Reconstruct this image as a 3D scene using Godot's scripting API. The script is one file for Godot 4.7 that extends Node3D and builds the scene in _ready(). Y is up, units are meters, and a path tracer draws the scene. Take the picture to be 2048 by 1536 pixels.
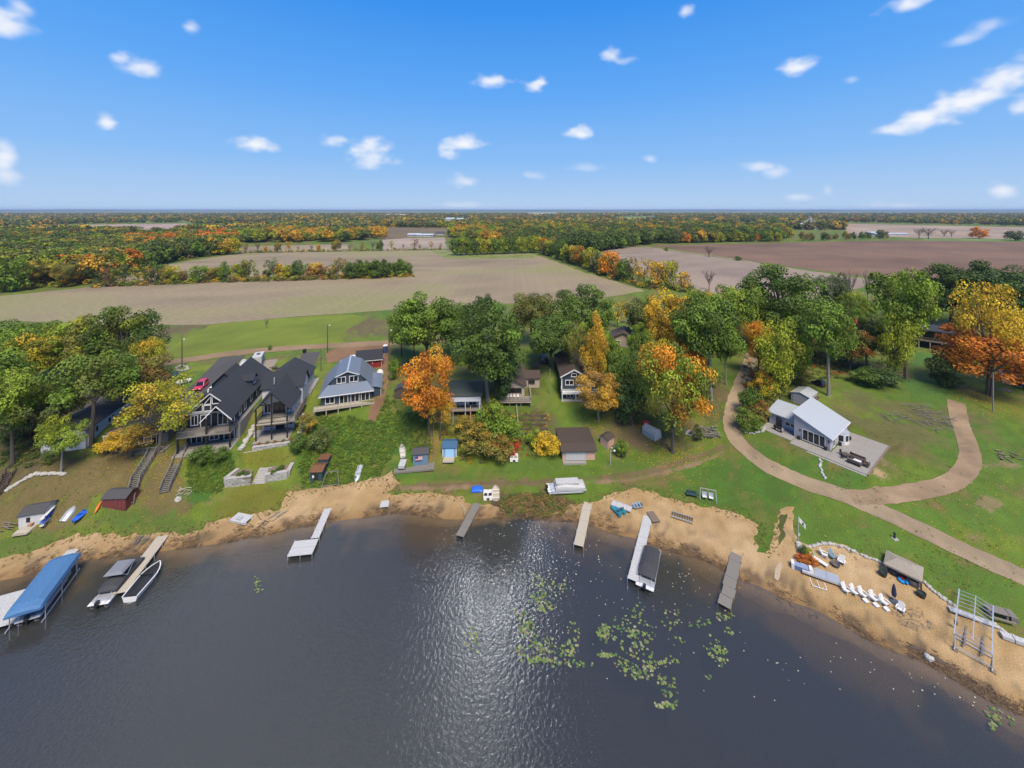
extends Node3D
# Lakeside hamlet seen from the air over the water: beach, bluff with cottages, fields and woods to the horizon.
const F := 800.0        # focal length in photo pixels
const EYE := 55.0       # camera height over the lake
const HZ := 420.0       # photo row of the horizon
const CX := 1024.0
const EXPO := 3.8       # exposure
const TOP := 9.6        # height of the plateau
# Bluff profile: bearings (photo columns) and the rows at which four contour lines are seen
const KX := [-900.0, -400, 0, 200, 300, 400, 520, 600, 700, 800, 900, 1030, 1150, 1250, 1400, 1500, 1600, 1800, 2048, 2500, 3000]
const KS := [1400.0, 1260, 1158, 1112, 1102, 1090, 1070, 1050, 1036, 1022, 1038, 1034, 1040, 1072, 1115, 1165, 1207, 1303, 1425, 1640, 1900]
const KT := [1200.0, 1100, 1060, 1045, 1015, 992, 978, 972, 962, 948, 930, 930, 930, 932, 962, 1005, 1060, 1130, 1240, 1400, 1600]
const KM := [1040.0, 990, 960, 955, 930, 905, 893, 886, 866, 862, 848, 838, 832, 832, 842, 855, 905, 955, 980, 1040, 1150]
const KC := [930.0, 900, 870, 840, 800, 785, 775, 772, 796, 800, 790, 772, 762, 760, 750, 748, 790, 765, 765, 790, 830]
var CD: Array = [PackedFloat32Array(), PackedFloat32Array(), PackedFloat32Array(), PackedFloat32Array()]
var pads: Array = []
var rng := RandomNumberGenerator.new()
var nz := FastNoiseLite.new()
var nz2 := FastNoiseLite.new()
var used := {}
var M := {}

# ---------------------------------------------------------------- mesh collector
class Mb:
	var v := PackedVector3Array()
	var n := PackedVector3Array()
	var c := PackedColorArray()
	var col := Color(1, 1, 1)
	var xf := Transform3D()
	func tri(a: Vector3, b: Vector3, d: Vector3) -> void:
		var A := xf * a
		var B := xf * b
		var D := xf * d
		var nn := (D - A).cross(B - A).normalized()
		v.append(A); v.append(B); v.append(D)
		n.append(nn); n.append(nn); n.append(nn)
		c.append(col); c.append(col); c.append(col)
	func quad(a: Vector3, b: Vector3, d: Vector3, e: Vector3) -> void:
		tri(a, b, d); tri(a, d, e)
	# a flat face seen from the side away from the point inside
	func face(p: Array, inside: Vector3) -> void:
		var m := Vector3()
		for q in p: m += q
		m /= p.size()
		var nn: Vector3 = (p[2] - p[0]).cross(p[1] - p[0])
		var flip: bool = nn.dot(m - inside) < 0
		for i in range(1, p.size() - 1):
			if flip: tri(p[0], p[i + 1], p[i])
			else: tri(p[0], p[i], p[i + 1])
	func hexa(p: Array) -> void:   # 8 corners: bottom four round, top four round
		var m := Vector3()
		for q in p: m += q
		m /= 8.0
		face([p[0], p[1], p[2], p[3]], m); face([p[4], p[5], p[6], p[7]], m)
		for i in 4:
			var j := (i + 1) % 4
			face([p[i], p[j], p[4 + j], p[4 + i]], m)
	func box(x0: float, x1: float, y0: float, y1: float, z0: float, z1: float) -> void:
		hexa([Vector3(x0, y0, z0), Vector3(x1, y0, z0), Vector3(x1, y0, z1), Vector3(x0, y0, z1), Vector3(x0, y1, z0), Vector3(x1, y1, z0), Vector3(x1, y1, z1), Vector3(x0, y1, z1)])
	func cbox(ce: Vector3, s: Vector3) -> void:
		box(ce.x - s.x / 2, ce.x + s.x / 2, ce.y - s.y / 2, ce.y + s.y / 2, ce.z - s.z / 2, ce.z + s.z / 2)
	# bar of rectangular section between two points
	func bar(a: Vector3, b: Vector3, w: float, h: float) -> void:
		var d := (b - a).normalized()
		var up := Vector3.UP if absf(d.y) < 0.95 else Vector3.RIGHT
		var s := d.cross(up).normalized() * w / 2
		var t := s.cross(d).normalized() * h / 2
		hexa([a - s - t, a + s - t, b + s - t, b - s - t, a - s + t, a + s + t, b + s + t, b - s + t])
	func tube(p: Array, r: Array, k := 6) -> void:
		var prev: Array = []
		for i in p.size():
			var d: Vector3 = (p[mini(i + 1, p.size() - 1)] - p[maxi(i - 1, 0)]).normalized()
			var up := Vector3.RIGHT if absf(d.x) < 0.8 else Vector3.FORWARD
			var s := d.cross(up).normalized()
			var t := s.cross(d).normalized()
			var ring: Array = []
			for j in k:
				var a := TAU * j / k
				ring.append(p[i] + (s * cos(a) + t * sin(a)) * r[i])
			if i > 0:
				var mid: Vector3 = (p[i] + p[i - 1]) / 2
				for j in k:
					face([prev[j], prev[(j + 1) % k], ring[(j + 1) % k], ring[j]], mid)
			prev = ring
		var e: Vector3 = p[p.size() - 1]
		face(prev, p[maxi(p.size() - 2, 0)])
	func cyl(a: Vector3, b: Vector3, r: float, k := 8) -> void:
		tube([a, b], [r, r], k)
	# profile given as rows of points; rows joined to a skin
	func skin(rows: Array, inside: Vector3, closed := true) -> void:
		for i in rows.size() - 1:
			var A: Array = rows[i]
			var B: Array = rows[i + 1]
			for j in (A.size() if closed else A.size() - 1):
				var k := (j + 1) % A.size()
				var m: Vector3 = inside
				face([A[j], A[k], B[k]], m)
				face([A[j], B[k], B[j]], m)
	func lathe(prof: Array, at: Vector3, k := 10) -> void:
		for i in prof.size() - 1:
			for j in k:
				var a := TAU * j / k
				var b := TAU * (j + 1) / k
				var p0: Vector2 = prof[i]
				var p1: Vector2 = prof[i + 1]
				var q := [at + Vector3(cos(a) * p0.x, p0.y, sin(a) * p0.x), at + Vector3(cos(b) * p0.x, p0.y, sin(b) * p0.x), at + Vector3(cos(b) * p1.x, p1.y, sin(b) * p1.x), at + Vector3(cos(a) * p1.x, p1.y, sin(a) * p1.x)]
				var ins := at + Vector3(0, (p0.y + p1.y) / 2, 0) + Vector3(cos(a), 0, sin(a)) * minf(p0.x, p1.x) * 0.5
				if p0.x < 0.001: q.remove_at(0)
				elif p1.x < 0.001: q.remove_at(3)
				face(q, ins)
	func mesh(m: Material) -> ArrayMesh:
		var am := ArrayMesh.new()
		if v.is_empty(): return am
		var a := []
		a.resize(Mesh.ARRAY_MAX)
		a[Mesh.ARRAY_VERTEX] = v
		a[Mesh.ARRAY_NORMAL] = n
		a[Mesh.ARRAY_COLOR] = c
		am.add_surface_from_arrays(Mesh.PRIMITIVE_TRIANGLES, a)
		am.surface_set_material(0, m)
		return am

# ---------------------------------------------------------------- terrain
func lerp_at(xs: Array, ys: Array, x: float) -> float:
	if x <= xs[0]: return ys[0]
	for i in range(1, xs.size()):
		if x <= xs[i]:
			var t: float = (x - xs[i - 1]) / (xs[i] - xs[i - 1])
			t = lerpf(t, t * t * (3 - 2 * t), 0.5)
			return lerpf(ys[i - 1], ys[i], t)
	return ys[ys.size() - 1]

func make_curves() -> void:
	var hs := [0.0, 1.9, 5.8, TOP]
	var ks := [KS, KT, KM, KC]
	for i in 400:
		var px := -900.0 + i * 10.0
		for k in 4:
			CD[k].append(F * (EYE - hs[k]) / (lerp_at(KX, ks[k], px) - HZ))

func raw_h(x: float, d: float) -> float:
	if d < 5.0: return -4.0
	var s := clampf((x / d * F + CX + 900.0) / 10.0, 0.0, 398.9)
	var i := int(s)
	var t := s - i
	var ds: float = lerpf(CD[0][i], CD[0][i + 1], t)
	var dt: float = lerpf(CD[1][i], CD[1][i + 1], t)
	var dm: float = lerpf(CD[2][i], CD[2][i + 1], t)
	var dc: float = lerpf(CD[3][i], CD[3][i + 1], t)
	if d >= dc: return TOP
	if d >= dm: return lerpf(5.8, TOP, (d - dm) / (dc - dm))
	if d >= dt: return lerpf(1.9, 5.8, (d - dt) / (dm - dt))
	if d >= ds: return lerpf(0.0, 1.9, (d - ds) / (dt - ds))
	if d >= ds - 6: return lerpf(-1.15, 0.0, (d - ds + 6) / 6.0)
	return maxf(-1.15 - (ds - 6 - d) * 0.2, -4.0)

func hgt(x: float, d: float) -> float:
	var h := TOP
	if d < 160.0:
		h = (raw_h(x, d - 1.2) + raw_h(x, d) * 2 + raw_h(x, d + 1.2)) / 4
	for p in pads:   # flat ground made for a house: [origin, cos, sin, x0, x1, z0, z1, height, apron]
		var dx: float = x - p[0].x
		var dz: float = -d - p[0].z
		if absf(dx) > 40 or absf(dz) > 40: continue
		var lx: float = dx * p[1] - dz * p[2]
		var lz: float = dx * p[2] + dz * p[1]
		var o: float = maxf(maxf(p[3] - lx, lx - p[4]), maxf(p[5] - lz, lz - p[6]))
		if o < p[8]:
			var w: float = clampf(1.0 - o / p[8], 0, 1)
			h = lerpf(h, p[7], w * w * (3 - 2 * w))
	return h

func ground(x: float, z: float) -> Vector3:
	return Vector3(x, hgt(x, -z), z)

# the point of the ground on a bearing, found by walking down the line of sight
func pt(px: float, py: float) -> Vector3:
	var u := (px - CX) / F
	var lo := 15.0
	var hi := 30000.0
	for i in 44:
		var d := sqrt(lo * hi)
		if F * (EYE - hgt(u * d, d)) / d > py - HZ: lo = d
		else: hi = d
	return Vector3(u * lo, hgt(u * lo, lo), -lo)

func at_h(px: float, py: float, h: float) -> Vector3:
	var d := F * (EYE - h) / (py - HZ)
	return Vector3((px - CX) / F * d, h, -d)

func pad(o: Vector3, yaw: float, x0: float, x1: float, z0: float, z1: float, h: float, apron := 2.5) -> void:
	pads.append([o, cos(yaw), sin(yaw), x0, x1, z0, z1, h, apron])

# ---------------------------------------------------------------- naming and materials
func numbered(called: String) -> String:
	var k: int = used.get(called, 0)
	used[called] = k + 1
	return called if k == 0 else "%s_%03d" % [called, k]

func tag(o: Node, label: String, category: String, group := "") -> void:
	o.set_meta("label", label)
	o.set_meta("category", category)
	if group != "": o.set_meta("group", group)

func thing(called: String, label: String, category: String, at := Vector3.ZERO, yaw := 0.0, group := "") -> Node3D:
	var o := Node3D.new()
	o.name = numbered(called)
	o.position = at
	o.rotation.y = yaw
	add_child(o, true)
	tag(o, label, category, group)
	return o

func part(called: String, mb: Mb, m: Material, parent: Node = null, stuff := false) -> MeshInstance3D:
	var o := MeshInstance3D.new()
	o.name = called if parent else numbered(called)
	o.mesh = mb.mesh(m)
	(parent if parent else self).add_child(o, true)
	if stuff: o.set_meta("kind", "stuff")
	return o

func put(called: String, me: Mesh, m: Material, parent: Node, at := Vector3.ZERO, yaw := 0.0) -> MeshInstance3D:
	var o := MeshInstance3D.new()
	o.name = called
	o.mesh = me
	if m: o.material_override = m
	o.position = at
	o.rotation.y = yaw
	parent.add_child(o, true)
	return o

func struct(o: Node) -> Node:
	o.set_meta("kind", "structure")
	return o

func dup(o: Node3D, at: Vector3, yaw: float, label: String, group := "") -> Node3D:
	var r: Node3D = o.duplicate()
	var stem := String(o.name)
	if stem.length() > 4 and stem[-4] == "_" and stem.right(3).is_valid_int(): stem = stem.left(-4)
	r.name = numbered(stem)
	add_child(r, true)
	r.position = at
	r.rotation.y = yaw
	r.set_meta("label", label)
	if group != "": r.set_meta("group", group)
	return r

func lin(r: float, g: float, b: float) -> Color:
	return Color(r, g, b).linear_to_srgb()

func mat(r: float, g: float, b: float, rough := 0.8, metal := 0.0) -> StandardMaterial3D:
	var m := StandardMaterial3D.new()
	m.albedo_color = lin(r, g, b)
	m.roughness = rough
	m.metallic = metal
	m.vertex_color_use_as_albedo = true
	m.cull_mode = BaseMaterial3D.CULL_DISABLED
	return m

func noise_tex(freq: float, sd: int, lo: float, hi: float, size := 512, normal := 0.0, oct := 4) -> NoiseTexture2D:
	var f := FastNoiseLite.new()
	f.seed = sd
	f.noise_type = FastNoiseLite.TYPE_SIMPLEX_SMOOTH
	f.frequency = freq
	f.fractal_octaves = oct
	var t := NoiseTexture2D.new()
	t.width = size
	t.height = size
	t.seamless = true
	t.noise = f
	if normal > 0:
		t.as_normal_map = true
		t.bump_strength = normal
	else:
		var g := Gradient.new()
		g.set_color(0, Color(lo, lo, lo))
		g.set_color(1, Color(hi, hi, hi))
		t.color_ramp = g
	return t

# a surface with grain: albedo noise and bumps laid by world position
func grain(m: StandardMaterial3D, tex: Texture2D, nrm: Texture2D, scale: Vector3, strength := 1.0) -> StandardMaterial3D:
	m.albedo_texture = tex
	if nrm:
		m.normal_enabled = true
		m.normal_texture = nrm
		m.normal_scale = strength
	m.uv1_triplanar = true
	m.uv1_world_triplanar = true
	m.uv1_scale = scale
	return m

func make_materials() -> void:
	var grass_t := noise_tex(0.05, 3, 0.45, 1.0, 512, 0.0, 5)
	var grass_n := noise_tex(0.09, 4, 0, 0, 512, 6.0)
	var fine_t := noise_tex(0.03, 5, 0.72, 1.0)
	var fine_n := noise_tex(0.06, 6, 0, 0, 512, 3.0)
	M.ground = grain(mat(1, 1, 1, 0.95), grass_t, grass_n, Vector3.ONE * 0.21, 0.8)
	M.sand = grain(mat(1, 1, 1, 0.95), fine_t, fine_n, Vector3.ONE * 0.33, 0.6)
	M.dirt = grain(mat(1, 1, 1, 0.95), fine_t, fine_n, Vector3.ONE * 0.4, 0.6)
	M.field = grain(mat(1, 1, 1, 0.95), noise_tex(0.04, 8, 0.66, 1.0, 512, 0.0, 5), fine_n, Vector3(0.012, 0.1, 0.13), 0.5)
	M.asphalt = grain(mat(0.085, 0.08, 0.08, 0.9), fine_t, fine_n, Vector3.ONE * 0.5, 0.3)
	M.concrete = grain(mat(0.34, 0.325, 0.3, 0.9), fine_t, fine_n, Vector3.ONE * 0.4, 0.2)
	M.stone = grain(mat(0.5, 0.49, 0.46, 0.9), fine_t, fine_n, Vector3.ONE * 1.1, 0.9)
	M.white = grain(mat(0.56, 0.57, 0.58, 0.6), fine_t, null, Vector3.ONE * 0.3)
	M.trim = mat(0.6, 0.61, 0.62, 0.6)
	M.shingle = grain(mat(0.045, 0.053, 0.068, 0.95), noise_tex(0.2, 11, 0.5, 1.0), fine_n, Vector3(0.7, 0.7, 0.7), 0.6)
	M.brown_shingle = grain(mat(0.105, 0.075, 0.06, 0.9), noise_tex(0.16, 12, 0.5, 1.0), fine_n, Vector3.ONE * 0.6, 0.6)
	M.grey_shingle = grain(mat(0.10, 0.10, 0.105, 0.9), noise_tex(0.18, 13, 0.55, 1.0), fine_n, Vector3.ONE * 0.6, 0.6)
	M.navy = grain(mat(0.035, 0.055, 0.085, 0.7), fine_t, null, Vector3(0.1, 3.0, 0.1))
	M.black_wall = grain(mat(0.02, 0.022, 0.026, 0.6), fine_t, null, Vector3(0.1, 3.0, 0.1))
	M.black = mat(0.014, 0.014, 0.016, 0.5)
	M.grey_cloth = grain(mat(0.05, 0.052, 0.06, 0.8), fine_t, fine_n, Vector3.ONE * 0.5, 0.4)
	M.siding = grain(mat(0.66, 0.66, 0.68, 0.7), fine_t, null, Vector3(0.1, 4.0, 0.1))
	M.mauve = grain(mat(0.52, 0.5, 0.57, 0.7), fine_t, null, Vector3(3.0, 0.1, 3.0))
	M.tan = grain(mat(0.5, 0.42, 0.33, 0.75), fine_t, null, Vector3(2.0, 0.2, 2.0))
	M.metal_roof = mat(0.15, 0.185, 0.24, 0.45, 0.2)
	M.white_roof = mat(0.36, 0.4, 0.45, 0.5, 0.1)
	M.galv = mat(0.5, 0.52, 0.54, 0.4, 0.5)
	M.wood = grain(mat(0.28, 0.22, 0.17, 0.85), noise_tex(0.05, 15, 0.6, 1.0), fine_n, Vector3.ONE * 0.8, 0.5)
	M.grey_wood = grain(mat(0.3, 0.28, 0.25, 0.9), noise_tex(0.05, 16, 0.55, 1.0), fine_n, Vector3.ONE * 0.8, 0.5)
	M.pale_wood = grain(mat(0.52, 0.47, 0.38, 0.85), fine_t, fine_n, Vector3.ONE * 0.7, 0.3)
	M.dark_wood = grain(mat(0.12, 0.09, 0.07, 0.9), fine_t, fine_n, Vector3.ONE * 0.8, 0.5)
	M.bark = grain(mat(0.16, 0.135, 0.11, 0.95), noise_tex(0.08, 17, 0.5, 1.0), fine_n, Vector3(1.2, 0.4, 1.2), 0.8)
	M.pale_bark = grain(mat(0.36, 0.33, 0.3, 0.95), noise_tex(0.08, 18, 0.6, 1.0), fine_n, Vector3(1.2, 0.4, 1.2), 0.8)
	M.blue_cloth = grain(mat(0.07, 0.2, 0.42, 0.75), fine_t, fine_n, Vector3.ONE * 0.3, 0.3)
	M.blue = mat(0.02, 0.12, 0.62, 0.4)
	M.red = mat(0.42, 0.03, 0.03, 0.6)
	M.pink = grain(mat(0.66, 0.42, 0.34, 0.75), fine_t, null, Vector3(2.0, 0.2, 2.0))
	M.alu = mat(0.52, 0.54, 0.57, 0.35, 0.5)
	M.plastic = mat(0.6, 0.6, 0.6, 0.4)
	M.rubber = mat(0.02, 0.02, 0.022, 0.9)
	M.glass = StandardMaterial3D.new()
	M.glass.albedo_color = lin(0.012, 0.014, 0.018)
	M.glass.roughness = 0.06
	M.glass.metallic_specular = 0.6
	M.glass.cull_mode = BaseMaterial3D.CULL_DISABLED
	M.beige_cloth = grain(mat(0.36, 0.32, 0.26, 0.85), fine_t, fine_n, Vector3.ONE * 0.3, 0.3)
	M.rust = grain(mat(0.3, 0.13, 0.055, 0.8), noise_tex(0.03, 21, 0.4, 1.0), fine_n, Vector3.ONE * 0.5, 0.4)
	M.teal = grain(mat(0.03, 0.075, 0.085, 0.8), fine_t, null, Vector3(2.0, 0.2, 2.0))
	M.skyblue = grain(mat(0.22, 0.42, 0.66, 0.75), fine_t, null, Vector3(2.0, 0.2, 2.0))
	M.bluegrey = grain(mat(0.15, 0.25, 0.37, 0.75), fine_t, null, Vector3(0.2, 3.0, 0.2))
	M.barn = grain(mat(0.3, 0.02, 0.025, 0.75), fine_t, null, Vector3(2.0, 0.2, 2.0))
	M.leaf = mat(1, 1, 1, 0.75)
	M.leaf.backlight_enabled = true
	M.leaf.backlight = Color(0.55, 0.55, 0.3)

# ---------------------------------------------------------------- sky
func make_sky() -> ImageTexture:
	var W := 3072
	var Hh := 1536
	var im := Image.create(W, Hh, false, Image.FORMAT_RGBF)
	var stops := [[0.0, Color(0.50, 0.66, 0.87)], [0.03, Color(0.43, 0.62, 0.88)], [0.12, Color(0.26, 0.52, 0.92)], [0.27, Color(0.125, 0.40, 0.92)], [0.45, Color(0.045, 0.29, 0.85)], [0.75, Color(0.02, 0.19, 0.66)], [1.0, Color(0.015, 0.15, 0.55)]]
	for y in Hh:
		var el := (0.5 - (y + 0.5) / Hh) * PI
		var c := Color(0.16, 0.18, 0.17)
		if el >= 0:
			var s := sin(el)
			for k in stops.size() - 1:
				if s <= stops[k + 1][0]:
					c = stops[k][1].lerp(stops[k + 1][1], (s - stops[k][0]) / (stops[k + 1][0] - stops[k][0]))
					break
		im.fill_rect(Rect2i(0, y, W, 1), Color(c.r / EXPO, c.g / EXPO, c.b / EXPO))
	# small fair-weather clouds: column, row, half width, half height in photo pixels, density
	var seen := [[275, 134, 46, 22, 1.0], [246, 121, 24, 14, 0.9], [300, 145, 26, 14, 0.7], [382, 57, 22, 13, 0.8], [215, 247, 22, 17, 0.95], [515, 291, 42, 18, 1.0], [668, 284, 26, 16, 0.8], [735, 297, 40, 24, 1.0], [750, 324, 46, 18, 0.7], [925, 288, 48, 19, 1.0], [898, 306, 26, 14, 0.7], [980, 165, 38, 18, 1.0], [1070, 174, 26, 14, 0.85], [1082, 165, 18, 12, 0.8], [1158, 268, 27, 18, 1.0], [1225, 112, 24, 14, 0.8], [1252, 121, 22, 9, 0.4], [1370, 23, 20, 14, 0.85], [1597, 135, 36, 18, 1.0], [1300, 320, 16, 11, 0.6], [925, 364, 36, 15, 0.6], [1068, 352, 24, 10, 0.5], [1172, 335, 40, 9, 0.3], [1515, 334, 34, 14, 0.6], [1548, 345, 30, 13, 0.55], [1815, 8, 52, 26, 1.0], [1925, 78, 46, 14, 0.5], [1980, 52, 44, 14, 0.45], [1785, 260, 40, 15, 0.85], [1820, 250, 44, 20, 0.9], [1855, 236, 52, 26, 1.0], [1890, 222, 50, 30, 1.0], [1925, 206, 56, 34, 1.0], [1960, 190, 50, 36, 1.0], [1995, 175, 50, 40, 1.0], [2030, 150, 46, 42, 1.0], [2045, 205, 30, 34, 0.9], [1890, 200, 30, 24, 0.8], [2005, 380, 30, 18, 0.85], [1655, 380, 14, 14, 0.5], [1595, 394, 34, 10, 0.6], [1800, 411, 80, 8, 0.5], [12, 312, 28, 32, 0.9], [10, 350, 34, 40, 0.7], [40, 12, 36, 20, 0.7], [1705, 160, 16, 9, 0.35], [930, 410, 60, 7, 0.35]]
	var blobs: Array = []
	for s in seen:
		var dx: float = s[0] - CX
		var dy: float = HZ - s[1]
		var r := sqrt(F * F + dx * dx)
		var k: float = F / (r * r)
		blobs.append([atan2(dx, F), atan2(dy, r), s[2] * k, s[3] / r, s[4]])
	# cloud bank and veils added out of view, brightened to give the lake glare: bearing, height, half width, half height, density, brightness
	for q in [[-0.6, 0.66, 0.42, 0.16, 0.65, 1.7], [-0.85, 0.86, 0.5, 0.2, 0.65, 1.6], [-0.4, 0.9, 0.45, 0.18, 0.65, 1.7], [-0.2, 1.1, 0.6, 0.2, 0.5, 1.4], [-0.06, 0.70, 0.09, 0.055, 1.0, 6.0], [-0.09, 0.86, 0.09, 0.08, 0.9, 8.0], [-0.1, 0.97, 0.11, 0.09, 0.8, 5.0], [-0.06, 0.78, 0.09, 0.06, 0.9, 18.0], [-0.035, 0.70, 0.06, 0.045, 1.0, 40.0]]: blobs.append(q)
	rng.seed = 77
	for i in 300:   # the same kind of sky all round
		var az := rng.randf_range(-PI, PI)
		var el := rng.randf_range(0.0, 1.0)
		el = 0.06 + el * 1.2
		if absf(az) < 0.95 and el < 0.56: continue
		var r0 := rng.randf_range(0.016, 0.036)
		for q in rng.randi_range(1, 3):
			blobs.append([az + rng.randf_range(-1.4, 1.4) * r0 / maxf(cos(el), 0.2), el + rng.randf_range(-0.4, 0.4) * r0, r0 * rng.randf_range(0.6, 1.1) / maxf(cos(el), 0.2), r0 * rng.randf_range(0.4, 0.6), rng.randf_range(0.5, 1.0)])
	var cn := FastNoiseLite.new()
	cn.seed = 5
	cn.frequency = 14.0
	cn.fractal_octaves = 4
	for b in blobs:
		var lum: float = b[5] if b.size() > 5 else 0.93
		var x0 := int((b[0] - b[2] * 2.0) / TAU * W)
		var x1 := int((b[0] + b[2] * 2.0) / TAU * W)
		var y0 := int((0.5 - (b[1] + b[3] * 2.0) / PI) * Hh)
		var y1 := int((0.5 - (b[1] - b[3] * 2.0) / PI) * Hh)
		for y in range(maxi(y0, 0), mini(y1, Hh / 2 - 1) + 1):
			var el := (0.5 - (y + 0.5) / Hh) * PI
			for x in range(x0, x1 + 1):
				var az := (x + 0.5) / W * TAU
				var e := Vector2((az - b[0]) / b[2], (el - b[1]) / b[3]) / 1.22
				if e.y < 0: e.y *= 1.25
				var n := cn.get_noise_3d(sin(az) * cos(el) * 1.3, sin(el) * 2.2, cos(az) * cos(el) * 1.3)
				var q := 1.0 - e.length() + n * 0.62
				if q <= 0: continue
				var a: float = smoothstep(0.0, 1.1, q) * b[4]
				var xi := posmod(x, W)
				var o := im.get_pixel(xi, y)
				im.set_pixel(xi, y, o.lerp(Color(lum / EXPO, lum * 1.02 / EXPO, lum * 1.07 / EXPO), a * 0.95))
	return ImageTexture.create_from_image(im)

# ---------------------------------------------------------------- ground sheet
var GU := PackedFloat32Array()
var GD := PackedFloat32Array()
var GP := PackedVector3Array()
var GC := PackedColorArray()

func mixc(a: Color, b: Color, t: float) -> Color:
	return a.lerp(b, clampf(t, 0, 1))

func lawn_color(x: float, z: float) -> Color:
	var a := nz.get_noise_2d(x * 0.9, z * 0.9)
	var b := nz.get_noise_2d(x * 4.0 + 300, z * 4.0)
	var c := nz.get_noise_2d(x * 17.0, z * 17.0 + 90)
	var g := mixc(Color(0.12, 0.245, 0.014), Color(0.215, 0.30, 0.02), 0.5 + a * 1.2)
	g = mixc(g, Color(0.25, 0.18, 0.07), (b + 0.12 + c * 0.5) * 1.1)
	return g * (1.0 + c * 0.3)

func sand_color(x: float, z: float) -> Color:
	var h := hgt(x, -z)
	var a := nz.get_noise_2d(x * 3.0, z * 3.0)
	var c := nz.get_noise_2d(x * 19.0, z * 19.0 + 50)
	var s := mixc(Color(0.43, 0.285, 0.125), Color(0.54, 0.385, 0.21), 0.5 + a + c * 0.4)
	s = mixc(s, Color(0.31, 0.185, 0.07), (0.45 - h) * 2.2)            # wet sand
	var w := nz.get_noise_2d(x * 8.0 + 40, z * 8.0)
	s = mixc(s, Color(0.10, 0.07, 0.04), clampf((w + c * 1.2 - 0.14) * 2.6, 0, 0.78) * clampf(1.25 - absf(h - 0.2) * 2.0, 0.1, 1.0))   # washed-up weed
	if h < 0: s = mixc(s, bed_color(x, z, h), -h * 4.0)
	return s * (1.0 + c * 0.26)

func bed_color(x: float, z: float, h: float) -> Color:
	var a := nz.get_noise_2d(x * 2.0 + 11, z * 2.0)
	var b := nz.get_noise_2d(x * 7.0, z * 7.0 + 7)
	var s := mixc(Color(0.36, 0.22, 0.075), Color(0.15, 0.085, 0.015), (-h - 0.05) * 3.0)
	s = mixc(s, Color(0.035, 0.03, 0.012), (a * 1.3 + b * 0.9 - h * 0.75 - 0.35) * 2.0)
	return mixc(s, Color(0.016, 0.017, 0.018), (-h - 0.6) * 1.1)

func make_ground() -> void:
	var u := -1.8
	while u < 1.85:
		GU.append(u)
		u += 0.0062 if absf(u) < 1.34 else 0.03
	var d := 14.0
	while d < 48000.0:
		GD.append(d)
		d *= 1.03 if d < 34 else 1.0062 if d < 132 else 1.02 if d < 320 else 1.07
	var nu := GU.size()
	GP.resize(nu * GD.size())
	GC.resize(nu * GD.size())
	var k := 0
	for i in GD.size():
		for j in nu:
			var x := GU[j] * GD[i]
			var h := hgt(x, GD[i])
			GP[k] = Vector3(x, h, -GD[i])
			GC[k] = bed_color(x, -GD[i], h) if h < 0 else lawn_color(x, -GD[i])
			k += 1

# grass worn, dried or grown over: an uneven spot of another ground cover
func paint(px: float, py: float, rx: float, rz: float, c: Color, s := 1.0, ragged := 0.9) -> void:
	var p := pt(px, py)
	paint_at(p.x, p.z, rx, rz, c, s, ragged)

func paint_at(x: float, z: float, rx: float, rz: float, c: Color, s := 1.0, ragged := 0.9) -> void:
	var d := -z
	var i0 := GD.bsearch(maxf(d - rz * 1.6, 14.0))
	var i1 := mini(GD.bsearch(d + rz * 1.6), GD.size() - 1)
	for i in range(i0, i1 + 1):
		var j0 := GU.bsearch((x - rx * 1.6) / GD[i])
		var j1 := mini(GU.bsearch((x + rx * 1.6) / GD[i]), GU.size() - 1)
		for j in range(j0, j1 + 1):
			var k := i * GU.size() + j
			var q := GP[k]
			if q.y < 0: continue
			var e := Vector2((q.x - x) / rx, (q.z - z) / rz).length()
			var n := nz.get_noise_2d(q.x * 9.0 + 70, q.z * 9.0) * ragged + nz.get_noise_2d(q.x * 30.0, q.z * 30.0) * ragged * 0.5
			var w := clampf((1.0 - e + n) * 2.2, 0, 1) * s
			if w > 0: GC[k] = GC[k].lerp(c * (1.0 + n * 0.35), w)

func paint_line(line: Array, r: float, c: Color, s := 1.0, ragged := 0.9) -> void:
	for i in line.size() - 1:
		var a := pt(line[i][0], line[i][1])
		var b := pt(line[i + 1][0], line[i + 1][1])
		var n := maxi(int(a.distance_to(b) / r / 0.8), 1)
		for q in n:
			var p := a.lerp(b, float(q) / n)
			paint_at(p.x, p.z, r, r, c, s, ragged)

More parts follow.
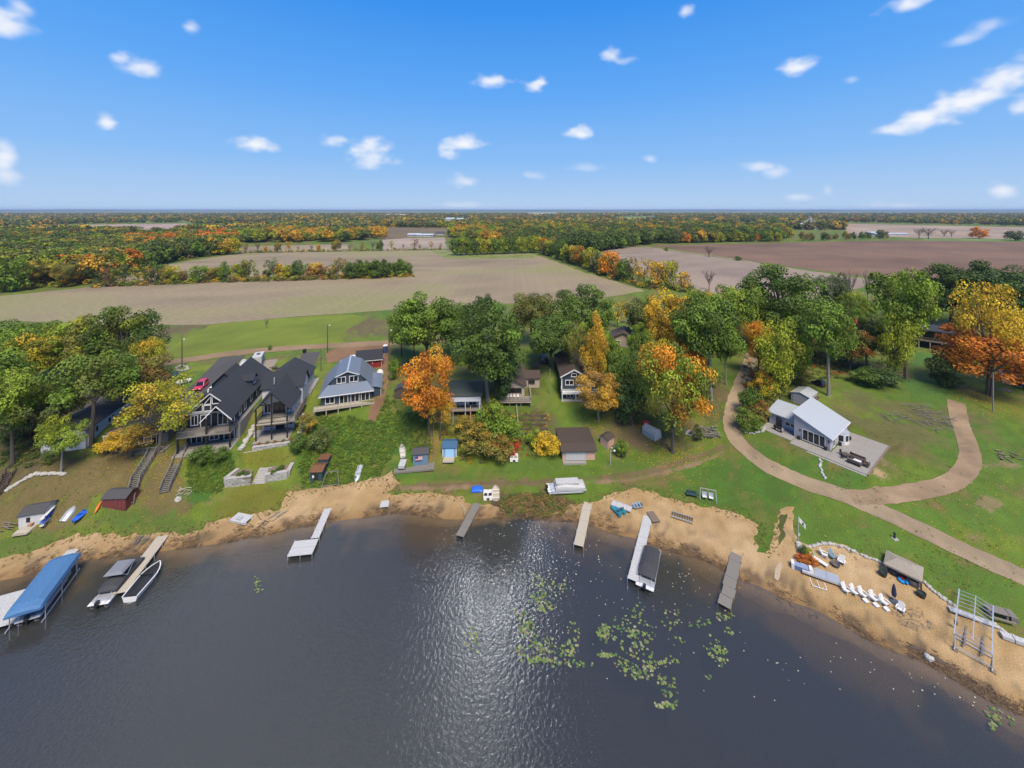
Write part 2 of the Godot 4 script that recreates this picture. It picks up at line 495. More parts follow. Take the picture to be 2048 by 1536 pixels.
func finish_ground() -> void:
	var nu := GU.size()
	var nd := GD.size()
	var idx := PackedInt32Array()
	idx.resize((nu - 1) * (nd - 1) * 6)
	var k := 0
	for i in nd - 1:
		for j in nu - 1:
			var a := i * nu + j
			idx[k] = a; idx[k + 1] = a + nu; idx[k + 2] = a + nu + 1
			idx[k + 3] = a; idx[k + 4] = a + nu + 1; idx[k + 5] = a + 1
			k += 6
	var nn := PackedVector3Array()
	nn.resize(GP.size())
	for i in nd:
		for j in nu:
			var a := GP[i * nu + maxi(j - 1, 0)]
			var b := GP[i * nu + mini(j + 1, nu - 1)]
			var c := GP[maxi(i - 1, 0) * nu + j]
			var d := GP[mini(i + 1, nd - 1) * nu + j]
			nn[i * nu + j] = (b - a).cross(c - d).normalized()
			if nn[i * nu + j].y < 0: nn[i * nu + j] *= -1
	var ar := []
	ar.resize(Mesh.ARRAY_MAX)
	ar[Mesh.ARRAY_VERTEX] = GP
	ar[Mesh.ARRAY_NORMAL] = nn
	ar[Mesh.ARRAY_COLOR] = GC
	ar[Mesh.ARRAY_INDEX] = idx
	var am := ArrayMesh.new()
	am.add_surface_from_arrays(Mesh.PRIMITIVE_TRIANGLES, ar)
	am.surface_set_material(0, M.ground)
	var o := MeshInstance3D.new()
	o.name = "ground"
	o.mesh = am
	add_child(o)
	struct(o)

# a sheet laid on the ground inside an outline of sighted points
func patch(called: String, px: Array, m: Material, lift: float, cell: float, rough: float, col: Callable) -> MeshInstance3D:
	var w := PackedVector2Array()
	for i in px.size():
		var a := pt(px[i][0], px[i][1])
		var b := pt(px[(i + 1) % px.size()][0], px[(i + 1) % px.size()][1])
		var n := clampi(int(a.distance_to(b) / maxf(cell * 0.6, 0.6)), 1, 400) if rough > 0 else 1
		for q in n:
			var p := a.lerp(b, float(q) / n)
			w.append(Vector2(p.x + nz2.get_noise_2d(p.x, p.z) * rough, p.z + nz2.get_noise_2d(p.z + 500, p.x) * rough))
	var lo := w[0]
	var hi := w[0]
	for q in w:
		lo = lo.min(q)
		hi = hi.max(q)
	var mb := Mb.new()
	var gx := floorf(lo.x / cell)
	while gx * cell < hi.x:
		var x := gx * cell
		var strip := PackedVector2Array([Vector2(x, lo.y - 1), Vector2(x + cell, lo.y - 1), Vector2(x + cell, hi.y + 1), Vector2(x, hi.y + 1)])
		for sp in Geometry2D.intersect_polygons(w, strip):
			if Geometry2D.is_polygon_clockwise(sp) and sp.size() > 3 and false: continue
			var z0 := sp[0].y
			var z1 := sp[0].y
			for q in sp:
				z0 = minf(z0, q.y)
				z1 = maxf(z1, q.y)
			var gz := floorf(z0 / cell)
			while gz * cell < z1:
				var z := gz * cell
				var rect := PackedVector2Array([Vector2(x - 1, z), Vector2(x + cell + 1, z), Vector2(x + cell + 1, z + cell), Vector2(x - 1, z + cell)])
				for pl in Geometry2D.intersect_polygons(sp, rect):
					var ix := Geometry2D.triangulate_polygon(pl)
					for t in range(0, ix.size(), 3):
						var tri3: Array = []
						for q in 3:
							var p: Vector2 = pl[ix[t + q]]
							tri3.append(Vector3(p.x, hgt(p.x, -p.y) + lift, p.y))
						var cr: Vector3 = (tri3[2] - tri3[0]).cross(tri3[1] - tri3[0])
						if cr.length() < 1e-7: continue
						if cr.y < 0: tri3.reverse()
						for q in tri3:
							mb.v.append(q)
							mb.n.append(Vector3.UP)
							mb.c.append(col.call(q.x, q.z))
				gz += 1
		gx += 1
	var o := part(called, mb, m)
	struct(o)
	return o

func ribbon(called: String, px: Array, width: float, m: Material, lift: float, col: Callable, across := 4, smooth := true) -> MeshInstance3D:
	var cu := Curve3D.new()
	var pp: Array = []
	for q in px: pp.append(pt(q[0], q[1]) if q is Array else q)
	for i in pp.size():
		var t: Vector3 = (pp[mini(i + 1, pp.size() - 1)] - pp[maxi(i - 1, 0)]) / 6.0 if smooth else Vector3.ZERO
		cu.add_point(pp[i], -t, t)
	var L := cu.get_baked_length()
	var n := maxi(int(L / 0.9), 2)
	var mb := Mb.new()
	var prev: Array = []
	for i in n + 1:
		var p := cu.sample_baked(L * i / n)
		var q := cu.sample_baked(minf(L * i / n + 0.3, L)) - cu.sample_baked(maxf(L * i / n - 0.3, 0))
		var s := Vector3(-q.z, 0, q.x).normalized()
		var row: Array = []
		for k in across + 1:
			var o := (float(k) / across - 0.5) * width
			if k == 0 or k == across: o *= 1.0 + nz2.get_noise_2d(p.x * 1.7 + k * 50, p.z * 1.7) * 0.13
			var w := p + s * o
			row.append(Vector3(w.x, hgt(w.x, -w.z) + lift, w.z))
		if i > 0:
			for k in across:
				for t3 in [[prev[k], row[k], row[k + 1]], [prev[k], row[k + 1], prev[k + 1]]]:
					for w in t3:
						mb.v.append(w)
						mb.n.append(Vector3.UP)
						mb.c.append(col.call(w.x, w.z))
		prev = row
	var o2 := part(called, mb, m)
	struct(o2)
	return o2

func flat(c: Color, v := 0.2, f := 3.0) -> Callable:
	return func(x: float, z: float) -> Color:
		return c * (1.0 + nz.get_noise_2d(x * f, z * f) * v * 2.0 + nz.get_noise_2d(x * f * 7, z * f * 7) * v)

func field_col(c: Color, green := 0.0) -> Callable:
	return func(x: float, z: float) -> Color:
		var a := nz.get_noise_2d(x * 0.22, z * 0.45)
		var b := nz.get_noise_2d(x * 1.1 + 40, z * 2.4)
		return mixc(c * (1.0 + a * 0.35 + b * 0.3), Color(0.22, 0.25, 0.06), clampf(green * (a + b * 0.4) * 1.6, 0, 0.6))

func make_water() -> void:
	var m := StandardMaterial3D.new()
	m.transparency = BaseMaterial3D.TRANSPARENCY_ALPHA
	m.albedo_color = Color(lin(0.07, 0.076, 0.076), 0.32)
	m.roughness = 0.08
	m.metallic_specular = 0.5
	m.cull_mode = BaseMaterial3D.CULL_DISABLED
	m.normal_enabled = true
	m.normal_texture = noise_tex(0.02, 31, 0, 0, 1024, 5.0, 3)
	m.normal_scale = 0.34
	m.uv1_triplanar = true
	m.uv1_world_triplanar = true
	m.uv1_scale = Vector3.ONE * 0.075
	var mb := Mb.new()
	for i in 10:
		for j in 8:
			var x0 := -400.0 + i * 80
			var z0 := -140.0 + j * 60
			mb.quad(Vector3(x0, 0, z0), Vector3(x0 + 80, 0, z0), Vector3(x0 + 80, 0, z0 + 60), Vector3(x0, 0, z0 + 60))
	struct(part("lake_water", mb, m))

func make_setting() -> void:
	# ground cover
	var lush := Color(0.073, 0.203, 0.019)
	var bright := Color(0.244, 0.317, 0.020)
	var dry := Color(0.230, 0.169, 0.081)
	var earth := Color(0.378, 0.257, 0.149)
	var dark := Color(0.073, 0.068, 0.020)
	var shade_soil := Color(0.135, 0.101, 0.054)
	for q in [[420, 680, 30, 16], [560, 665, 30, 14], [660, 655, 24, 12], [480, 690, 26, 8]]: paint(q[0], q[1], q[2], q[3], bright, 0.9)
	for q in [[335, 665, 8, 12], [390, 655, 14, 3], [730, 650, 10, 12], [750, 665, 9, 6]]: paint(q[0], q[1], q[2], q[3], Color(0.203, 0.155, 0.068), 0.95)
	for q in [[350, 745, 9, 7], [395, 735, 8, 5], [585, 725, 5, 6], [640, 745, 3, 14], [625, 790, 2.5, 8]]: paint(q[0], q[1], q[2], q[3], bright, 0.8)
	for q in [[680, 880, 10, 6], [640, 920, 6, 6], [740, 900, 9, 6], [800, 880, 6, 9], [430, 945, 5, 6], [400, 985, 5, 3], [500, 820, 1.5, 8]]: paint(q[0], q[1], q[2], q[3], lush, 0.95)
	for q in [[530, 915, 6.5, 2.2], [520, 1000, 8, 3.5], [480, 1030, 6, 2]]: paint(q[0], q[1], q[2], q[3], Color(0.218, 0.223, 0.016), 0.9, 0.5)
	# hillside of dry grass
	for q in [[60, 980, 14, 8], [190, 960, 12, 7], [300, 960, 8, 5], [110, 1010, 12, 3], [330, 1020, 7, 2], [240, 920, 10, 5]]: paint(q[0], q[1], q[2], q[3], Color(0.220, 0.170, 0.060), 0.85)
	for q in [[250, 1030, 8, 2.0], [330, 1050, 8, 2.0], [70, 1090, 9, 2]]: paint(q[0], q[1], q[2], q[3], Color(0.121, 0.209, 0.023), 0.8)
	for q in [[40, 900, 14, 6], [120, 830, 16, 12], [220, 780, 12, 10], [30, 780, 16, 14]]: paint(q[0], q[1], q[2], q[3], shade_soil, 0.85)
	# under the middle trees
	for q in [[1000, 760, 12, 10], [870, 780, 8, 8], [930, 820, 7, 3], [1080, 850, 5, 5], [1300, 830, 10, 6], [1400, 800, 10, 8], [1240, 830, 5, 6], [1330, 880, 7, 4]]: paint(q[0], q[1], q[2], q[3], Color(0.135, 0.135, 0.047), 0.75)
	for q in [[1270, 850, 4, 3], [1250, 870, 5, 3], [1290, 890, 5, 3], [1180, 860, 4, 3], [1440, 780, 4, 8]]: paint(q[0], q[1], q[2], q[3], dry, 0.75)
	for q in [[1160, 835, 5, 4], [1080, 930, 9, 2.2], [1250, 930, 8, 2], [1180, 890, 4, 2], [1000, 940, 5, 1.5], [900, 955, 8, 1.2]]: paint(q[0], q[1], q[2], q[3], Color(0.121, 0.223, 0.023), 0.85)
	for q in [[1430, 945, 9, 4], [1400, 985, 7, 3], [1500, 960, 9, 5], [1560, 990, 6, 4], [1450, 1000, 5, 3], [1600, 930, 6, 3.5], [1530, 900, 3, 3], [1680, 960, 5, 2.5]]: paint(q[0], q[1], q[2], q[3], Color(0.097, 0.223, 0.020), 0.9)
	for q in [[1650, 1050, 6, 5], [1750, 1080, 9, 4], [1900, 1150, 8, 5], [1850, 1040, 7, 3], [1960, 1020, 9, 6], [1980, 900, 10, 8], [1990, 1180, 7, 5]]: paint(q[0], q[1], q[2], q[3], Color(0.130, 0.250, 0.020), 0.9)
	for q in [[1780, 860, 9, 6], [1860, 830, 10, 6], [1720, 800, 7, 5], [1700, 840, 5, 4]]: paint(q[0], q[1], q[2], q[3], Color(0.176, 0.169, 0.054), 0.8)
	for q in [[1855, 720, 9, 9], [1860, 780, 7, 6]]: paint(q[0], q[1], q[2], q[3], Color(0.082, 0.216, 0.023), 0.9)
	for q in [[1970, 1005, 2.2, 1.4], [1940, 1075, 2.0, 1], [2000, 930, 3, 1.2]]: paint(q[0], q[1], q[2], q[3], earth, 0.7)
	for q in [[1770, 925, 1.6, 2.4], [1760, 945, 1.6, 1.4]]: paint(q[0], q[1], q[2], q[3], Color(0.567, 0.405, 0.216), 0.95)
	# worn tracks over the grass
	paint_line([[1450, 893], [1400, 912], [1330, 935], [1260, 950], [1180, 957], [1090, 962], [1010, 965], [920, 968], [830, 972], [790, 975]], 0.75, dry, 0.85)
	paint_line([[1445, 905], [1400, 925], [1330, 946], [1260, 960], [1150, 967]], 0.45, earth, 0.7)
	paint_line([[1000, 972], [920, 974], [850, 978], [800, 976]], 0.5, earth, 0.75)
	paint_line([[960, 968], [1100, 966]], 1.1, dry, 0.5)
	# marshy brown bank in the middle of the shore
	for q in [[1040, 1015, 6, 3], [1090, 1015, 5, 2.5], [1010, 1018, 4, 2], [1130, 1020, 4, 2]]: paint(q[0], q[1], q[2], q[3], Color(0.115, 0.074, 0.034), 0.9)
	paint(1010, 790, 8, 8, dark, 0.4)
	paint_line([[1300, 1075], [1340, 1085]], 2.0, Color(0.114, 0.189, 0.023), 0.9)
	finish_ground()
	# fields of the plateau
	var tan_f := Color(0.337, 0.265, 0.163)
	patch("field", [[-500, 600], [0, 592], [190, 573], [330, 530], [470, 508], [560, 505], [700, 503], [890, 500], [920, 511], [1065, 507], [1150, 538], [1290, 583], [1180, 597], [800, 618], [560, 636], [420, 648], [320, 652], [0, 642], [-500, 640]], M.field, 0.02, 12.0, 3.0, field_col(tan_f, 0.9))
	patch("field", [[480, 493], [640, 489], [700, 489], [700, 501], [560, 503], [480, 505]], M.field, 0.02, 20.0, 3.0, field_col(tan_f))
	patch("field", [[765, 477], [890, 475], [893, 497], [765, 501]], M.field, 0.02, 20.0, 3.0, field_col(Color(0.382, 0.305, 0.235)))
	patch("field", [[1190, 493], [1290, 494], [1490, 523], [1770, 564], [1600, 600], [1430, 600], [1290, 550]], M.field, 0.02, 14.0, 3.0, field_col(Color(0.328, 0.252, 0.189)))
	patch("ploughed_field", [[1300, 491], [1500, 487], [1800, 481], [2048, 484], [2600, 490], [2600, 610], [2048, 610], [1790, 562], [1500, 522]], M.field, 0.02, 16.0, 3.0, field_col(Color(0.202, 0.117, 0.068)))
	patch("field", [[1680, 447], [2048, 455], [2500, 465], [2500, 482], [2048, 478], [1840, 476], [1700, 470]], M.field, 0.02, 60.0, 0.0, field_col(Color(0.382, 0.287, 0.210)))
	patch("field", [[1330, 447], [1480, 447], [1570, 453], [1540, 461], [1400, 456]], M.field, 0.02, 60.0, 0.0, field_col(Color(0.400, 0.324, 0.227)))
	patch("field", [[-300, 455], [60, 456], [150, 450], [370, 447], [385, 452], [555, 446], [540, 452], [430, 456], [300, 463], [140, 464], [-300, 466]], M.field, 0.02, 60.0, 0.0, field_col(Color(0.420, 0.305, 0.244)))
	patch("meadow", [[320, 462], [420, 460], [425, 467], [340, 470]], M.field, 0.06, 40.0, 0.0, flat(Color(0.07, 0.2, 0.03)))
	patch("field", [[600, 452], [900, 454], [900, 470], [760, 480], [610, 470]], M.field, 0.02, 60.0, 0.0, field_col(Color(0.178, 0.132, 0.066)))
	patch("meadow", [[1230, 436], [1310, 434], [1310, 440], [1240, 441]], M.field, 0.02, 60.0, 0.0, flat(Color(0.3, 0.34, 0.06)))
	patch("meadow", [[690, 478], [765, 474], [762, 482], [690, 487]], M.field, 0.06, 20.0, 0.0, flat(Color(0.13, 0.2, 0.04)))
	patch("meadow", [[860, 501], [1000, 512], [1075, 507], [1065, 516], [960, 518], [890, 516]], M.field, 0.05, 6.0, 2.5, flat(Color(0.21, 0.25, 0.06)))
	patch("meadow", [[1840, 477], [2300, 480], [2300, 484], [1850, 481]], M.field, 0.05, 30.0, 0.0, flat(Color(0.16, 0.24, 0.05)))
	ribbon("farm_track", [[1290, 494], [1400, 508], [1490, 522], [1600, 540], [1780, 566], [1900, 584]], 3.5, M.dirt, 0.09, flat(Color(0.343, 0.277, 0.168)))
	patch("meadow", [[318, 712], [345, 692], [425, 648], [560, 637], [700, 628], [742, 634], [700, 655], [684, 672], [690, 686], [600, 692], [520, 697], [440, 706], [330, 728]], M.ground, 0.03, 4.0, 1.2, flat(bright, 0.16, 2.0))
	# lanes
	ribbon("dirt_road", [[150, 770], [240, 742], [330, 727], [440, 710], [520, 701], [600, 695], [690, 690], [790, 685], [900, 680], [1010, 678]], 5.0, M.dirt, 0.06, flat(Color(0.290, 0.198, 0.108), 0.12))
	patch("driveway", [[441, 715], [492, 711], [446, 748], [424, 776], [398, 797], [365, 818], [340, 816], [352, 798], [382, 774]], M.asphalt, 0.08, 2.0, 0.0, flat(Color(1, 1, 1), 0.15))
	patch("driveway", [[606, 706], [641, 704], [622, 742], [594, 726]], M.asphalt, 0.08, 2.0, 0.0, flat(Color(1.25, 1.25, 1.25), 0.12))
	patch("driveway", [[519, 722], [557, 718], [548, 733], [538, 748], [520, 742]], M.concrete, 0.08, 2.0, 0.0, flat(Color(1, 0.88, 0.72), 0.1))
	patch("dirt_yard", [[650, 702], [700, 691], [782, 686], [780, 724], [777, 762], [770, 800], [759, 832], [748, 846], [736, 838], [742, 806], [757, 764], [752, 730], [690, 722], [655, 726]], M.dirt, 0.05, 1.5, 0.5, flat(Color(0.251, 0.145, 0.072), 0.22))
	var lane := flat(Color(0.355, 0.272, 0.175), 0.2, 5.0)
	ribbon("gravel_lane", [[1512, 690], [1503, 715], [1495, 740], [1484, 766], [1473, 795], [1466, 822], [1463, 850], [1474, 880], [1502, 908], [1545, 937], [1600, 962], [1660, 982], [1715, 1002], [1765, 1024], [1850, 1064], [1950, 1112], [2050, 1156], [2200, 1220]], 3.4, M.dirt, 0.06, lane)
	ribbon("gravel_path", [[1700, 994], [1750, 994], [1800, 988], [1850, 980], [1900, 966], [1932, 940], [1940, 908], [1930, 872], [1918, 838], [1912, 803]], 3.0, M.dirt, 0.07, flat(Color(0.33, 0.235, 0.145), 0.2, 6.0))
	# beaches
	patch("beach", [[-300, 1170], [-60, 1142], [0, 1122], [52, 1107], [104, 1089], [146, 1068], [229, 1069], [330, 1068], [365, 1067], [404, 1061], [412, 1047], [462, 1038], [504, 1028], [562, 1020], [575, 986], [650, 975], [731, 963], [754, 957], [780, 946], [802, 968], [770, 984], [790, 987], [858, 986], [926, 993], [938, 1008], [990, 1012], [1012, 1020], [1010, 1050], [925, 1050], [890, 1055], [800, 1050], [700, 1070], [600, 1085], [480, 1110], [380, 1135], [300, 1145], [200, 1160], [100, 1180], [0, 1205], [-300, 1270]], M.sand, 0.035, 0.75, 0.9, sand_color)
	patch("beach", [[1105, 1024], [1140, 1008], [1178, 1008], [1215, 992], [1242, 982], [1276, 977], [1315, 986], [1354, 1002], [1393, 1010], [1422, 1013], [1500, 1037], [1523, 1054], [1513, 1077], [1511, 1098], [1532, 1104], [1552, 1055], [1562, 1018], [1588, 1016], [1586, 1060], [1596, 1088], [1618, 1094], [1643, 1088], [1664, 1088], [1696, 1096], [1739, 1116], [1790, 1135], [1847, 1164], [1877, 1191], [1907, 1212], [1968, 1244], [2048, 1287], [2300, 1420], [2300, 1640], [2048, 1480], [1950, 1420], [1800, 1340], [1650, 1262], [1500, 1205], [1400, 1155], [1300, 1118], [1200, 1080], [1100, 1060]], M.sand, 0.035, 0.75, 0.9, sand_color)
	patch("sand_slip", [[1560, 1124], [1566, 1130], [1561, 1150], [1556, 1164], [1547, 1158], [1550, 1140]], M.sand, 0.07, 0.5, 0.3, flat(Color(0.5, 0.4, 0.28), 0.1))
	patch("planted_strip", [[1560, 1030], [1573, 1026], [1567, 1072], [1556, 1092]], M.ground, 0.055, 0.6, 0.5, flat(Color(0.13, 0.16, 0.03), 0.2))

# ---------------------------------------------------------------- trees
const LEAF := {"dark green": [0.072, 0.128, 0.014], "green": [0.112, 0.19, 0.016], "deep green": [0.042, 0.085, 0.016], "light green": [0.185, 0.27, 0.02], "olive": [0.16, 0.16, 0.03], "yellow-green": [0.28, 0.31, 0.016], "yellow": [0.56, 0.40, 0.016], "gold": [0.52, 0.31, 0.025], "orange": [0.62, 0.205, 0.012], "rust": [0.42, 0.13, 0.02], "red": [0.5, 0.05, 0.03], "brown": [0.23, 0.14, 0.055], "grey-green": [0.12, 0.15, 0.06], "dull green": [0.095, 0.13, 0.03]}
const WARM := {"dark green": "green", "green": "light green", "deep green": "dark green", "light green": "yellow-green", "olive": "gold", "yellow-green": "yellow", "yellow": "gold", "gold": "yellow", "orange": "gold", "rust": "orange", "red": "rust", "brown": "rust", "grey-green": "olive", "dull green": "olive"}
var trees := {}
var leafy := {}
var tree_n := 0

# crown and trunk of unit height and width; clumps of leaves on limbs
func grow(kind: String, sd: int, clumps: int, leaves: int, y0: float, shape: String, leaf: float, mixed: float, spread: float) -> void:
	var r := RandomNumberGenerator.new()
	r.seed = sd
	var cen: Array = []
	var rad: Array = []
	var tone: Array = []
	var tries := 0
	while cen.size() < clumps and tries < 4000:
		tries += 1
		var p := Vector3(r.randf_range(-1, 1), r.randf_range(-1, 1), r.randf_range(-1, 1))
		var l := p.length()
		if l > 1.0 or l < 0.35 and r.randf() < 0.75: continue
		var y := (p.y + 1) / 2
		var w := 0.5
		if shape == "bush" and p.y < 0.1:
			var f := 0.92 / maxf(sqrt(1.0 - p.y * p.y), 0.4)
			p.x *= f
			p.z *= f
		if shape == "dome" or shape == "bush": w = 0.5 * (1.0 if y < 0.45 else sqrt(maxf(1.0 - pow((y - 0.45) / 0.6, 2), 0.05)))
		elif shape == "column": w = 0.5 * (0.75 + 0.25 * sin(y * PI))
		elif shape == "cone": w = 0.5 * (1.15 - y * 0.9)
		elif shape == "vase": w = 0.5 * (0.35 + 0.75 * y)
		var k := 1.0 if shape == "oval" else w / 0.5
		var q := Vector3(p.x * 0.44 * k, y0 + 0.07 + (0.88 - y0) * y, p.z * 0.44 * k)
		var ok := true
		for e in cen:
			if e.distance_to(q) < spread * 0.62: ok = false
		if not ok and tries < 2500: continue
		cen.append(q)
		rad.append(spread * r.randf_range(0.75, 1.25))
		tone.append([r.randf_range(0.55, 1.35), clampf(r.randfn(0, 0.5) * mixed + (y - 0.5) * mixed * 0.7, 0, 1)])
	var v := PackedVector3Array()
	var n := PackedVector3Array()
	var c := PackedColorArray()
	for i in leaves:
		var a := r.randi() % cen.size()
		var d := Vector3(r.randfn(), r.randfn() + 0.35, r.randfn()).normalized()
		var p: Vector3 = cen[a] + d * rad[a] * pow(r.randf_range(0.25, 1.0), 0.45) * Vector3(1, 0.72, 1)
		var nn := (d + Vector3(r.randf_range(-1, 1), r.randf_range(-0.4, 1.2), r.randf_range(-1, 1)) * 0.9).normalized()
		var s := nn.cross(Vector3(r.randf_range(-1, 1), r.randf_range(-1, 1), r.randf_range(-1, 1))).normalized()
		var t := nn.cross(s)
		var z := leaf * r.randf_range(0.6, 1.35)
		s *= z * 0.5
		t *= z * r.randf_range(0.35, 0.6)
		var bend := nn * z * 0.12
		var q := [p - s, p - t * 0.9 + bend, p + s, p + t + bend]
		var tn: Array = tone[a]
		var m: float = clampf(tn[1] + r.randf_range(-0.15, 0.15) * mixed, 0, 1)
		var col := Color(tn[0] * r.randf_range(0.8, 1.2), m, 0)   # brightness and share of the second colour; turned into colour when a tree is planted
		for f in [[0, 1, 2], [0, 2, 3]]:
			var fn: Vector3 = (q[f[2]] - q[f[0]]).cross(q[f[1]] - q[f[0]]).normalized()
			var o: Array = f if fn.dot(nn) > 0 else [f[0], f[2], f[1]]
			if fn.dot(nn) < 0: fn = -fn
			for g in o:
				v.append(q[g])
				n.append(fn)
				c.append(col)
	var tr := Mb.new()
	var lean := Vector3(r.randf_range(-0.03, 0.03), 0, r.randf_range(-0.03, 0.03))
	var topy := y0 + (1 - y0) * 0.55
	if shape != "shrub":
		tr.tube([Vector3(0, -0.05, 0), Vector3(0, 0.02, 0), lean * 0.5 + Vector3(0, y0 * 0.6, 0), lean + Vector3(0, y0 + 0.1, 0), lean * 1.4 + Vector3(0, topy, 0)], [0.036, 0.024, 0.02, 0.017, 0.007], 7)
	for i in mini(cen.size(), 9):
		var b := lean + Vector3(0, y0 + 0.02 + 0.3 * (1 - y0) * i / 9.0, 0) if shape != "shrub" else Vector3(r.randf_range(-0.05, 0.05), 0, 0)
		var e: Vector3 = cen[(i * 5) % cen.size()]
		var mid := b.lerp(e, 0.5) + Vector3(0, -0.02, 0)
		tr.tube([b, mid, e], [0.014, 0.009, 0.003], 5)
	trees[kind] = [v, n, c, tr.mesh(M.bark)]

func bare(kind: String, sd: int, fine: int) -> void:
	var r := RandomNumberGenerator.new()
	r.seed = sd
	var tr := Mb.new()
	var tw := Mb.new()
	tr.tube([Vector3.ZERO, Vector3(0.01, 0.25, 0), Vector3(0.0, 0.5, 0.01)], [0.03, 0.022, 0.012], 6)
	for i in 14:
		var a := TAU * i / 14.0 * 2.4
		var b := Vector3(0, 0.22 + 0.022 * i, 0)
		var e := Vector3(cos(a) * r.randf_range(0.2, 0.42), r.randf_range(0.55, 0.95), sin(a) * r.randf_range(0.2, 0.42))
		tr.tube([b, b.lerp(e, 0.5) + Vector3(0, -0.03, 0), e], [0.012, 0.008, 0.003], 5)
		for j in fine:
			var s := b.lerp(e, r.randf_range(0.35, 1.0))
			var q := s + Vector3(r.randfn() * 0.09, r.randf_range(0.02, 0.16), r.randfn() * 0.09)
			tw.bar(s, q, 0.004, 0.004)
	trees[kind] = [null, null, null, tr.mesh(M.bark), tw.mesh(M.bark)]

func make_kinds() -> void:
	grow("oak_a", 1, 46, 11340, 0.22, "dome", 0.0248, 0.5, 0.1215)
	grow("oak_b", 2, 40, 10530, 0.28, "oval", 0.0248, 0.5, 0.1260)
	grow("oak_c", 3, 60, 12960, 0.2, "dome", 0.0219, 0.6, 0.1035)
	grow("tall_a", 4, 44, 9720, 0.34, "oval", 0.0234, 0.7, 0.1125)
	grow("tall_b", 5, 36, 8100, 0.42, "dome", 0.0248, 0.7, 0.1170)
	grow("maple", 6, 50, 10530, 0.2, "oval", 0.0234, 0.8, 0.1200)
	grow("sparse", 7, 44, 5184, 0.25, "oval", 0.0219, 0.9, 0.1200)
	grow("column", 8, 40, 8100, 0.1, "column", 0.0263, 0.8, 0.1700)
	grow("cone", 9, 44, 8100, 0.14, "cone", 0.0234, 0.8, 0.1200)
	grow("vase", 10, 50, 10530, 0.3, "vase", 0.0219, 0.5, 0.0990)
	grow("shrub", 11, 26, 2970, 0.02, "shrub", 0.0516, 0.7, 0.2)
	grow("low", 12, 34, 3510, -0.04, "shrub", 0.0430, 0.9, 0.17)
	grow("mid_a", 13, 34, 1800, 0.0, "bush", 0.062, 0.7, 0.16)
	grow("mid_b", 14, 30, 1700, 0.0, "bush", 0.062, 0.8, 0.16)
	grow("mid_c", 15, 24, 1100, 0.02, "column", 0.07, 0.8, 0.19)
	grow("thin", 16, 24, 520, 0.2, "oval", 0.055, 0.8, 0.14)
	bare("bare_a", 17, 14)
	bare("bare_b", 18, 9)

func crown_mesh(kind: String, col: String, second := "") -> ArrayMesh:
	var key := kind + col + second
	if leafy.has(key): return leafy[key]
	var t: Array = trees[kind]
	var a: Array = LEAF[col]
	var b: Array = LEAF[second if second != "" else WARM[col]]
	var ca := Color(a[0], a[1], a[2])
	var cb := Color(b[0], b[1], b[2])
	var c := PackedColorArray()
	c.resize(t[2].size())
	for i in t[2].size():
		var q: Color = t[2][i]
		c[i] = ca.lerp(cb, q.g) * q.r
	var ar := []
	ar.resize(Mesh.ARRAY_MAX)
	ar[Mesh.ARRAY_VERTEX] = t[0]
	ar[Mesh.ARRAY_NORMAL] = t[1]
	ar[Mesh.ARRAY_COLOR] = c
	var am := ArrayMesh.new()
	am.add_surface_from_arrays(Mesh.PRIMITIVE_TRIANGLES, ar)
	am.surface_set_material(0, M.leaf)
	leafy[key] = am
	return am

func plant(called: String, kind: String, col: String, at: Vector3, h: float, w: float, label: String, group := "", second := "", pale := false) -> Node3D:
	tree_n += 1
	var o := thing(called, label, "shrub" if called == "shrub" else "tree", at, fmod(tree_n * 2.39996, TAU), group)
	var s := Vector3(w, h, w)
	if kind.begins_with("bare"):
		put("trunk", trees[kind][3], null, o).scale = s
		put("branches", trees[kind][4], null, o).scale = s
	else:
		put("trunk", trees[kind][3], M.pale_bark if pale else null, o).scale = s
		put("crown", crown_mesh(kind, col, second), null, o).scale = s
	return o

# a tree seen standing at (px, py) with its top at row ty and a crown wpx wide
func tree(px: float, py: float, ty: float, wpx: float, kind: String, col: String, label: String, second := "", pale := false, group := "") -> void:
	var p := pt(px, py)
	var m := -p.z / F
	var called := "tree"
	if kind in ["shrub", "low"]: called = "shrub"
	elif kind.begins_with("bare"): called = "bare_tree"
	plant(called, kind, col, p - Vector3(0, 0.05, 0), (py - ty) * m, wpx * m * 1.1, label, group, second, pale)

const ORD := ["first", "second", "third", "fourth", "fifth", "sixth", "seventh", "eighth", "ninth", "tenth", "eleventh", "twelfth", "thirteenth", "fourteenth", "fifteenth", "sixteenth", "seventeenth", "eighteenth", "nineteenth"]
const TENS := ["", "", "twenty", "thirty", "forty", "fifty", "sixty", "seventy", "eighty", "ninety"]
func nth(i: int) -> String:
	if i < 19: return ORD[i]
	var k := i + 1
	if k % 10 == 0: return TENS[k / 10].trim_suffix("y") + "ieth"
	return TENS[k / 10] + "-" + ORD[k % 10 - 1]

func pick(cols: Array) -> String:
	return cols[rng.randi() % cols.size()]

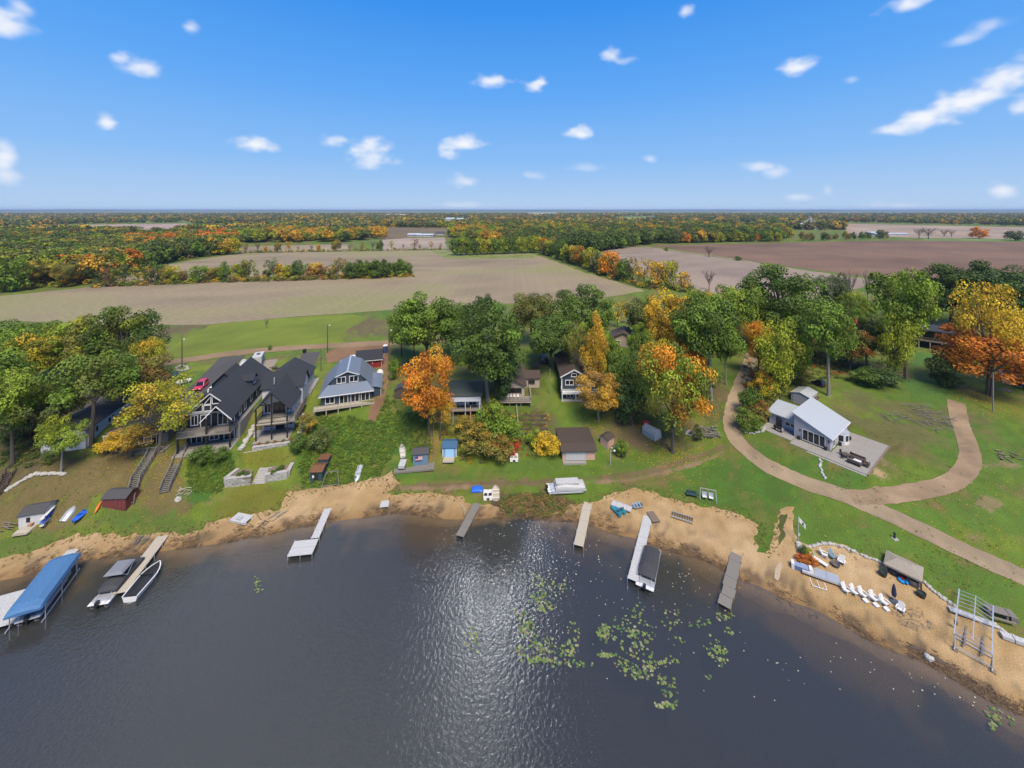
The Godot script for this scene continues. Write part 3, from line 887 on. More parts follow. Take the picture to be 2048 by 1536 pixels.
# a line of trees along sighted points
func row(line: Array, count: int, hs: Array, ws: Array, kinds: Array, cols: Array, where: String, group: String, depth := 3.0) -> void:
	var L := 0.0
	var pp: Array = []
	for q in line: pp.append(pt(q[0], q[1]))
	for i in pp.size() - 1: L += pp[i].distance_to(pp[i + 1])
	for i in count:
		var s := L * (i + rng.randf_range(0.2, 0.8)) / count
		var p: Vector3 = pp[pp.size() - 1]
		for k in pp.size() - 1:
			var d: float = pp[k].distance_to(pp[k + 1])
			if s <= d:
				p = pp[k].lerp(pp[k + 1], s / d)
				break
			s -= d
		p.x += rng.randf_range(-1, 1) * depth * 0.4
		p.z += rng.randf_range(-1, 1) * depth
		p.y = hgt(p.x, -p.z)
		var kind := pick(kinds)
		var col := pick(cols)
		var h := rng.randf_range(hs[0], hs[1])
		var kd := "shrub" if kind in ["shrub", "low"] else "bare tree" if kind.begins_with("bare") else "tree"
		var look: String = ("leafless " if kd == "bare tree" else col + "-leaved ") + kd
		plant("bare_tree" if kd == "bare tree" else kd, kind, col, p, h, h * rng.randf_range(ws[0], ws[1]), "%s, %s from left, %s" % [look.replace("bare tree", "tree"), nth(i), where], group)

func in_px(poly: PackedVector2Array, p: Vector2) -> bool:
	return Geometry2D.is_point_in_polygon(p, poly)

# single trees spread over a sighted outline, the ones in front first
func wood(poly: Array, count: int, gap: float, hs: Array, ws: Array, kinds: Array, cols: Array, where: String, group: String) -> void:
	var pg := PackedVector2Array()
	var lo := Vector2(1e9, 1e9)
	var hi := -lo
	for q in poly:
		pg.append(Vector2(q[0], q[1]))
		lo = lo.min(pg[pg.size() - 1])
		hi = hi.max(pg[pg.size() - 1])
	var got: Array = []
	var tries := 0
	while got.size() < count and tries < count * 60:
		tries += 1
		var s := Vector2(rng.randf_range(lo.x, hi.x), rng.randf_range(lo.y, hi.y))
		if not in_px(pg, s): continue
		var p := pt(s.x, s.y)
		var ok := true
		for g in got:
			if g.distance_to(p) < gap: ok = false
		if ok: got.append(p)
	got.sort_custom(func(a: Vector3, b: Vector3) -> bool: return a.x / -a.z < b.x / -b.z)
	for i in got.size():
		var col := pick(cols)
		var kind := pick(kinds)
		var h := rng.randf_range(hs[0], hs[1])
		var kd := "shrub" if kind in ["shrub", "low"] else "bare_tree" if kind.begins_with("bare") else "tree"
		var look: String = "leafless tree" if kd == "bare_tree" else col + "-leaved " + kd
		plant(kd, kind, col, got[i] - Vector3(0, 0.1, 0), h, h * rng.randf_range(ws[0], ws[1]), "%s, %s from left, %s" % [look, nth(i), where], group)

# woodland too far off to tell its trees apart
func far_wood(called: String, polys: Array, per_px: float, hs: Array, cols: Array, label: String, kind := "far", blank: Array = []) -> void:
	var put_at: Array = []
	var tint := PackedColorArray()
	var holes: Array = []
	for b in blank:
		var g := PackedVector2Array()
		for q in b: g.append(Vector2(q[0], q[1]))
		holes.append(g)
	for poly in polys:
		var pg := PackedVector2Array()
		var lo := Vector2(1e9, 1e9)
		var hi := -lo
		for q in poly:
			pg.append(Vector2(q[0], q[1]))
			lo = lo.min(pg[pg.size() - 1])
			hi = hi.max(pg[pg.size() - 1])
		var count := int((hi.x - lo.x) * (hi.y - lo.y) * per_px)
		for i in count:
			var s := Vector2(rng.randf_range(lo.x, hi.x), rng.randf_range(lo.y, hi.y))
			if not in_px(pg, s): continue
			var bad := false
			for g in holes:
				if in_px(g, s): bad = true
			if bad: continue
			var d := F * (EYE - TOP) / (s.y - HZ)
			var p := Vector3((s.x - CX) / F * d, TOP, -d)
			var h := rng.randf_range(hs[0], hs[1])
			var w := h * rng.randf_range(0.75, 1.15)
			put_at.append(Transform3D(Basis(Vector3.UP, rng.randf() * TAU).scaled(Vector3(w, h, w)), p))
			var patchy := nz.get_noise_2d(p.x * 0.25, p.z * 0.12)
			var k := clampi(int((rng.randf() * 0.75 + 0.25 * rng.randf() + patchy * 0.8) * cols.size()), 0, cols.size() - 1)
			var a: Array = LEAF[cols[k]]
			tint.append(Color(a[0], a[1], a[2]) * rng.randf_range(0.8, 1.3))
	var mm := MultiMesh.new()
	mm.transform_format = MultiMesh.TRANSFORM_3D
	mm.use_colors = true
	mm.mesh = far_mesh if kind == "far" else near_mesh
	mm.instance_count = put_at.size()
	for i in put_at.size():
		mm.set_instance_transform(i, put_at[i])
		mm.set_instance_color(i, tint[i])
	var o := MultiMeshInstance3D.new()
	o.name = called
	o.multimesh = mm
	o.set_meta("kind", "stuff")
	add_child(o)
	tag(o, label, "woodland")

var far_mesh: ArrayMesh
var near_mesh: ArrayMesh
func grey_crown(kind: String) -> ArrayMesh:
	var t: Array = trees[kind]
	var c := PackedColorArray()
	for q in t[2]: c.append(Color(1 + q.g * 0.2, 1 + q.g * 0.1, 1) * q.r)
	var ar := []
	ar.resize(Mesh.ARRAY_MAX)
	ar[Mesh.ARRAY_VERTEX] = t[0]
	ar[Mesh.ARRAY_NORMAL] = t[1]
	ar[Mesh.ARRAY_COLOR] = c
	var am := ArrayMesh.new()
	am.add_surface_from_arrays(Mesh.PRIMITIVE_TRIANGLES, ar)
	am.surface_set_material(0, M.leaf)
	return am

# low leafy growth over an outline; nobody could count it
func cover(called: String, poly: Array, count: int, size: Array, cols: Array, label: String, kind := "tuft") -> void:
	var pg := PackedVector2Array()
	var lo := Vector2(1e9, 1e9)
	var hi := -lo
	for q in poly:
		pg.append(Vector2(q[0], q[1]))
		lo = lo.min(pg[pg.size() - 1])
		hi = hi.max(pg[pg.size() - 1])
	var mm := MultiMesh.new()
	mm.transform_format = MultiMesh.TRANSFORM_3D
	mm.use_colors = true
	mm.mesh = tuft_mesh
	var T: Array = []
	var tint: Array = []
	for i in count * 3:
		if T.size() >= count: break
		var s := Vector2(rng.randf_range(lo.x, hi.x), rng.randf_range(lo.y, hi.y))
		if not in_px(pg, s): continue
		var p := pt(s.x, s.y)
		var h := rng.randf_range(size[0], size[1])
		T.append(Transform3D(Basis(Vector3.UP, rng.randf() * TAU).scaled(Vector3(h * rng.randf_range(1.1, 1.9), h, h * rng.randf_range(1.1, 1.9))), p - Vector3(0, 0.05, 0)))
		var a: Array = LEAF[pick(cols)]
		tint.append(Color(a[0], a[1], a[2]) * rng.randf_range(0.75, 1.3))
	mm.instance_count = T.size()
	for i in T.size():
		mm.set_instance_transform(i, T[i])
		mm.set_instance_color(i, tint[i])
	var o := MultiMeshInstance3D.new()
	o.name = numbered(called)
	o.multimesh = mm
	o.set_meta("kind", "stuff")
	add_child(o)
	tag(o, label, "ground cover")
var tuft_mesh: ArrayMesh

func make_trees() -> void:
	rng.seed = 4242
	make_kinds()
	grow("far", 30, 16, 160, 0.0, "bush", 0.17, 0.6, 0.2)
	far_mesh = grey_crown("far")
	grow("near_far", 31, 30, 800, 0.0, "bush", 0.085, 0.6, 0.17)
	near_mesh = grey_crown("near_far")
	grow("tuft", 32, 9, 110, -0.1, "shrub", 0.15, 0.6, 0.24)
	tuft_mesh = grey_crown("tuft")
	# --- trees round the cottages, each as it stands
	tree(12, 775, 640, 120, "oak_b", "green", "green tree at the left edge of the picture beside the field")
	tree(-40, 850, 690, 150, "oak_a", "green", "green tree cut by the left edge of the picture, above the stone bank")
	tree(105, 765, 642, 130, "oak_c", "light green", "light green round tree third from the left along the field", "yellow-green")
	tree(55, 790, 665, 105, "maple", "yellow-green", "yellow and green tree in front of the dark tree at the left edge", "gold")
	tree(60, 720, 640, 90, "oak_b", "green", "small green crown showing between the first two trees on the left beside the field")
	tree(190, 775, 625, 95, "oak_a", "olive", "olive green tree standing behind the tallest tree on the left", "yellow-green")
	tree(247, 775, 604, 140, "oak_c", "dark green", "tallest dark green tree on the left, standing out against the field", "yellow-green")
	tree(295, 790, 665, 60, "maple", "yellow-green", "small yellow-green tree at the field side of the tallest tree on the left", "gold")
	tree(182, 893, 700, 150, "tall_b", "green", "large green tree whose straight trunk stands before the long white cottage", "olive")
	tree(275, 825, 702, 110, "oak_b", "olive", "brownish green tree between the long white cottage and the parked cars", "rust")
	tree(25, 930, 735, 125, "tall_b", "light green", "light green tree with a thick trunk above the stone bank on the left", "olive")
	tree(95, 900, 765, 115, "tall_a", "dull green", "dull green tree in the shade left of the long white cottage", "olive")
	tree(122, 946, 828, 78, "tall_a", "light green", "low green tree with a pale trunk on the slope below the long white cottage", "", true)
	tree(60, 870, 800, 80, "shrub", "dull green", "dull green bush under the trees left of the long white cottage")
	tree(318, 905, 752, 145, "sparse", "yellow-green", "broad loose yellow tree over the deck beside the dark blue long house", "gold")
	tree(262, 914, 852, 90, "sparse", "gold", "low yellow tree spreading over the deck stairs", "olive")
	tree(218, 905, 868, 40, "low", "yellow", "yellow bush left of the deck posts")
	tree(803, 712, 628, 60, "oak_b", "green", "slim green tree at the edge of the wood beside the blue portable toilet", "yellow-green")
	tree(850, 738, 580, 135, "oak_a", "green", "broad green tree behind the orange maple", "light green")
	tree(912, 720, 600, 100, "oak_b", "dark green", "dark green tree between the two broad trees behind the orange maple")
	tree(975, 800, 592, 165, "oak_c", "dark green", "large dark green tree over the tan cottage with a pale straight trunk", "green", true)
	tree(1010, 800, 690, 60, "shrub", "deep green", "deep green bushy tree against the left wall of the tan cottage")
	tree(1062, 690, 577, 95, "oak_b", "olive", "olive green tree behind the tan cottage, beside the field", "dark green")
	tree(1165, 705, 563, 125, "oak_c", "green", "round green tree standing out against the field behind the navy cottage", "grey-green")
	tree(1105, 735, 628, 125, "oak_a", "dark green", "dark green tree hanging over the roof of the navy cottage")
	tree(1150, 770, 640, 60, "sparse", "olive", "thin olive tree with a bare leaning trunk before the navy cottage", "yellow-green", true)
	tree(858, 872, 690, 105, "maple", "orange", "bright orange maple left of the cottage with the green roof", "gold")
	tree(880, 880, 770, 60, "sparse", "gold", "small gold tree under the orange maple")
	tree(1190, 800, 612, 62, "cone", "gold", "slim gold and orange tree beside the navy cottage", "yellow")
	tree(1197, 842, 738, 88, "maple", "gold", "small gold tree with a thin pale trunk in front of the navy cottage", "brown", true)
	tree(1255, 800, 695, 85, "oak_b", "dark green", "dark green tree behind the small gold tree")
	tree(1262, 850, 765, 60, "shrub", "deep green", "deep green low tree right of the small gold tree")
	tree(1215, 760, 665, 70, "tall_a", "green", "green tree behind the slim gold and orange tree")
	tree(1285, 690, 590, 75, "oak_b", "dull green", "dull dark tree beside the brown roofed house in the trees", "brown")
	tree(1338, 735, 572, 98, "maple", "gold", "tall gold tree in the middle of the wood", "yellow")
	tree(1345, 905, 668, 145, "maple", "light green", "large green and orange tree whose grey trunk stands on the lawn by the shelter", "orange")
	tree(1310, 800, 670, 70, "maple", "gold", "gold and green tree left of the large green and orange tree", "yellow-green")
	tree(1372, 790, 665, 80, "maple", "orange", "orange tree behind the large green and orange tree", "gold")
	tree(1422, 800, 590, 150, "tall_b", "green", "large green tree with a pale forked trunk beside the lane", "dark green", true)
	tree(1452, 770, 640, 60, "tall_a", "dark green", "slim green tree with a white trunk near the upper lane", "", true)
	tree(1400, 690, 572, 85, "oak_b", "light green", "light green tree right of the tall gold tree", "yellow-green")
	tree(1478, 700, 558, 100, "oak_b", "light green", "light green tree left of the big oak beside the field", "olive")
	tree(1560, 700, 522, 170, "oak_c", "green", "biggest green oak at the end of the lane, standing high above the field", "dark green")
	tree(1516, 752, 632, 58, "maple", "gold", "slim orange and gold tree where the lane enters the wood", "orange")
	tree(1560, 795, 636, 82, "column", "yellow-green", "upright yellow-green tree behind the white-roofed house", "light green")
	tree(1590, 770, 660, 50, "column", "light green", "small light green tree right of the upright yellow-green tree")
	tree(1657, 792, 600, 120, "tall_b", "green", "green tree with a tall pale forked trunk behind the metal shed", "light green", true)
	tree(1640, 720, 610, 70, "oak_b", "dark green", "dark green crown behind the tree with the pale forked trunk")
	tree(1700, 745, 640, 70, "maple", "olive", "olive and orange tree at the back of the white-roofed house's lawn", "rust")
	tree(1705, 690, 630, 30, "cone", "red", "small bright red tree showing at the back of the wood")
	tree(1735, 740, 640, 70, "oak_a", "dull green", "dull green tree right of the small red tree", "olive")
	tree(1665, 640, 540, 55, "oak_b", "grey-green", "thin grey-green tree right of the biggest oak", "dull green")
	tree(1812, 758, 522, 140, "vase", "light green", "tall light green elm with spreading limbs beside the dark glass house", "green")
	tree(1790, 764, 605, 66, "column", "yellow-green", "slim yellow-green tree in front of the tall elm", "light green")
	tree(1838, 650, 578, 60, "maple", "olive", "olive and orange tree between the tall elm and the dark glass house", "orange")
	tree(1900, 655, 523, 130, "oak_c", "dark green", "dark green tree behind the dark glass house, next to the elm")
	tree(1965, 660, 520, 130, "oak_a", "deep green", "deep green tree behind the yellow tree at the right edge")
	tree(2040, 660, 528, 110, "oak_b", "dark green", "dark green tree cut by the right edge beside the ploughed field")
	tree(1975, 790, 556, 125, "sparse", "yellow", "tall yellow tree over the orange maples near the right edge", "gold")
	tree(1982, 792, 655, 165, "maple", "orange", "wide orange maple under the tall yellow tree near the right edge", "rust")
	tree(2050, 780, 665, 110, "maple", "orange", "orange maple cut by the right edge above the white building", "gold")
	tree(2030, 720, 610, 80, "maple", "gold", "gold tree between the yellow tree and the right edge")
	tree(1915, 700, 640, 50, "maple", "rust", "rusty orange small tree at the end of the dark glass house's balcony", "orange")
	tree(1885, 770, 705, 48, "shrub", "dull green", "bushy green small tree beside the lamp post on the lawn", "olive")
	tree(1893, 772, 742, 42, "low", "deep green", "rounded dark bush at the foot of the small tree by the lamp post")
	tree(1765, 772, 735, 60, "shrub", "deep green", "dark rounded bush at the lawn's upper edge before the slim yellow-green tree")
	tree(1735, 770, 738, 50, "shrub", "dark green", "dark bush left of the dark rounded bush at the lawn's upper edge")
	tree(1418, 580, 537, 26, "bare_a", "brown", "leafless tree against the field left of the light green trees")
	tree(1700, 610, 535, 30, "bare_a", "brown", "taller leafless tree right of the biggest oak against the track")
	tree(1735, 600, 538, 22, "bare_b", "brown", "thin leafless tree left of the elm against the track")
	tree(1682, 600, 550, 18, "bare_b", "brown", "small leafless tree next to the thin grey-green tree")
	tree(1500, 830, 775, 40, "shrub", "dark green", "dark bush at the inner side of the lane's bend, upper one")
	tree(1495, 862, 815, 46, "low", "green", "green bush inside the lane's bend next to the stone edging", "olive")
	tree(1520, 845, 800, 36, "low", "olive", "brownish bush between the lane's bend and the annex", "rust")
	tree(1528, 800, 745, 46, "low", "yellow-green", "yellow bush at the back corner of the annex", "orange")
	tree(1600, 770, 725, 40, "low", "olive", "olive bush left of the metal shed", "gold")
	tree(540, 700, 690, 8, "shrub", "green", "tiny clipped bush at the corner of the concrete drive")
	tree(1243, 912, 880, 26, "shrub", "green", "green bush at the right side of the pink shed")
	tree(986, 880, 800, 60, "low", "green", "yellow and green thicket below the tan cottage, upper left of the fence", "yellow-green")
	tree(960, 905, 850, 66, "low", "olive", "olive and gold thicket right of the light blue shed", "gold")
	tree(1010, 890, 830, 64, "low", "green", "green thicket beside the garden fence")
	tree(1000, 918, 872, 56, "low", "olive", "brown and olive thicket above the white paddle boat", "rust")
	tree(930, 880, 835, 50, "low", "olive", "olive bush above the light blue shed", "gold")
	tree(1032, 900, 876, 18, "low", "red", "small red bush by the end of the garden fence")
	tree(1024, 912, 896, 14, "low", "red", "tiny red shrub just behind the white paddle boat")
	tree(1092, 908, 868, 52, "low", "yellow", "yellow flowering bush left of the boathouse garage")
	tree(1070, 895, 855, 30, "low", "light green", "light green bush above the yellow flowering bush")
	tree(1395, 880, 850, 22, "low", "dull green", "dull bush behind the firewood heap")
	tree(612, 870, 828, 34, "shrub", "olive", "olive bush at the corner of the slope below the blue-grey house", "gold")
	tree(640, 900, 855, 44, "low", "dull green", "dull green brush below the olive bush on the slope")
	tree(596, 905, 870, 30, "shrub", "dark green", "dark bush right of the upper stone wall")
	tree(402, 925, 895, 40, "shrub", "dark green", "dark bush under the patio of the dark blue long house")
	tree(440, 918, 896, 34, "low", "dark green", "dark low bush at the right of the patio edge")
	tree(786, 760, 715, 20, "shrub", "green", "green bush beside the tall pole next to the dirt drive")
	tree(533, 656, 636, 12, "bare_b", "brown", "tiny leafless sapling on the green lawn beside the field")
	tree(1235, 655, 600, 34, "thin", "yellow", "yellow sapling beyond the brown roofed house")
	tree(1218, 650, 606, 26, "thin", "yellow", "yellow sapling left of the other yellow sapling beyond the brown roof")
	tree(1255, 648, 602, 22, "thin", "gold", "gold sapling right of the yellow saplings beyond the brown roof")
	# --- the wood filling in behind, tree by tree
	wood([[790, 690], [1000, 640], [1040, 700], [900, 730], [800, 725]], 7, 5.0, [10, 14], [0.6, 0.85], ["oak_a", "oak_b", "tall_a"], ["dark green", "green", "deep green"], "wood behind the orange maple", "trees behind the orange maple")
	wood([[1270, 640], [1480, 620], [1490, 740], [1400, 750], [1280, 760]], 13, 5.0, [11, 16], [0.5, 0.75], ["oak_a", "oak_b", "tall_a", "maple"], ["dark green", "green", "olive", "light green", "gold"], "wood left of the upper lane", "trees left of the upper lane")
	wood([[1530, 650], [1760, 620], [1790, 700], [1740, 735], [1620, 740], [1540, 730]], 16, 4.5, [9, 15], [0.5, 0.8], ["oak_a", "oak_b", "tall_a", "maple"], ["dark green", "green", "olive", "dull green", "light green"], "wood behind the white-roofed house", "trees behind the white-roofed house")
	wood([[1820, 590], [2120, 590], [2130, 650], [1960, 645], [1850, 635]], 13, 5.0, [11, 16], [0.6, 0.8], ["oak_a", "oak_b", "oak_c"], ["dark green", "green", "deep green", "olive"], "wood behind the dark glass house", "trees behind the dark glass house")
	wood([[-80, 700], [200, 680], [330, 740], [260, 760], [100, 770], [-80, 800]], 6, 6.0, [9, 13], [0.6, 0.85], ["oak_a", "oak_b", "maple"], ["dark green", "green", "olive", "yellow-green"], "wood above the long cottage", "trees round the long white cottage")
	# --- hedgerows and woods across the fields
	row([[196, 573], [300, 567], [420, 562], [520, 558], [640, 556], [700, 556]], 40, [6, 14], [0.6, 1.1], ["mid_a", "mid_b", "mid_c", "thin", "low", "thin"], ["green", "dark green", "yellow-green", "olive", "dull green", "brown", "gold", "light green"], "hedgerow across the wide field", "trees of the long hedgerow")
	row([[700, 556], [820, 552]], 12, [9, 14], [0.7, 1.0], ["mid_a", "mid_b"], ["green", "dark green", "light green", "dark green"], "green clump ending the hedgerow", "trees of the clump ending the hedgerow")
	row([[905, 511], [1080, 505]], 18, [15, 20], [0.6, 0.9], ["mid_a", "mid_b", "mid_c"], ["light green", "yellow-green", "green", "light green", "dark green"], "tall grove beyond the wide field", "trees of the tall grove")
	row([[1080, 506], [1150, 528], [1215, 552], [1290, 572], [1370, 580]], 42, [11, 19], [0.5, 0.8], ["mid_a", "mid_b", "mid_c", "thin"], ["olive", "green", "yellow-green", "gold", "orange", "dark green", "grey-green"], "line between the two tan fields", "trees between the tan fields")
	row([[480, 506], [700, 502], [890, 499]], 20, [7, 15], [0.5, 0.8], ["thin", "bare_a", "thin", "mid_b"], ["olive", "yellow-green", "gold", "brown", "dull green"], "thin line beyond the wide field", "trees of the thin line beyond the field")
	row([[340, 516], [470, 508]], 10, [15, 20], [0.75, 1.1], ["mid_a", "mid_b"], ["yellow-green", "yellow", "gold", "olive"], "yellow row ending the left wood", "yellow trees ending the wood")
	row([[1340, 487], [1450, 484], [1560, 483]], 18, [12, 17], [0.6, 0.9], ["mid_a", "mid_b"], ["dark green", "yellow-green", "green", "yellow-green", "orange", "olive"], "tree line left of the silos", "trees left of the silos")
	row([[1600, 482], [1775, 477]], 11, [11, 16], [0.7, 1.0], ["mid_a", "mid_b"], ["dark green", "dull green", "olive", "deep green"], "tree line before the silos", "trees in front of the silos")
	tree(1838, 476, 455, 22, "bare_a", "brown", "leafless round tree right of the long farm sheds")
	tree(1857, 478, 453, 30, "bare_a", "brown", "broader leafless tree right of the long farm sheds")
	tree(1888, 474, 457, 18, "bare_a", "brown", "left one of two leafless trees standing in the far tan field")
	tree(1903, 474, 458, 16, "bare_b", "brown", "right one of two leafless trees standing in the far tan field")
	tree(1960, 477, 451, 28, "mid_b", "orange", "lone orange tree between the far tan field and the ploughed field", "gold")
	tree(2030, 481, 460, 32, "mid_a", "deep green", "lone dark round tree near the right edge beyond the ploughed field")
	tree(1418, 514, 490, 26, "bare_b", "brown", "leafless scrub beside the farm track")
	tree(1476, 521, 512, 14, "low", "dark green", "small dark bush beside the farm track")
	tree(1333, 502, 494, 10, "low", "green", "tiny round bush where the farm track starts")
	tree(1018, 462, 446, 14, "mid_b", "red", "small scarlet tree among the far woods")
	wood([[-60, 590], [180, 571], [250, 545], [120, 540], [-60, 560]], 26, 9.0, [15, 21], [0.75, 1.0], ["oak_a", "oak_b", "mid_a", "mid_b", "maple"], ["olive", "dull green", "green", "yellow-green", "dark green", "olive"], "front of the big left wood", "trees at the front of the big left wood")
	wood([[-60, 552], [250, 545], [330, 528], [470, 508], [300, 500], [-60, 510]], 40, 13.0, [15, 20], [0.75, 1.0], ["mid_a", "mid_b"], ["olive", "gold", "orange", "green", "yellow-green", "dark green", "olive", "yellow-green"], "middle of the big left wood", "trees in the middle of the big left wood")
	var woods := ["dark green", "dull green", "green", "olive", "yellow-green", "olive", "dull green", "light green", "yellow-green", "olive", "gold", "orange"]
	far_wood("left_woodland", [[[-200, 570], [180, 568], [330, 524], [460, 506], [480, 492], [470, 476], [-200, 474]]], 0.06, [13, 19], woods, "autumn woodland left of the wide field", "near")
	far_wood("middle_woodland", [[[480, 486], [690, 484], [760, 478], [780, 472], [600, 466], [470, 474]], [[900, 478], [1080, 500], [1190, 506], [1300, 488], [1560, 482], [1590, 474], [1560, 458], [1340, 448], [1000, 452], [900, 458]]], 0.07, [13, 20], ["dark green", "green", "dull green", "olive", "olive", "light green", "dull green", "yellow-green", "yellow-green", "gold"], "autumn woodland in the middle distance", "near")
	var flds := [[[1680, 444], [2048, 452], [2500, 460], [2500, 484], [2048, 480], [1700, 472]], [[1330, 445], [1480, 445], [1575, 452], [1545, 462], [1400, 457]], [[-300, 453], [60, 454], [150, 448], [370, 445], [385, 449], [560, 444], [545, 452], [430, 458], [330, 471], [140, 466], [-300, 467]], [[740, 455], [900, 456], [900, 472], [760, 480]], [[1230, 434], [1312, 432], [1312, 441], [1230, 442]], [[880, 437], [940, 437], [940, 444], [890, 452]]]
	far_wood("distant_woodland", [[[-400, 470], [900, 470], [900, 458], [2500, 462], [2500, 440], [-400, 440]]], 0.14, [14, 20], ["brown", "dull green", "dark green", "olive", "dull green", "grey-green", "olive", "yellow-green", "gold"], "distant woods between the far fields", "far", flds)
	far_wood("horizon_woodland", [[[-500, 441], [2600, 441], [2600, 427], [-500, 427]]], 0.30, [14, 20], ["dull green", "dark green", "grey-green", "olive", "brown", "olive", "gold"], "woods fading towards the horizon", "far", flds)
	# far hills
	var mb := Mb.new()
	for k in 3:
		var d := 16000.0 + k * 5000.0
		var prev := Vector3()
		for i in 161:
			var a := -1.25 + 2.5 * i / 160.0
			var p := Vector3(sin(a) * d * 1.4, 0, -cos(a) * d)
			p.y = 20.0 + k * 18.0 + (nz.get_noise_2d(a * 260, k * 100.0) + 0.5) * 45.0
			if i > 0:
				mb.face([Vector3(prev.x, -5, prev.z), Vector3(p.x, -5, p.z), p, prev], Vector3(p.x * 2, 0, p.z * 2))
				mb.face([prev, p, p + Vector3(p.x * 0.15, -30, p.z * 0.15), prev + Vector3(prev.x * 0.15, -30, prev.z * 0.15)], Vector3(p.x, -5000, p.z))
			prev = p
	struct(part("hills", mb, mat(0.04, 0.055, 0.035, 1.0)))
	# brushy foot of the hedgerows
	var hedge := ["olive", "dull green", "brown", "yellow-green", "dark green", "gold"]
	cover("hedge_brush", [[188, 570], [420, 560], [700, 554], [826, 550], [828, 554], [700, 559], [420, 566], [188, 576]], 620, [1.2, 3.2], hedge, "brush along the foot of the hedgerow across the wide field")
	cover("hedge_brush", [[1078, 503], [1150, 524], [1215, 547], [1300, 570], [1390, 580], [1390, 588], [1290, 578], [1215, 556], [1150, 532], [1078, 508]], 520, [1.5, 3.5], hedge, "brush along the tree line between the tan fields")
	cover("hedge_brush", [[480, 504], [700, 500], [890, 497], [890, 500], [700, 503], [480, 507]], 160, [1.2, 2.6], hedge, "brush along the thin tree line beyond the wide field")
	cover("hedge_brush", [[-40, 588], [180, 570], [320, 528], [460, 508], [460, 504], [310, 522], [170, 564], [-40, 580]], 420, [2.0, 4.5], hedge, "brush along the edge of the big left wood")
	# leafy growth on the slopes
	cover("slope_growth", [[618, 835], [700, 835], [750, 845], [770, 790], [790, 800], [800, 880], [760, 950], [700, 965], [605, 975], [600, 930]], 1500, [0.3, 0.7], ["green", "green", "green", "dark green", "light green"], "lush green growth on the slope below the blue-grey house")
	cover("slope_growth", [[380, 920], [455, 905], [470, 930], [440, 985], [385, 985], [372, 950]], 420, [0.3, 0.6], ["green", "green", "light green", "dark green"], "lush green growth on the slope beside the stair below the long house")
	cover("slope_growth", [[790, 820], [850, 830], [865, 910], [800, 900]], 320, [0.25, 0.55], ["green", "dark green", "dull green"], "green growth below the orange maple")
	cover("slope_growth", [[885, 830], [960, 820], [1100, 825], [1100, 905], [1000, 930], [930, 925], [880, 880]], 420, [0.3, 0.7], ["olive", "dull green", "brown", "gold", "green", "olive"], "autumn brush on the bank below the tan cottage")
	cover("bank_growth", [[1000, 1000], [1050, 985], [1110, 995], [1140, 1012], [1120, 1032], [1040, 1034], [1000, 1025]], 300, [0.3, 0.8], ["brown", "brown", "olive", "dull green", "olive"], "brown marsh growth on the bank between the docks")
	cover("undergrowth", [[1480, 740], [1500, 700], [1760, 690], [1770, 765], [1640, 760], [1560, 800], [1500, 870], [1490, 800]], 520, [0.4, 1.1], ["dark green", "dull green", "olive", "deep green", "rust", "olive"], "undergrowth at the edge of the wood behind the white-roofed house")
	cover("undergrowth", [[0, 790], [130, 800], [150, 860], [110, 930], [0, 940]], 300, [0.4, 1.0], ["dark green", "dull green", "olive", "deep green"], "undergrowth beneath the trees on the left hillside")

# ---------------------------------------------------------------- house parts
func box_mb(x0: float, x1: float, y0: float, y1: float, z0: float, z1: float) -> Mb:
	var m := Mb.new()
	m.box(x0, x1, y0, y1, z0, z1)
	return m

# walls with gables; the ridge runs along z at rx, or along x at rx when across is set
func walls(x0: float, x1: float, z0: float, z1: float, y0: float, ye: float, yr: float, rx: float, across := false) -> Mb:
	var m := Mb.new()
	var c := Vector3((x0 + x1) / 2, (y0 + ye) / 2, (z0 + z1) / 2)
	if across:
		for x in [x0, x1]: m.face([Vector3(x, y0, z0), Vector3(x, y0, z1), Vector3(x, ye, z1), Vector3(x, yr, rx), Vector3(x, ye, z0)], c)
		for z in [z0, z1]: m.face([Vector3(x0, y0, z), Vector3(x1, y0, z), Vector3(x1, ye, z), Vector3(x0, ye, z)], c)
	else:
		for z in [z0, z1]: m.face([Vector3(x0, y0, z), Vector3(x1, y0, z), Vector3(x1, ye, z), Vector3(rx, yr, z), Vector3(x0, ye, z)], c)
		for x in [x0, x1]: m.face([Vector3(x, y0, z0), Vector3(x, y0, z1), Vector3(x, ye, z1), Vector3(x, ye, z0)], c)
	return m

func slab(m: Mb, a: Vector3, b: Vector3, c: Vector3, d: Vector3, th: float) -> void:
	var u := Vector3(0, th, 0)
	m.hexa([a, b, c, d, a + u, b + u, c + u, d + u])

# two roof planes running past the walls by o
func roof(x0: float, x1: float, z0: float, z1: float, ye: float, yr: float, rx: float, o: float, th := 0.18, across := false) -> Mb:
	var m := Mb.new()
	if across:
		for z in [z0, z1]:
			var s := signf(z - rx)
			var dy := (yr - ye) / absf(z - rx) * o
			slab(m, Vector3(x0 - o, ye - dy, z + s * o), Vector3(x1 + o, ye - dy, z + s * o), Vector3(x1 + o, yr, rx), Vector3(x0 - o, yr, rx), th)
	else:
		for x in [x0, x1]:
			var s := signf(x - rx)
			var dy := (yr - ye) / absf(x - rx) * o
			slab(m, Vector3(x + s * o, ye - dy, z0 - o), Vector3(x + s * o, ye - dy, z1 + o), Vector3(rx, yr, z1 + o), Vector3(rx, yr, z0 - o), th)
	return m

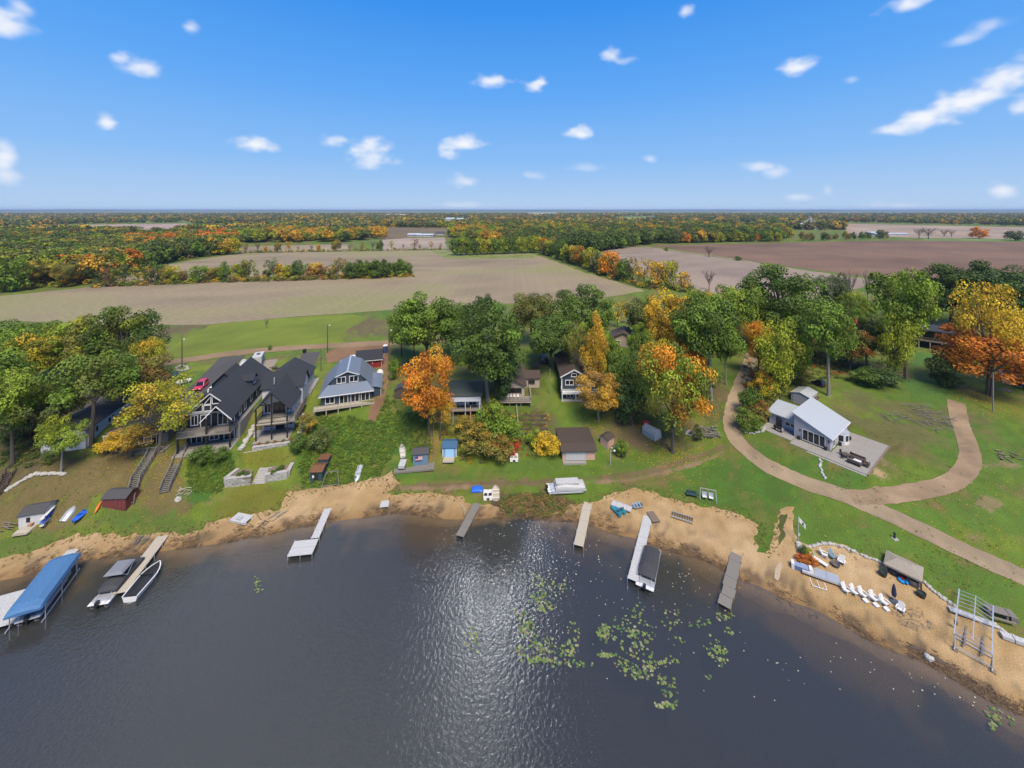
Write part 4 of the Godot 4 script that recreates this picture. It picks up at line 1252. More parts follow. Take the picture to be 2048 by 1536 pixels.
# white boards along the rake of a gable
func rake(x0: float, x1: float, z: float, ye: float, yr: float, rx: float, o: float, w := 0.16) -> Mb:
	var m := Mb.new()
	for x in [x0, x1]:
		var s := signf(x - rx)
		var dy := (yr - ye) / absf(x - rx) * o
		m.bar(Vector3(x + s * o, ye - dy + 0.06, z + 0.045), Vector3(rx, yr + 0.06, z + 0.045), 0.09, w)
	return m

var frames := {}
func window(t: Node3D, at: Vector3, w: float, h: float, yaw := 0.0, panes := 2, fm: Material = null, called := "window") -> Node3D:
	var key := "%s %s %s" % [w, h, panes]
	if not frames.has(key):
		var f := Mb.new()
		var b := 0.13
		f.box(-w / 2 - b, w / 2 + b, h / 2, h / 2 + b, -0.02, 0.09)
		f.box(-w / 2 - b, w / 2 + b, -h / 2 - b, -h / 2, -0.02, 0.11)
		f.box(-w / 2 - b, -w / 2, -h / 2, h / 2, -0.02, 0.09)
		f.box(w / 2, w / 2 + b, -h / 2, h / 2, -0.02, 0.09)
		for i in range(1, panes):
			var x := -w / 2 + w * i / panes
			f.box(x - 0.05, x + 0.05, -h / 2, h / 2, -0.02, 0.07)
		var g := Mb.new()
		g.box(-w / 2, w / 2, -h / 2, h / 2, 0.0, 0.03)
		frames[key] = [f.mesh(M.trim), g.mesh(M.glass)]
	var o := put(called, frames[key][0], fm, t, at, yaw)
	put("pane", frames[key][1], null, o)
	return o

func railing(t: Node3D, pts: Array, h: float, m: Material, step := 1.6) -> void:
	var r := Mb.new()
	for i in pts.size() - 1:
		var a: Vector3 = pts[i]
		var b: Vector3 = pts[i + 1]
		r.bar(a + Vector3(0, h, 0), b + Vector3(0, h, 0), 0.13, 0.07)
		r.bar(a + Vector3(0, h * 0.12, 0), b + Vector3(0, h * 0.12, 0), 0.06, 0.06)
		var n := maxi(int(a.distance_to(b) / 0.28), 1)
		for k in n + 1: r.bar(a.lerp(b, float(k) / n) + Vector3(0, h * 0.1, 0), a.lerp(b, float(k) / n) + Vector3(0, h, 0), 0.035, 0.035)
		var p := maxi(int(a.distance_to(b) / step), 1)
		for k in p + 1: r.bar(a.lerp(b, float(k) / p), a.lerp(b, float(k) / p) + Vector3(0, h + 0.06, 0), 0.1, 0.1)
	part("railing", r, m, t)

func post(t: Node3D, x: float, z: float, y0: float, y1: float, w: float, m: Material) -> void:
	part("post", box_mb(x - w / 2, x + w / 2, y0, y1, z - w / 2, z + w / 2), m, t)

func boards(t: Node3D, called: String, x0: float, x1: float, z0: float, z1: float, y: float, n: int, m: Material, th := 0.14) -> void:
	var b := box_mb(-(x1 - x0) / n / 2 + 0.012, (x1 - x0) / n / 2 - 0.012, -th, 0, z0, z1).mesh(m)
	for i in n: put(called, b, null, t, Vector3(x0 + (x1 - x0) * (i + 0.5) / n, y, 0))

func glass_shape(t: Node3D, pts: Array, z: float) -> void:
	var f := Mb.new()
	var g := Mb.new()
	var gp: Array = []
	for i in pts.size():
		var a := Vector3(pts[i][0], pts[i][1], z + 0.05)
		var b := Vector3(pts[(i + 1) % pts.size()][0], pts[(i + 1) % pts.size()][1], z + 0.05)
		f.bar(a, b, 0.1, 0.14)
		gp.append(Vector3(pts[i][0], pts[i][1], z + 0.02))
	g.face(gp, Vector3(0, 0, z - 5))
	var o := part("window", f, M.trim, t)
	part("pane", g, M.glass, o)

var A0: Vector3
var B0: Vector3
var C0: Vector3
var K0: Vector3
func make_pads() -> void:
	A0 = Vector3(-63.5, 6.2, -84.4)
	pad(A0, 0.22, -5, 6, -2, 4.6, 6.2, 3.0)
	pad(A0, 0.22, -6, 6, -24, -9, 9.4, 4.0)
	B0 = Vector3(-51.3, 6.0, -85.5)
	pad(B0, 0.235, -3.6, 3.6, -4, 2.0, 6.0, 2.4)
	C0 = Vector3(-44.5, 9.2, -93.2)
	pad(C0, 0.31, -1, 12, -12, -2.5, 8.9, 2.5)
	K0 = Vector3(60.8, 6.2, -86.2)
	pad(K0, -0.943, -6.5, 12.8, -12, 3.4, 6.08, 2.5)
	pad(Vector3(15.9, 6.8, -102.5), 0.0, -3.5, 5, -3, 3, 6.8, 3.0)
	pad(Vector3(0, 8.5, -99.6), 0.0, -3, 7, -14, -1, 8.5, 3.0)

func make_houses() -> void:
	var t: Node3D
	# --- dark blue long house with the black gabled porch
	t = thing("long_house", "dark blue long house with black roof, gable windows and a deep two-level porch", "house", A0, 0.235)
	part("wall", walls(-4.4, 4.5, -20.5, 0, -1, 6.3, 10.2, 0), M.navy, t)
	var fr := Mb.new()
	fr.face([Vector3(-4.4, -0.2, 0.03), Vector3(4.5, -0.2, 0.03), Vector3(4.5, 6.3, 0.03), Vector3(0, 10.1, 0.03), Vector3(-4.4, 6.3, 0.03)], Vector3(0, 3, -3))
	part("front_wall", fr, M.black_wall, t)
	var rf := part("roof", roof(-4.4, 4.5, -20.5, 0, 6.3, 10.2, 0, 0.5), M.shingle, t)
	part("rake_board", rake(-4.4, 4.5, 0.5, 6.3, 10.2, 0, 0.5), M.trim, rf)
	part("wall", walls(-6.2, -0.6, -20.5, -14.5, 0, 6.3, 9.0, -3.4), M.navy, t)
	part("roof", roof(-6.2, -0.6, -20.5, -14.5, 6.3, 9.0, -3.4, 0.4), M.shingle, t)
	part("wall", box_mb(-6.9, -4.4, 0, 5.2, -13.0, -10.0), M.navy, t)
	var lr := Mb.new()
	slab(lr, Vector3(-7.3, 5.1, -13.4), Vector3(-7.3, 5.1, -9.6), Vector3(-4.4, 6.1, -9.6), Vector3(-4.4, 6.1, -13.4), 0.16)
	part("roof", lr, M.shingle, t)
	part("roof_vent", box_mb(-5.7, -5.4, 5.8, 6.5, -11.6, -11.3), M.trim, t)
	var dm := part("dormer", walls(1.4, 4.1, -12.8, -10.4, 6.5, 8.4, 9.3, -11.6, true), M.navy, t)
	part("roof", roof(0.9, 4.1, -12.8, -10.4, 8.4, 9.3, -11.6, 0.35, 0.12, true), M.shingle, dm)
	window(t, Vector3(4.13, 7.7, -11.6), 1.1, 0.9, PI / 2, 1)
	glass_shape(t, [[-3.5, 6.5], [-1.55, 6.5], [-1.55, 8.2]], 0.03)
	glass_shape(t, [[-1.3, 6.5], [0.0, 6.5], [0.0, 7.7], [-1.3, 7.7]], 0.03)
	glass_shape(t, [[-1.3, 7.9], [0.0, 7.9], [0.0, 9.5]], 0.03)
	glass_shape(t, [[0.25, 7.9], [2.3, 7.9], [0.25, 9.5]], 0.03)
	part("beam", box_mb(-4.4, 1.6, 6.05, 6.35, 0.05, 0.25), M.galv, t)
	window(t, Vector3(-3.0, 4.8, 0.04), 1.1, 1.9)
	window(t, Vector3(-0.9, 4.5, 0.04), 1.8, 2.4, 0, 2, null, "patio_door")
	window(t, Vector3(2.2, 4.6, 0.04), 1.7, 2.3, 0, 2, null, "patio_door")
	window(t, Vector3(3.75, 4.8, 0.04), 1.2, 1.8)
	window(t, Vector3(-2.6, 1.2, 0.04), 1.8, 2.2, 0, 2, null, "patio_door")
	window(t, Vector3(0.6, 1.2, 0.04), 1.6, 1.6)
	window(t, Vector3(3.4, 1.2, 0.04), 1.8, 2.2, 0, 2, null, "patio_door")
	for z in [-2.5, -5.0, -8.5, -12.0, -15.5, -19.0]: window(t, Vector3(4.51, 4.9 if z < -6 else 4.7, z), 0.9, 1.5, PI / 2, 1)
	var pr := part("porch_roof", roof(0.2, 5.0, 0.2, 3.6, 6.4, 8.9, 2.6, 0.45), M.shingle, t)
	part("rake_board", rake(0.2, 5.0, 4.05, 6.4, 8.9, 2.6, 0.45), M.trim, pr)
	part("deck_floor", box_mb(-4.5, 5.1, 3.05, 3.3, 0.05, 3.7), M.grey_wood, t)
	railing(t, [Vector3(-4.4, 3.3, 0.3), Vector3(-4.4, 3.3, 3.6), Vector3(-1.5, 3.3, 3.6)], 1.0, M.grey_wood)
	railing(t, [Vector3(2.4, 3.3, 3.6), Vector3(5.0, 3.3, 3.6), Vector3(5.0, 3.3, 0.3)], 1.0, M.grey_wood)
	for q in [[-4.3, 3.3], [0.7, 6.4], [4.9, 6.4]]: post(t, q[0], 3.5, -0.1, q[1], 0.28, M.black)
	part("patio", box_mb(-4.8, 5.4, -1.2, 0.06, 0.0, 4.9), M.concrete, t)
	part("foundation", box_mb(4.5, 5.35, 0.0, 3.2, -22, -0.2), M.concrete, t)
	# --- white house with the dark gabled porch on posts
	t = thing("white_porch_house", "white sided house with charcoal roofs and an open timber porch on tall posts", "house", B0, 0.235)
	part("wall", walls(-3.2, 3.3, -9.5, -4, -0.5, 6.6, 10.0, 0), M.siding, t)
	part("wall", walls(-4.6, 3.9, -13, -8.2, -0.5, 7.9, 10.4, -10.6, true), M.siding, t)
	part("wall", walls(-5.6, 3.4, -21.5, -13, 0, 6.9, 9.7, -1.4), M.siding, t)
	part("roof", roof(-3.2, 3.3, -9.5, 0.1, 6.6, 10.05, 0, 0.45), M.shingle, t)
	part("roof", roof(-4.6, 3.9, -13, -8.2, 7.9, 10.45, -10.6, 0.4, 0.18, true), M.shingle, t)
	part("roof", roof(-5.6, 3.4, -21.5, -13.2, 6.9, 9.75, -1.4, 0.4), M.shingle, t)
	part("flue", box_mb(-2.1, -1.9, 8.6, 10.2, -8.0, -7.8), M.galv, t)
	var tr := Mb.new()
	tr.bar(Vector3(0, 6.9, 0.3), Vector3(0, 9.9, 0.3), 0.22, 0.22)
	tr.bar(Vector3(-2.2, 7.6, 0.3), Vector3(2.2, 7.6, 0.3), 0.2, 0.2)
	tr.bar(Vector3(-1.6, 8.2, 0.3), Vector3(-0.1, 7.0, 0.3), 0.16, 0.16)
	tr.bar(Vector3(1.6, 8.2, 0.3), Vector3(0.1, 7.0, 0.3), 0.16, 0.16)
	tr.bar(Vector3(-3.3, 6.5, 0.3), Vector3(0, 9.9, 0.3), 0.2, 0.2)
	tr.bar(Vector3(3.4, 6.5, 0.3), Vector3(0, 9.9, 0.3), 0.2, 0.2)
	part("truss", tr, M.black, t)
	for q in [[-3.0, 6.6], [0.0, 7.0], [3.0, 6.6]]: post(t, q[0], 0.2, -0.1, q[1], 0.24, M.black)
	part("deck_floor", box_mb(-3.2, 3.2, 3.35, 3.6, -3.95, 0.3), M.pale_wood, t)
	part("deck_beam", box_mb(-3.25, 3.25, 3.1, 3.34, 0.05, 0.3), M.dark_wood, t)
	railing(t, [Vector3(-3.1, 3.6, -3.8), Vector3(-3.1, 3.6, 0.2), Vector3(3.1, 3.6, 0.2)], 1.0, M.black, 3.0)
	window(t, Vector3(-2.1, 5.0, -3.97), 1.2, 1.9)
	window(t, Vector3(0.2, 4.8, -3.97), 2.2, 2.3, 0, 2, M.black, "patio_door")
	window(t, Vector3(2.3, 5.0, -3.97), 1.0, 1.7)
	glass_shape(t, [[-1.6, 7.5], [-0.1, 7.5], [-0.1, 8.9]], -3.98)
	glass_shape(t, [[0.1, 7.5], [1.6, 7.5], [0.1, 8.9]], -3.98)
	window(t, Vector3(-1.9, 1.5, -3.97), 1.9, 1.4)
	window(t, Vector3(0.4, 1.3, -3.97), 1.5, 2.1, 0, 2, M.black, "patio_door")
	window(t, Vector3(2.3, 1.5, -3.97), 1.3, 1.3)
	for z in [-5.5, -7.3]: window(t, Vector3(3.31, 5.0, z), 0.7, 1.5, PI / 2, 1)
	window(t, Vector3(3.91, 7.8, -10.6), 0.7, 1.3, PI / 2, 1)
	window(t, Vector3(3.41, 5.6, -16.5), 0.9, 1.7, PI / 2, 1)
	part("patio", box_mb(-3.4, 3.4, -0.8, 0.06, -4, 1.3), M.concrete, t)
	part("planting_bed", box_mb(-3.2, 3.4, -0.8, 0.1, 1.3, 2.1), M.dark_wood, t)
	part("walkway", box_mb(3.3, 4.6, 3.3, 3.55, -9.0, 0.1), M.grey_wood, t)
	railing(t, [Vector3(4.5, 3.55, 0.0), Vector3(4.5, 3.55, -9.0)], 1.0, M.dark_wood)
	part("apron", box_mb(3.4, 4.6, 2.8, 3.72, -22, -13), M.concrete, t)
	# --- blue-grey house with the metal roof
	t = thing("metal_roof_house", "blue-grey house with a pale ribbed metal roof, white windows and a front deck", "house", C0, 0.31)
	part("wall", box_mb(0, 11.2, -1.0, 2.8, -12, 0), M.navy, t)
	var gab := Mb.new()
	for z in [-1.8, -12.0]: gab.face([Vector3(1.25, 3.7, z), Vector3(9.95, 3.7, z), Vector3(8.3, 5.75, z), Vector3(5.6, 6.85, z), Vector3(2.9, 5.75, z)], Vector3(5, 4, -8))
	part("gable_wall", gab, M.navy, t)
	var gr := Mb.new()
	var prof := [Vector2(-0.5, 2.4), Vector2(2.9, 5.8), Vector2(5.6, 6.9), Vector2(8.3, 5.8), Vector2(11.7, 2.4)]
	for i in 4: slab(gr, Vector3(prof[i].x, prof[i].y, -1.4 if i in [1, 2] else -1.85), Vector3(prof[i].x, prof[i].y, -12.5), Vector3(prof[i + 1].x, prof[i + 1].y, -12.5), Vector3(prof[i + 1].x, prof[i + 1].y, -1.4 if i in [1, 2] else -1.85), 0.13)
	slab(gr, Vector3(-0.5, 2.4, 0.7), Vector3(11.7, 2.4, 0.7), Vector3(9.95, 3.9, -1.9), Vector3(1.25, 3.9, -1.9), 0.13)
	for q in [[-0.5, 1.25], [11.7, 9.95]]:
		slab(gr, Vector3(q[0], 2.395, 0.7), Vector3(q[1], 3.895, -1.9), Vector3(q[1], 3.895, -1.95), Vector3(q[0], 2.395, -1.95), 0.12)
	rf = part("roof", gr, M.metal_roof, t)
	for i in 24:
		var x := 0.1 + i * 0.48
		var tz := clampf(minf((x + 0.5) / 1.75, (11.7 - x) / 1.75), 0.02, 1.0)
		var rb := Mb.new()
		rb.bar(Vector3(x, 2.56, 0.68), Vector3(x, 2.56 + 1.5 * tz, 0.68 - 2.58 * tz), 0.06, 0.06)
		part("seam", rb, M.metal_roof, rf)
	for i in 17:
		for s in 4:
			var rb := Mb.new()
			var z := -2.2 - i * 0.61
			rb.bar(Vector3(prof[s].x, prof[s].y + 0.15, z), Vector3(prof[s + 1].x, prof[s + 1].y + 0.15, z), 0.05, 0.05)
			part("seam", rb, M.metal_roof, rf)
	part("rake_board", rake(2.9, 8.3, -1.38, 5.8, 6.9, 5.6, 0.0), M.trim, rf)
	part("ridge_cap", box_mb(5.4, 5.8, 7.01, 7.09, -12.5, -1.4), M.alu, rf)
	part("fascia", box_mb(-0.5, 11.7, 2.3, 2.5, 0.7, 0.78), M.trim, rf)
	part("flue", box_mb(3.2, 3.4, 5.4, 6.6, -10.6, -10.4), M.galv, t)
	for q in [[4.2, 4.75], [7.0, 4.75]]: window(t, Vector3(q[0], q[1] + 0.15, -1.78), 1.8, 1.3)
	window(t, Vector3(1.9, 1.2, 0.0), 1.8, 1.4)
	for x in [4.9, 7.4, 9.7]: window(t, Vector3(x, 1.15, 0.0), 1.7, 2.0, 0, 2, null, "patio_door")
	part("wall", box_mb(11.2, 13.2, -1, 2.4, -9, -0.8), M.navy, t)
	var wr := Mb.new()
	slab(wr, Vector3(13.6, 2.3, -9.3), Vector3(13.6, 2.3, -0.5), Vector3(11.2, 3.0, -0.5), Vector3(11.2, 3.0, -9.3), 0.12)
	part("roof", wr, M.metal_roof, t)
	part("corner_board", box_mb(13.2, 13.3, -1, 2.4, -0.9, -0.7), M.trim, t)
	boards(t, "deck_board", -1.4, 11.8, 0.05, 2.0, -0.05, 16, M.pale_wood)
	railing(t, [Vector3(-1.3, -0.05, 1.9), Vector3(11.7, -0.05, 1.9)], 0.95, M.pale_wood, 2.2)
	for i in 6: post(t, -1.2 + i * 2.55, 1.85, -2.6, -0.15, 0.18, M.pale_wood)
	# --- red garage
	var p := at_h(738, 736, TOP)
	t = thing("red_garage", "dark red garage with a black roof and white trim behind the metal-roofed house", "garage", p, 0.26)
	part("wall", walls(-3.4, 3.4, -5, 0, -0.3, 2.5, 4.3, -2.5, true), M.barn, t)
	part("roof", roof(-3.4, 3.4, -5, 0, 2.5, 4.3, -2.5, 0.4, 0.16, true), M.shingle, t)
	part("corner_board", box_mb(3.38, 3.46, 0, 2.5, -0.16, 0.04), M.trim, t)
	part("fascia", box_mb(-3.8, 3.8, 2.12, 2.3, 0.42, 0.46), M.trim, t)
	part("lamp", box_mb(0.9, 1.05, 1.2, 1.6, 0.0, 0.1), M.trim, t)
	# --- grey long cottage, left
	p = pt(171, 897)
	t = thing("white_long_cottage", "long white sided cottage with a low grey roof under the left trees", "house", Vector3(p.x, 7.7, p.z), 0.26)
	part("wall", walls(-7, 0, -13.5, 0, -1, 3.7, 5.2, -3.5), M.siding, t)
	part("roof", roof(-7, 0, -13.5, 0, 3.7, 5.2, -3.5, 0.4), M.grey_shingle, t)
	for z in [-3.0, -6.6, -7.8]: window(t, Vector3(0.01, 2.3, z), 0.8, 1.1, PI / 2, 1)
	window(t, Vector3(0.01, 1.0, -1.2), 0.9, 2.0, PI / 2, 1, null, "door")
	part("wall", walls(-6.4, -0.3, -19, -13.5, -1, 3.3, 4.4, -3.3), M.siding, t)
	part("roof", roof(-6.4, -0.3, -19, -13.6, 3.3, 4.4, -3.3, 0.3), M.grey_shingle, t)
	for x in [-5.4, -4.2, -3.0, -1.8]: part("batten", box_mb(x, x + 0.2, 0, 3.2, 0.0, 0.06), M.trim, t)
	# --- low house below the yellow tree
	p = pt(285, 898)
	t = thing("deck_cottage", "low grey cottage with a timber deck half hidden by the loose yellow tree", "house", Vector3(p.x, 6.6, p.z), 0.2)
	part("wall", walls(-4.6, 3.6, -10, -1.5, -1, 2.6, 3.8, -5.6, true), M.grey_wood, t)
	part("roof", roof(-4.6, 3.6, -10, -1.5, 2.6, 3.8, -5.6, 0.5, 0.16, true), M.grey_shingle, t)
	window(t, Vector3(-1.6, 1.2, -1.49), 1.8, 1.2)
	window(t, Vector3(1.6, 1.1, -1.49), 1.6, 2.0, 0, 2, null, "patio_door")
	boards(t, "deck_board", -4.4, 4.6, -1.4, 1.6, 0.0, 12, M.grey_wood)
	railing(t, [Vector3(-4.3, 0, 1.5), Vector3(4.5, 0, 1.5)], 0.95, M.grey_wood)
	for x in [-4.2, -1.2, 1.8, 4.4]: post(t, x, 1.45, -2.5, -0.1, 0.16, M.grey_wood)
	p = pt(232, 893)
	t = thing("patio_roof", "flat grey patio roof on white posts between the two left cottages", "shelter", Vector3(p.x, p.y, p.z), 0.25)
	part("roof", box_mb(-2.2, 2.2, 2.3, 2.46, -4, 0), M.grey_shingle, t)
	part("fascia", box_mb(-2.25, 2.25, 2.22, 2.42, 0.0, 0.06), M.trim, t)
	for x in [-2.1, 2.1]:
		post(t, x, -0.1, -0.3, 2.3, 0.12, M.trim)
		post(t, x, -3.8, -0.3, 2.3, 0.12, M.trim)
	# --- green roofed cottage behind the maple
	p = pt(932, 815)
	t = thing("green_roof_cottage", "cottage with a dark green roof and a white front awning behind the orange maple", "house", Vector3(p.x, p.y + 0.6, p.z), 0.05)
	part("wall", walls(-3.8, 3.6, -8, 0, -1.2, 2.4, 3.7, -4, true), M.siding, t)
	part("roof", roof(-3.8, 3.6, -8, 0, 2.4, 3.7, -4, 0.4, 0.16, true), mat(0.045, 0.062, 0.055, 0.9), t)
	window(t, Vector3(-1.4, 1.1, 0), 1.6, 1.1)
	window(t, Vector3(1.6, 1.0, 0), 1.6, 1.9, 0, 2, null, "patio_door")
	part("awning", box_mb(-3.6, 3.4, 2.0, 2.1, 0.5, 2.6), M.white_roof, t)
	part("deck_floor", box_mb(-3.8, 3.8, -0.2, -0.05, 0.0, 2.7), M.grey_wood, t)
	for x in [-3.5, 0.0, 3.3]: post(t, x, 2.5, -2.4, 2.0, 0.13, M.trim)
	# --- tan cottage
	t = thing("tan_cottage", "tan cottage with a brown roof, wide dark window and a raised front deck", "house", Vector3(0, 8.7, -99.6), 0.02)
	part("wall", walls(-3.15, 3.15, -13, 0, -1.5, 2.6, 4.1, 0), M.tan, t)
	part("roof", roof(-3.15, 3.15, -13, 0, 2.6, 4.1, 0, 0.55), M.brown_shingle, t)
	part("wall", walls(3.15, 7.3, -9.5, -5, -1.5, 2.4, 3.4, -7.2, true), M.tan, t)
	part("roof", roof(3.15, 7.3, -9.5, -5, 2.4, 3.4, -7.2, 0.35, 0.16, true), M.brown_shingle, t)
	window(t, Vector3(0.3, 1.35, 0), 4.0, 1.1, 0, 3, M.dark_wood)
	window(t, Vector3(5.2, 1.3, -4.99), 1.5, 0.9, 0, 2, M.dark_wood)
	part("flue", box_mb(0.4, 0.6, 3.6, 4.8, -5.1, -4.9), M.black, t)
	boards(t, "deck_board", -3.2, 4.7, 0.03, 2.7, -0.05, 10, M.grey_wood)
	railing(t, [Vector3(-3.1, -0.05, 0.2), Vector3(-3.1, -0.05, 2.6), Vector3(4.6, -0.05, 2.6), Vector3(4.6, -0.05, -4.5)], 1.0, M.tan)
	part("skirt_board", box_mb(-3.15, 4.65, -0.45, -0.2, 2.62, 2.72), M.tan, t)
	for x in [-3.1, -0.6, 2.1, 4.5]: post(t, x, 2.5, -3.4, -0.2, 0.16, M.grey_wood)
	# --- navy cottage with white trim
	t = thing("navy_cottage", "navy cottage with a dark brown roof, white trim and white balcony rail", "house", Vector3(15.9, 6.8, -102.5), 0.0)
	part("wall", walls(-3.2, 3.2, -15, 0, -0.5, 5.6, 7.3, 0), M.navy, t)
	part("roof", roof(-3.2, 3.2, -15, 0, 5.6, 7.3, 0, 0.4), M.brown_shingle, t)
	part("rake_board", rake(-3.2, 3.2, 0.4, 5.6, 7.3, 0, 0.4, 0.28), M.trim, t)
	part("wall", box_mb(3.2, 5.4, -0.5, 4.7, -9, -0.6), M.navy, t)
	var nr := Mb.new()
	slab(nr, Vector3(5.8, 4.6, -9.2), Vector3(5.8, 4.6, -0.2), Vector3(3.2, 5.5, -0.2), Vector3(3.2, 5.5, -9.2), 0.14)
	part("roof", nr, M.brown_shingle, t)
	window(t, Vector3(-1.2, 4.0, 0), 1.9, 1.1)
	window(t, Vector3(1.5, 4.0, 0), 1.9, 1.1)
	window(t, Vector3(0, 5.9, 0), 1.2, 0.7, 0, 1)
	window(t, Vector3(4.3, 3.4, -0.6), 1.3, 1.0)
	window(t, Vector3(-1.0, 0.9, 0), 1.7, 1.2)
	part("corner_board", box_mb(-3.28, -3.02, 0, 5.5, 0.0, 0.08), M.trim, t)
	part("corner_board", box_mb(3.02, 3.28, 0, 5.5, 0.0, 0.08), M.trim, t)
	part("balcony_floor", box_mb(-3.4, 5.5, 1.75, 1.95, 0.02, 1.7), M.trim, t)
	railing(t, [Vector3(-3.3, 1.95, 0.1), Vector3(-3.3, 1.95, 1.6), Vector3(5.4, 1.95, 1.6)], 1.0, M.trim)
	for x in [-3.2, 0.2, 3.4, 5.3]: post(t, x, 1.6, -0.1, 1.75, 0.16, M.trim)
	part("terrace", box_mb(-3.5, 5.6, -0.6, 0.1, 0.0, 2.0), M.concrete, t)
	# --- brown roofed house in the trees
	p = at_h(1247, 694, TOP)
	t = thing("brown_roof_house", "house with a brown roof and chimney glimpsed between the trees by the dirt road", "house", p, -0.3)
	part("wall", walls(-4.2, 4.2, -8, 0, -0.3, 2.6, 4.6, 0), M.tan, t)
	part("roof", roof(-4.2, 4.2, -8, 0, 2.6, 4.6, 0, 0.5), M.brown_shingle, t)
	part("chimney", box_mb(1.2, 2.0, 3.0, 5.4, -5.5, -4.7), M.grey_wood, t)
	window(t, Vector3(-1.8, 1.4, 0), 1.2, 1.1)
	window(t, Vector3(1.8, 1.4, 0), 1.2, 1.1)
	# --- white roofed house on the right
	t = thing("white_roof_house", "lavender house with a large white sloping roof and a ribbed lower wing", "house", K0, -0.943)
	var kw := Mb.new()
	var kc := Vector3(3, 2, -5)
	for z in [0.0, -11.0]: kw.face([Vector3(0, -0.3, z), Vector3(6.3, -0.3, z), Vector3(6.3, 2.5, z), Vector3(0, 5.0, z)], kc)
	kw.face([Vector3(0, -0.3, 0), Vector3(0, -0.3, -11), Vector3(0, 5.0, -11), Vector3(0, 5.0, 0)], kc)
	kw.face([Vector3(6.3, -0.3, 0), Vector3(6.3, -0.3, -11), Vector3(6.3, 2.5, -11), Vector3(6.3, 2.5, 0)], kc)
	part("wall", kw, M.mauve, t)
	var kr := Mb.new()
	slab(kr, Vector3(-0.35, 5.14, 0.3), Vector3(6.75, 2.32, 0.3), Vector3(6.75, 2.32, -11.4), Vector3(-0.35, 5.14, -11.4), 0.14)
	part("roof", kr, M.white_roof, t)
	part("fascia", box_mb(6.72, 6.8, 2.2, 2.42, -11.4, 0.3), M.trim, t)
	for i in 4: window(t, Vector3(2.05 + i * 0.98, 1.25, 0.0), 0.85, 2.1, 0, 1, null, "patio_door")
	part("lamp", box_mb(1.05, 1.2, 1.7, 2.1, 0.0, 0.12), M.black, t)
	part("lamp", box_mb(6.0, 6.15, 1.5, 1.9, 0.0, 0.12), M.black, t)
	window(t, Vector3(6.31, 1.1, -2.0), 1.1, 1.8, PI / 2, 2)
	window(t, Vector3(6.31, 1.1, -9.2), 1.3, 1.6, PI / 2, 2)
	var bay := Mb.new()
	var lo2: Array = []
	var up2: Array = []
	for q in [[6.3, -7.4], [7.5, -6.9], [7.9, -5.8], [7.5, -4.7], [6.3, -4.2]]:
		lo2.append(Vector3(q[0], -0.1, q[1]))
		up2.append(Vector3(q[0], 2.3, q[1]))
	for i in 4: bay.face([lo2[i], lo2[i + 1], up2[i + 1], up2[i]], Vector3(6.3, 1, -5.8))
	var by := part("bay_window", bay, M.trim, t)
	for i in 4:
		var g := Mb.new()
		var c2: Vector3 = (lo2[i] + lo2[i + 1]) / 2
		var dr: Vector3 = (lo2[i + 1] - lo2[i]).normalized()
		var nn := Vector3(-dr.z, 0, dr.x)
		if nn.dot(c2 - Vector3(6.3, 0, -5.8)) < 0: nn = -nn
		g.face([c2 - dr * 0.4 + nn * 0.02 + Vector3(0, 0.8, 0), c2 + dr * 0.4 + nn * 0.02 + Vector3(0, 0.8, 0), c2 + dr * 0.4 + nn * 0.02 + Vector3(0, 2.0, 0), c2 - dr * 0.4 + nn * 0.02 + Vector3(0, 2.0, 0)], Vector3(6.3, 1, -5.8))
		part("pane", g, M.glass, by)
	var bt := Mb.new()
	bt.face([up2[0] + Vector3(0, 0.02, 0), up2[1] + Vector3(0.1, 0.02, 0), up2[2] + Vector3(0.1, 0.02, 0), up2[3] + Vector3(0.1, 0.02, 0), up2[4] + Vector3(0, 0.02, 0)], Vector3(6, 0, -5))
	part("roof", bt, M.white_roof, by)
	# the lower wing
	var aw := Mb.new()
	for z in [-2.0, -7.4]: aw.face([Vector3(-5.6, -0.3, z), Vector3(-0.02, -0.3, z), Vector3(-0.02, 2.5 if z > -3 else 3.4, z), Vector3(-5.6, 2.5 if z > -3 else 3.4, z)], Vector3(-3, 1, -4))
	aw.face([Vector3(-5.6, -0.3, -2), Vector3(-5.6, -0.3, -7.4), Vector3(-5.6, 3.4, -7.4), Vector3(-5.6, 2.5, -2)], Vector3(-3, 1, -4))
	part("wing_wall", aw, M.mauve, t)
	var ar := Mb.new()
	slab(ar, Vector3(-6.0, 2.5, -1.6), Vector3(-0.04, 2.5, -1.6), Vector3(-0.04, 3.5, -7.7), Vector3(-6.0, 3.5, -7.7), 0.1)
	var wrf := part("wing_roof", ar, M.white_roof, t)
	for i in 15:
		var rb := Mb.new()
		rb.bar(Vector3(-5.9 + i * 0.41, 2.64, -1.6), Vector3(-5.9 + i * 0.41, 3.64, -7.7), 0.09, 0.08)
		part("seam", rb, M.white_roof, wrf)
	for x in [-1.9, -0.9]: window(t, Vector3(x, 1.3, -1.99), 0.8, 0.7, 0, 1)
	window(t, Vector3(-3.6, 0.95, -1.99), 0.85, 1.9, 0, 1, M.black, "door")
	# its terrace, cast in slabs
	t = thing("terrace", "pale concrete terrace wrapping the white-roofed house", "terrace", K0, -0.943)
	for i in 4:
		for k in 5:
			if k < 4 and i < 2 and k > 0: continue
			part("slab", box_mb(0.4 + i * 3.1 + 0.015, 0.4 + (i + 1) * 3.1 - 0.015, -0.9, 0.02, -11.9 + k * 3.1 + 0.015, -11.9 + (k + 1) * 3.1 - 0.015), M.concrete, t)
	for i in 2: part("slab", box_mb(-5.9 + i * 3.1 + 0.015, -5.9 + (i + 1) * 3.1 - 0.015, -0.9, 0.0, -1.98, 2.3), M.concrete, t)
